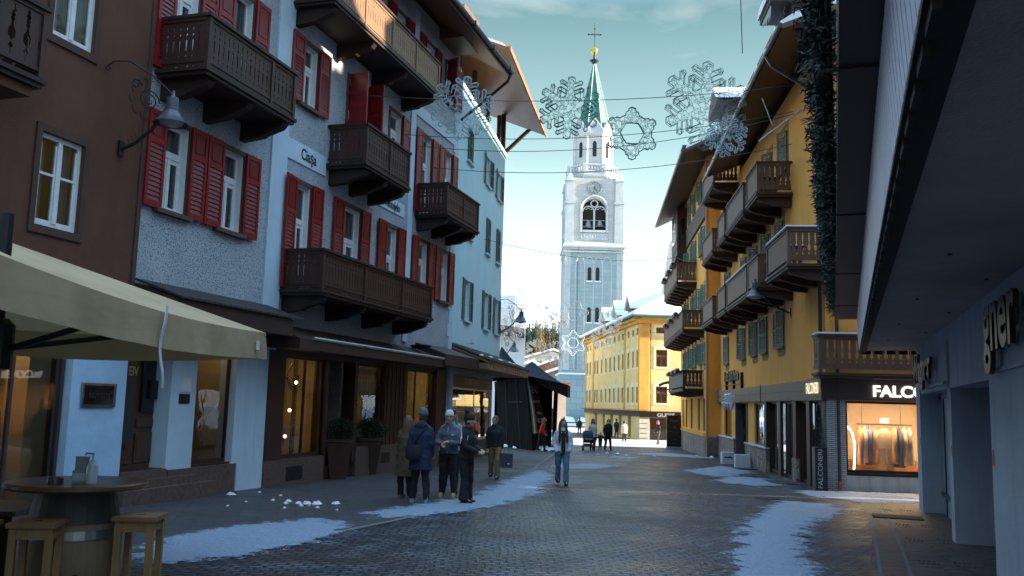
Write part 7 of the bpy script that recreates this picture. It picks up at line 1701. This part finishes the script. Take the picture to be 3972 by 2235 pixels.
def x_goggle(P_, k, arm, body, jo, nk, Mh):
    autosmooth(MB().lathe([(.089 * k, -.02 * k), (.095 * k, 0), (.09 * k, .035 * k)], 16, (0, .0, .055 * k), sy=1.17).xf(Mh).build('headband', cloth('red_band', (.45, .02, .03)), P_))
    b = MB(); ball(b, (0, -.088 * k, .105 * k), .05 * k, 1.4, .5, .6); b.xf(Mh).build('goggles', plain('goggle_lens', (.03, .03, .04), .1), P_)
def x_white(P_, k, arm, body, jo, nk, Mh):
    b = MB(); rows = [[(a * w_ * k, -(.158 + .012 * cos(a * 1.5)) * k * s_, z * k) for a in (-1, -.5, 0, .5, 1)] for z, w_, s_ in ((.86, .055, 1.05), (1.0, .06, 1.06), (1.2, .065, 1.07), (1.36, .06, 1.02), (1.45, .05, .80))]
    b.loft(rows, caps=False, closed=False); b.build('dark_top', cloth('charcoal_top', (.014, .013, .015)), P_)
    for s in (-1, 1): MB().tube([(.055 * s * k, -.15 * k, .86 * k), (.063 * s * k, -.162 * k, 1.2 * k), (.05 * s * k, -.14 * k, 1.42 * k)], .013 * k, 6).build('jacket_edge', cloth('white_puffer', (.62, .68, .74)), jo)
    q = MB()
    for z in (.98, 1.08, 1.18, 1.28): q.tube([tuple(v) for v in ell((0, -.015 * k, z * k), .193 * k, .147 * k, 20)], .006 * k, 4, closed=True)
    h = MB()
    for s in (-1, 1):
        for j in range(3): h.tube([(.070 * s * k, -.07 * k, 1.66 * k), ((.078 + .010 * j) * s * k, -.10 * k, 1.52 * k), ((.075 + .018 * j) * s * k, -.158 * k, 1.36 * k), ((.085 + .02 * j) * s * k, -.176 * k, (1.24 - .03 * j) * k), ((.08 + .016 * j + .01 * sin(j * 3)) * s * k, -.178 * k, (1.16 - .05 * ((j * 2) % 3)) * k)], [.016 * k, .024 * k, .024 * k, .018 * k, .004 * k], 6)
    h.build('hair_lock', plain('hair_28', (.028, .016, .011), .55, .3, 20), P_, smooth=True)
GRP = 'friends chatting on the left pavement'
person('man seen from behind in navy parka, grey beanie and dark shoulder bag', -1.72, 18.0, 1.80, 172, ('navy_parka', (.012, .022, .055)), blk, ('white_trainer', (.30, .31, .34)), ('grey_knit', (.10, .12, .15)), hairlen=0, arms=((8, 35), (10, 60)), coat=.28, hood=True, near=True, headturn=38, group=GRP, extra=x_bag, puffy=1.12)
person('woman in long olive tan coat half hidden behind the navy parka', -2.10, 18.75, 1.68, 150, ('olive_coat', (.085, .060, .028)), blk, ('pink_grey_boot', (.14, .11, .12)), None, (.12, .07, .035), .32, arms=((10, 20), (6, 15)), coat=.42, near=True, headturn=20, group=GRP, puffy=1.1)
person('smiling man in grey ski jacket and white beanie facing the camera', -1.25, 19.3, 1.78, -12, gry, blk, ('lime_trainer', (.22, .26, .05)), ('white_knit', (.62, .66, .72)), arms=((14, 82), (10, 98)), fold=True, near=True, headturn=12, group=GRP, extra=x_grey, puffy=1.1)
person('blond woman with red headband and goggles behind the grey jacket', -1.28, 20.5, 1.84, 10, ('pale_blue_print', (.25, .36, .52)), blk, blk, None, (.30, .19, .09), .30, arms=((12, 20), (12, 20)), near=True, group=GRP, extra=x_goggle, puffy=1.1)
person('woman all in black with bobble hat and white jacket stripes', -.82, 18.2, 1.72, 62, ('black_ski', (.012, .012, .014)), ('black_ski_trouser', (.009, .009, .011)), blk, ('black_knit', (.012, .012, .013)), arms=((10, 70), (10, 80)), fold=True, near=True, bob=True, hood=True, flare=.05, group=GRP, extra=x_black, headturn=10, puffy=1.08)
BOY = person('young man in black jacket and tan trousers walking with a bag', -.36, 25.3, 1.73, -8, ('black_shell', (.012, .012, .014)), ('tan_chino', (.20, .125, .055)), ('dark_brown_shoe', (.025, .018, .015)), None, (.13, .065, .04), 0, arms=((7, 14), (9, 6)), stride=.16, near=True, headturn=-42, flare=.025, puffy=1.15)
t = thing('shopping_bag', 'grey paper carrier bag held by the young man in tan trousers', 'bag', (-.02, 25.12, gz(25.3) + .33), R(-15)); MB().loft([[(-.16, -.06, 0), (.16, -.06, 0), (.16, .06, 0), (-.16, .06, 0)], [(-.17, -.05, .40), (.17, -.05, .40), (.17, .05, .40), (-.17, .05, .40)]]).build('bag_body', plain('slate_paper', (.05, .055, .075), .6), t)
MB().tube([(-.07, -.03, .40), (-.06, -.02, .54), (0, 0, .58), (.06, -.02, .54), (.07, -.03, .40)], .006, 5).build('handle', M_BLACK, t); MB().box(.04, .10, -.064, -.062, .10, .13).build('printed_mark', M_WHITE, t)
person('young woman in white puffer jacket and blue jeans walking up the street', 1.44, 23.8, 1.70, 4, ('white_puffer', (.62, .68, .74)), ('blue_denim', (.09, .17, .27)), ('dark_ankle_boot', (.016, .013, .013)), None, (.028, .016, .011), .38, arms=((16, 26), (16, 26)), stride=.13, near=True, headturn=6, flare=.018, extra=x_white, puffy=1.10, hands=False)
person('woman in red jacket leaning beside the black tent', 1.72, 46.9, 1.72, 75, ('red_jacket', (.62, .025, .03)), blk, blk, None, (.12, .06, .03), .16, arms=((12, 35), (12, 35)), stride=.16, lean=.25)
person('woman in white coat and red trousers pushing a pram', 4.72, 50.3, 1.70, 0, ('white_coat', (.58, .62, .66)), ('dark_red', (.22, .02, .02)), blk, ('grey_knit', (.10, .12, .15)), (.04, .025, .018), .16, arms=((8, 50), (8, 10)), coat=.15, puffy=1.05)
person('toddler in dark snowsuit and pale hat walking hand in hand', 5.12, 50.1, .98, 0, ('dark_snowsuit', (.022, .020, .028)), ('grey_trouser', (.10, .12, .13)), blk, ('pale_knit', (.42, .45, .55)), arms=((55, 5), (60, 5)), puffy=1.2, bob=True)
person('woman in black coat with white scarf holding the toddler by the hand', 5.62, 50.7, 1.74, 22, ('black_wool', (.010, .010, .012)), blk, ('tan_trainer', (.20, .17, .14)), None, (.02, .014, .01), .10, arms=((24, 10), (10, 12)), stride=.1, coat=.12, scarf=('white_scarf', (.62, .58, .50)), headturn=-15, puffy=1.1)
person('person in black coat walking away far down the street', 7.65, 97, 1.78, 178, ('black_wool', (.010, .010, .012)), blk, blk, ('black_knit', (.012, .012, .013)), arms=((18, 40), (18, 40)), stride=.15, coat=.15)
person('woman in cream fur coat standing in the sunlit strip', 8.95, 69.5, 1.66, 195, ('cream_fur', (.58, .46, .33)), blk, ('white_boot', (.6, .55, .48)), None, (.03, .02, .015), .05, arms=((15, 25), (15, 25)), coat=.18, puffy=1.25)
person('person with bright purple hat and dark coat before the corner shop', 11.05, 66.5, 1.68, -60, ('dark_coat', (.02, .017, .016)), ('brown_legging', (.10, .06, .045)), blk, ('purple_knit', (.42, .06, .50)), (.40, .08, .45), .08, arms=((10, 45), (10, 50)), stride=.14, coat=.1)
person('dark figure by the shop doors of the cream house', 10.55, 88, 1.75, 160, ('charcoal_coat', (.016, .018, .02)), blk, blk, ('black_knit', (.012, .012, .013)), arms=((10, 30), (10, 40)), coat=.2)
person('far figure in red jacket between tent and tower', 5.45, 91.5, 1.70, 10, ('red_jacket', (.62, .025, .03)), ('navy_trouser', (.02, .03, .07)), blk, None, (.2, .1, .06), 0)
person('far figure in blue bobble hat half hidden behind the white puffer', 5.3, 86, 1.74, 0, ('ice_blue_jacket', (.35, .48, .58)), blk, blk, ('petrol_knit', (.02, .07, .12)), (.05, .03, .02), 0, bob=True)
PR = thing('pram', 'dark blue pushchair with black frame in front of the white coat', 'pram', (4.42, 49.75, gz(49.8)), R(0))
autosmooth(MB().loft([[( -.24, -.10, .42), (.24, -.10, .42), (.24, .22, .42), (-.24, .22, .42)], [(-.27, -.22, .62), (.27, -.22, .62), (.27, .25, .62), (-.27, .25, .62)], [(-.26, -.12, .95), (.26, -.12, .95), (.26, .26, .98), (-.26, .26, .98)], [(-.2, .02, 1.08), (.2, .02, 1.08), (.2, .22, 1.08), (-.2, .22, 1.08)]]).build('seat_and_hood', cloth('pram_blue', (.025, .05, .085)), PR), 60)
fr = MB(); [fr.tube([(x, -.25, .12), (x, .05, .5), (x, .35, 1.0), (x * .8, .42, 1.06)], .016, 6) for x in (-.27, .27)]; [fr.tube([(x, .3, .12), (x, .0, .55)], .016, 6) for x in (-.27, .27)]; fr.tube([(-.22, .42, 1.06), (.22, .42, 1.06)], .02, 6); fr.build('frame', M_BLACK, PR)
MB().box(-.22, .22, -.1, .25, .22, .38).build('basket', cloth('pram_basket', (.07, .05, .05)), PR); MB().box(-.2, .2, -.215, -.20, .6, .66).build('bumper_bar', M_WHITE, PR)
wm = MB().lathe([(0, -.025), (.12, -.025), (.13, 0), (.12, .025), (0, .025)], 16).xf(Matrix.Rotation(pi / 2, 4, 'Y')).mesh('wheel', M_BLACK)
[put('wheel', wm, PR, (x, y, .13)) for x in (-.28, .28) for y in (-.27, .32)]
# ---------------------------------------------------------------- houses behind the camera, and unseen masses added to shape the sun
def mass(name, label, x0, x1, ys, c):
    # unseen masses, mostly added sun blockers: roofline given as (y, z) points
    t = thing(name, label, 'building', (x0, 0, 0)); pts = [(ys[0][0], -2)] + ys + [(ys[-1][0], -2)]
    MB().ext(pts, 0, x1 - x0, plane='yz').build('wall', plain('side_wall_%d' % int(c[0] * 1000), c, .9, .15, .5, .2), t)
mass('rear_blocker', 'unseen block added behind the hotel row to shade the left facades', 24, 34, [(20.62, 20.6), (22.5, 21.9), (27, 22.7), (30.5, 21.6), (40, 21.2), (47, 21.6), (55, 19.5)], (.4, .36, .3))  # unseen, added to keep the sun off the left facades
mass('rear_blocker', 'unseen tall block added behind the concrete arcade building to stop the sun', 24, 34, [(-30, 22), (10, 23), (16.6, 22.3), (19.2, 20.3)], (.35, .34, .33))  # unseen blocker, roof valley shaped to let one sun patch through
mass('slit_edge_blocker', 'unseen thin panel added to edge the sun slit', 24, 24.3, [(19.2, 20.3), (20.1, 19.5), (20.3, 19.7)], (.35, .34, .33))  # added out of view, leaves a narrow gap for a sun strip
t = thing('slit_top_blocker', 'unseen panel added to close the sun slit from above', 'building', (24, 20.3, 7.2)); MB().box(0, .3, 0, .32, 0, 12.4).build('wall', MATS['side_wall_350'], t)  # added out of view, caps the gap to shorten the sun strip
t = thing('slit_foot_blocker', 'unseen low panel added to close the sun slit from below', 'wall', (24, 20.3, -1)); MB().box(0, .3, 0, .32, 0, 4.6).build('wall', MATS['side_wall_350'], t)  # added out of view, fills the foot of the gap
mass('blocker', 'church mass, unseen, added to shade the bell tower', 27, 50, [(134, 22), (140, 30), (152, 30), (160, 22)], (.5, .48, .44))  # unseen mass added to throw shade on the lower tower
mass('street_house', 'house on the left behind the camera', -26, -8.6, [(-40, 14), (-20, 15), (5, 14)], (.3, .27, .24))
mass('street_house', 'house closing the street behind the camera', -9, 8, [(-34, 13), (-26, 15), (-22, 13)], (.3, .27, .24))
# ---------------------------------------------------------------- sky, sun, camera
SUN_AZ, SUN_EL = R(95), R(17.5)
w = bpy.data.worlds.new('World'); S.world = w; w.use_nodes = True; t = w.node_tree; t.nodes.clear()
out = t.nodes.new('ShaderNodeOutputWorld'); bg = N(t, 'ShaderNodeBackground', Strength=0.075)
sky = t.nodes.new('ShaderNodeTexSky'); sky.sky_type = 'NISHITA'; sky.sun_disc = False; sky.sun_elevation = SUN_EL; sky.sun_rotation = SUN_AZ; sky.altitude = 1200; sky.air_density = 1.0; sky.dust_density = .6; sky.ozone_density = 1.0
tc = N(t, 'ShaderNodeTexCoord'); sep = N(t, 'ShaderNodeSeparateXYZ'); t.links.new(tc.outputs['Generated'], sep.inputs[0])
tint = ramp(t, sep.outputs[2], SKY_TINT)
col = mixc(t, 1.0, sky.outputs[0], tint, 'MULTIPLY')
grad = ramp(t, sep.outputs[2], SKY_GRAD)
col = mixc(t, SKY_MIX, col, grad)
mp = N(t, 'ShaderNodeMapping'); mp.inputs['Scale'].default_value = (1.5, 1.5, 6.0); mp.inputs['Rotation'].default_value = (R(3), R(-6), 0); t.links.new(tc.outputs['Generated'], mp.inputs[0])
cn = N(t, 'ShaderNodeTexNoise', Scale=2.0, Detail=7.0, Roughness=.52); cn.inputs['Distortion'].default_value = .35; t.links.new(mp.outputs[0], cn.inputs['Vector'])
cm = ramp(t, cn.outputs['Fac'], [(.46, (0, 0, 0)), (.68, (.62, .62, .62))])
band = ramp(t, sep.outputs[2], [(.22, (0, 0, 0)), (.33, (.9, .9, .9)), (.40, (1, 1, 1)), (.44, (.4, .4, .4)), (.6, (.1, .1, .1))])
col = mixc(t, mth(t, 'MULTIPLY', cm, band), col, CLOUD)
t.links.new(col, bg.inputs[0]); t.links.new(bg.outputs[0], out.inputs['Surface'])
sl = bpy.data.lights.new('sun', 'SUN'); sl.energy = SUN_E; sl.angle = R(.53); sl.color = (1.0, .86, .66)
so = bpy.data.objects.new('sun', sl); COL.objects.link(so)
sd = Vector((sin(SUN_AZ) * cos(SUN_EL), cos(SUN_AZ) * cos(SUN_EL), sin(SUN_EL))); so.rotation_euler = (-sd).to_track_quat('-Z', 'Y').to_euler(); so.location = (40, 0, 40)
cd = bpy.data.cameras.new('camera'); co = bpy.data.objects.new('camera', cd); COL.objects.link(co); S.camera = co
cd.sensor_width = 36; cd.sensor_fit = 'HORIZONTAL'; cd.lens = 36 * 3460 / 3972; cd.clip_start = .05; cd.clip_end = 20000
co.matrix_world = Matrix.Translation((0, 0, 1.73)) @ Matrix.Rotation(R(90 + 7.36), 4, 'X') @ Matrix.Rotation(R(1.55), 4, 'Z')
S.view_settings.view_transform = 'Standard'; S.view_settings.look = 'None'; S.view_settings.gamma = 1; S.view_settings.use_curve_mapping = False; S.view_settings.exposure = EXPO
S.render.engine = 'CYCLES'; S.cycles.use_denoising = True; S.cycles.max_bounces = 8; S.cycles.transparent_max_bounces = 24; S.cycles.caustics_reflective = False; S.cycles.caustics_refractive = False; S.cycles.sample_clamp_indirect = 6
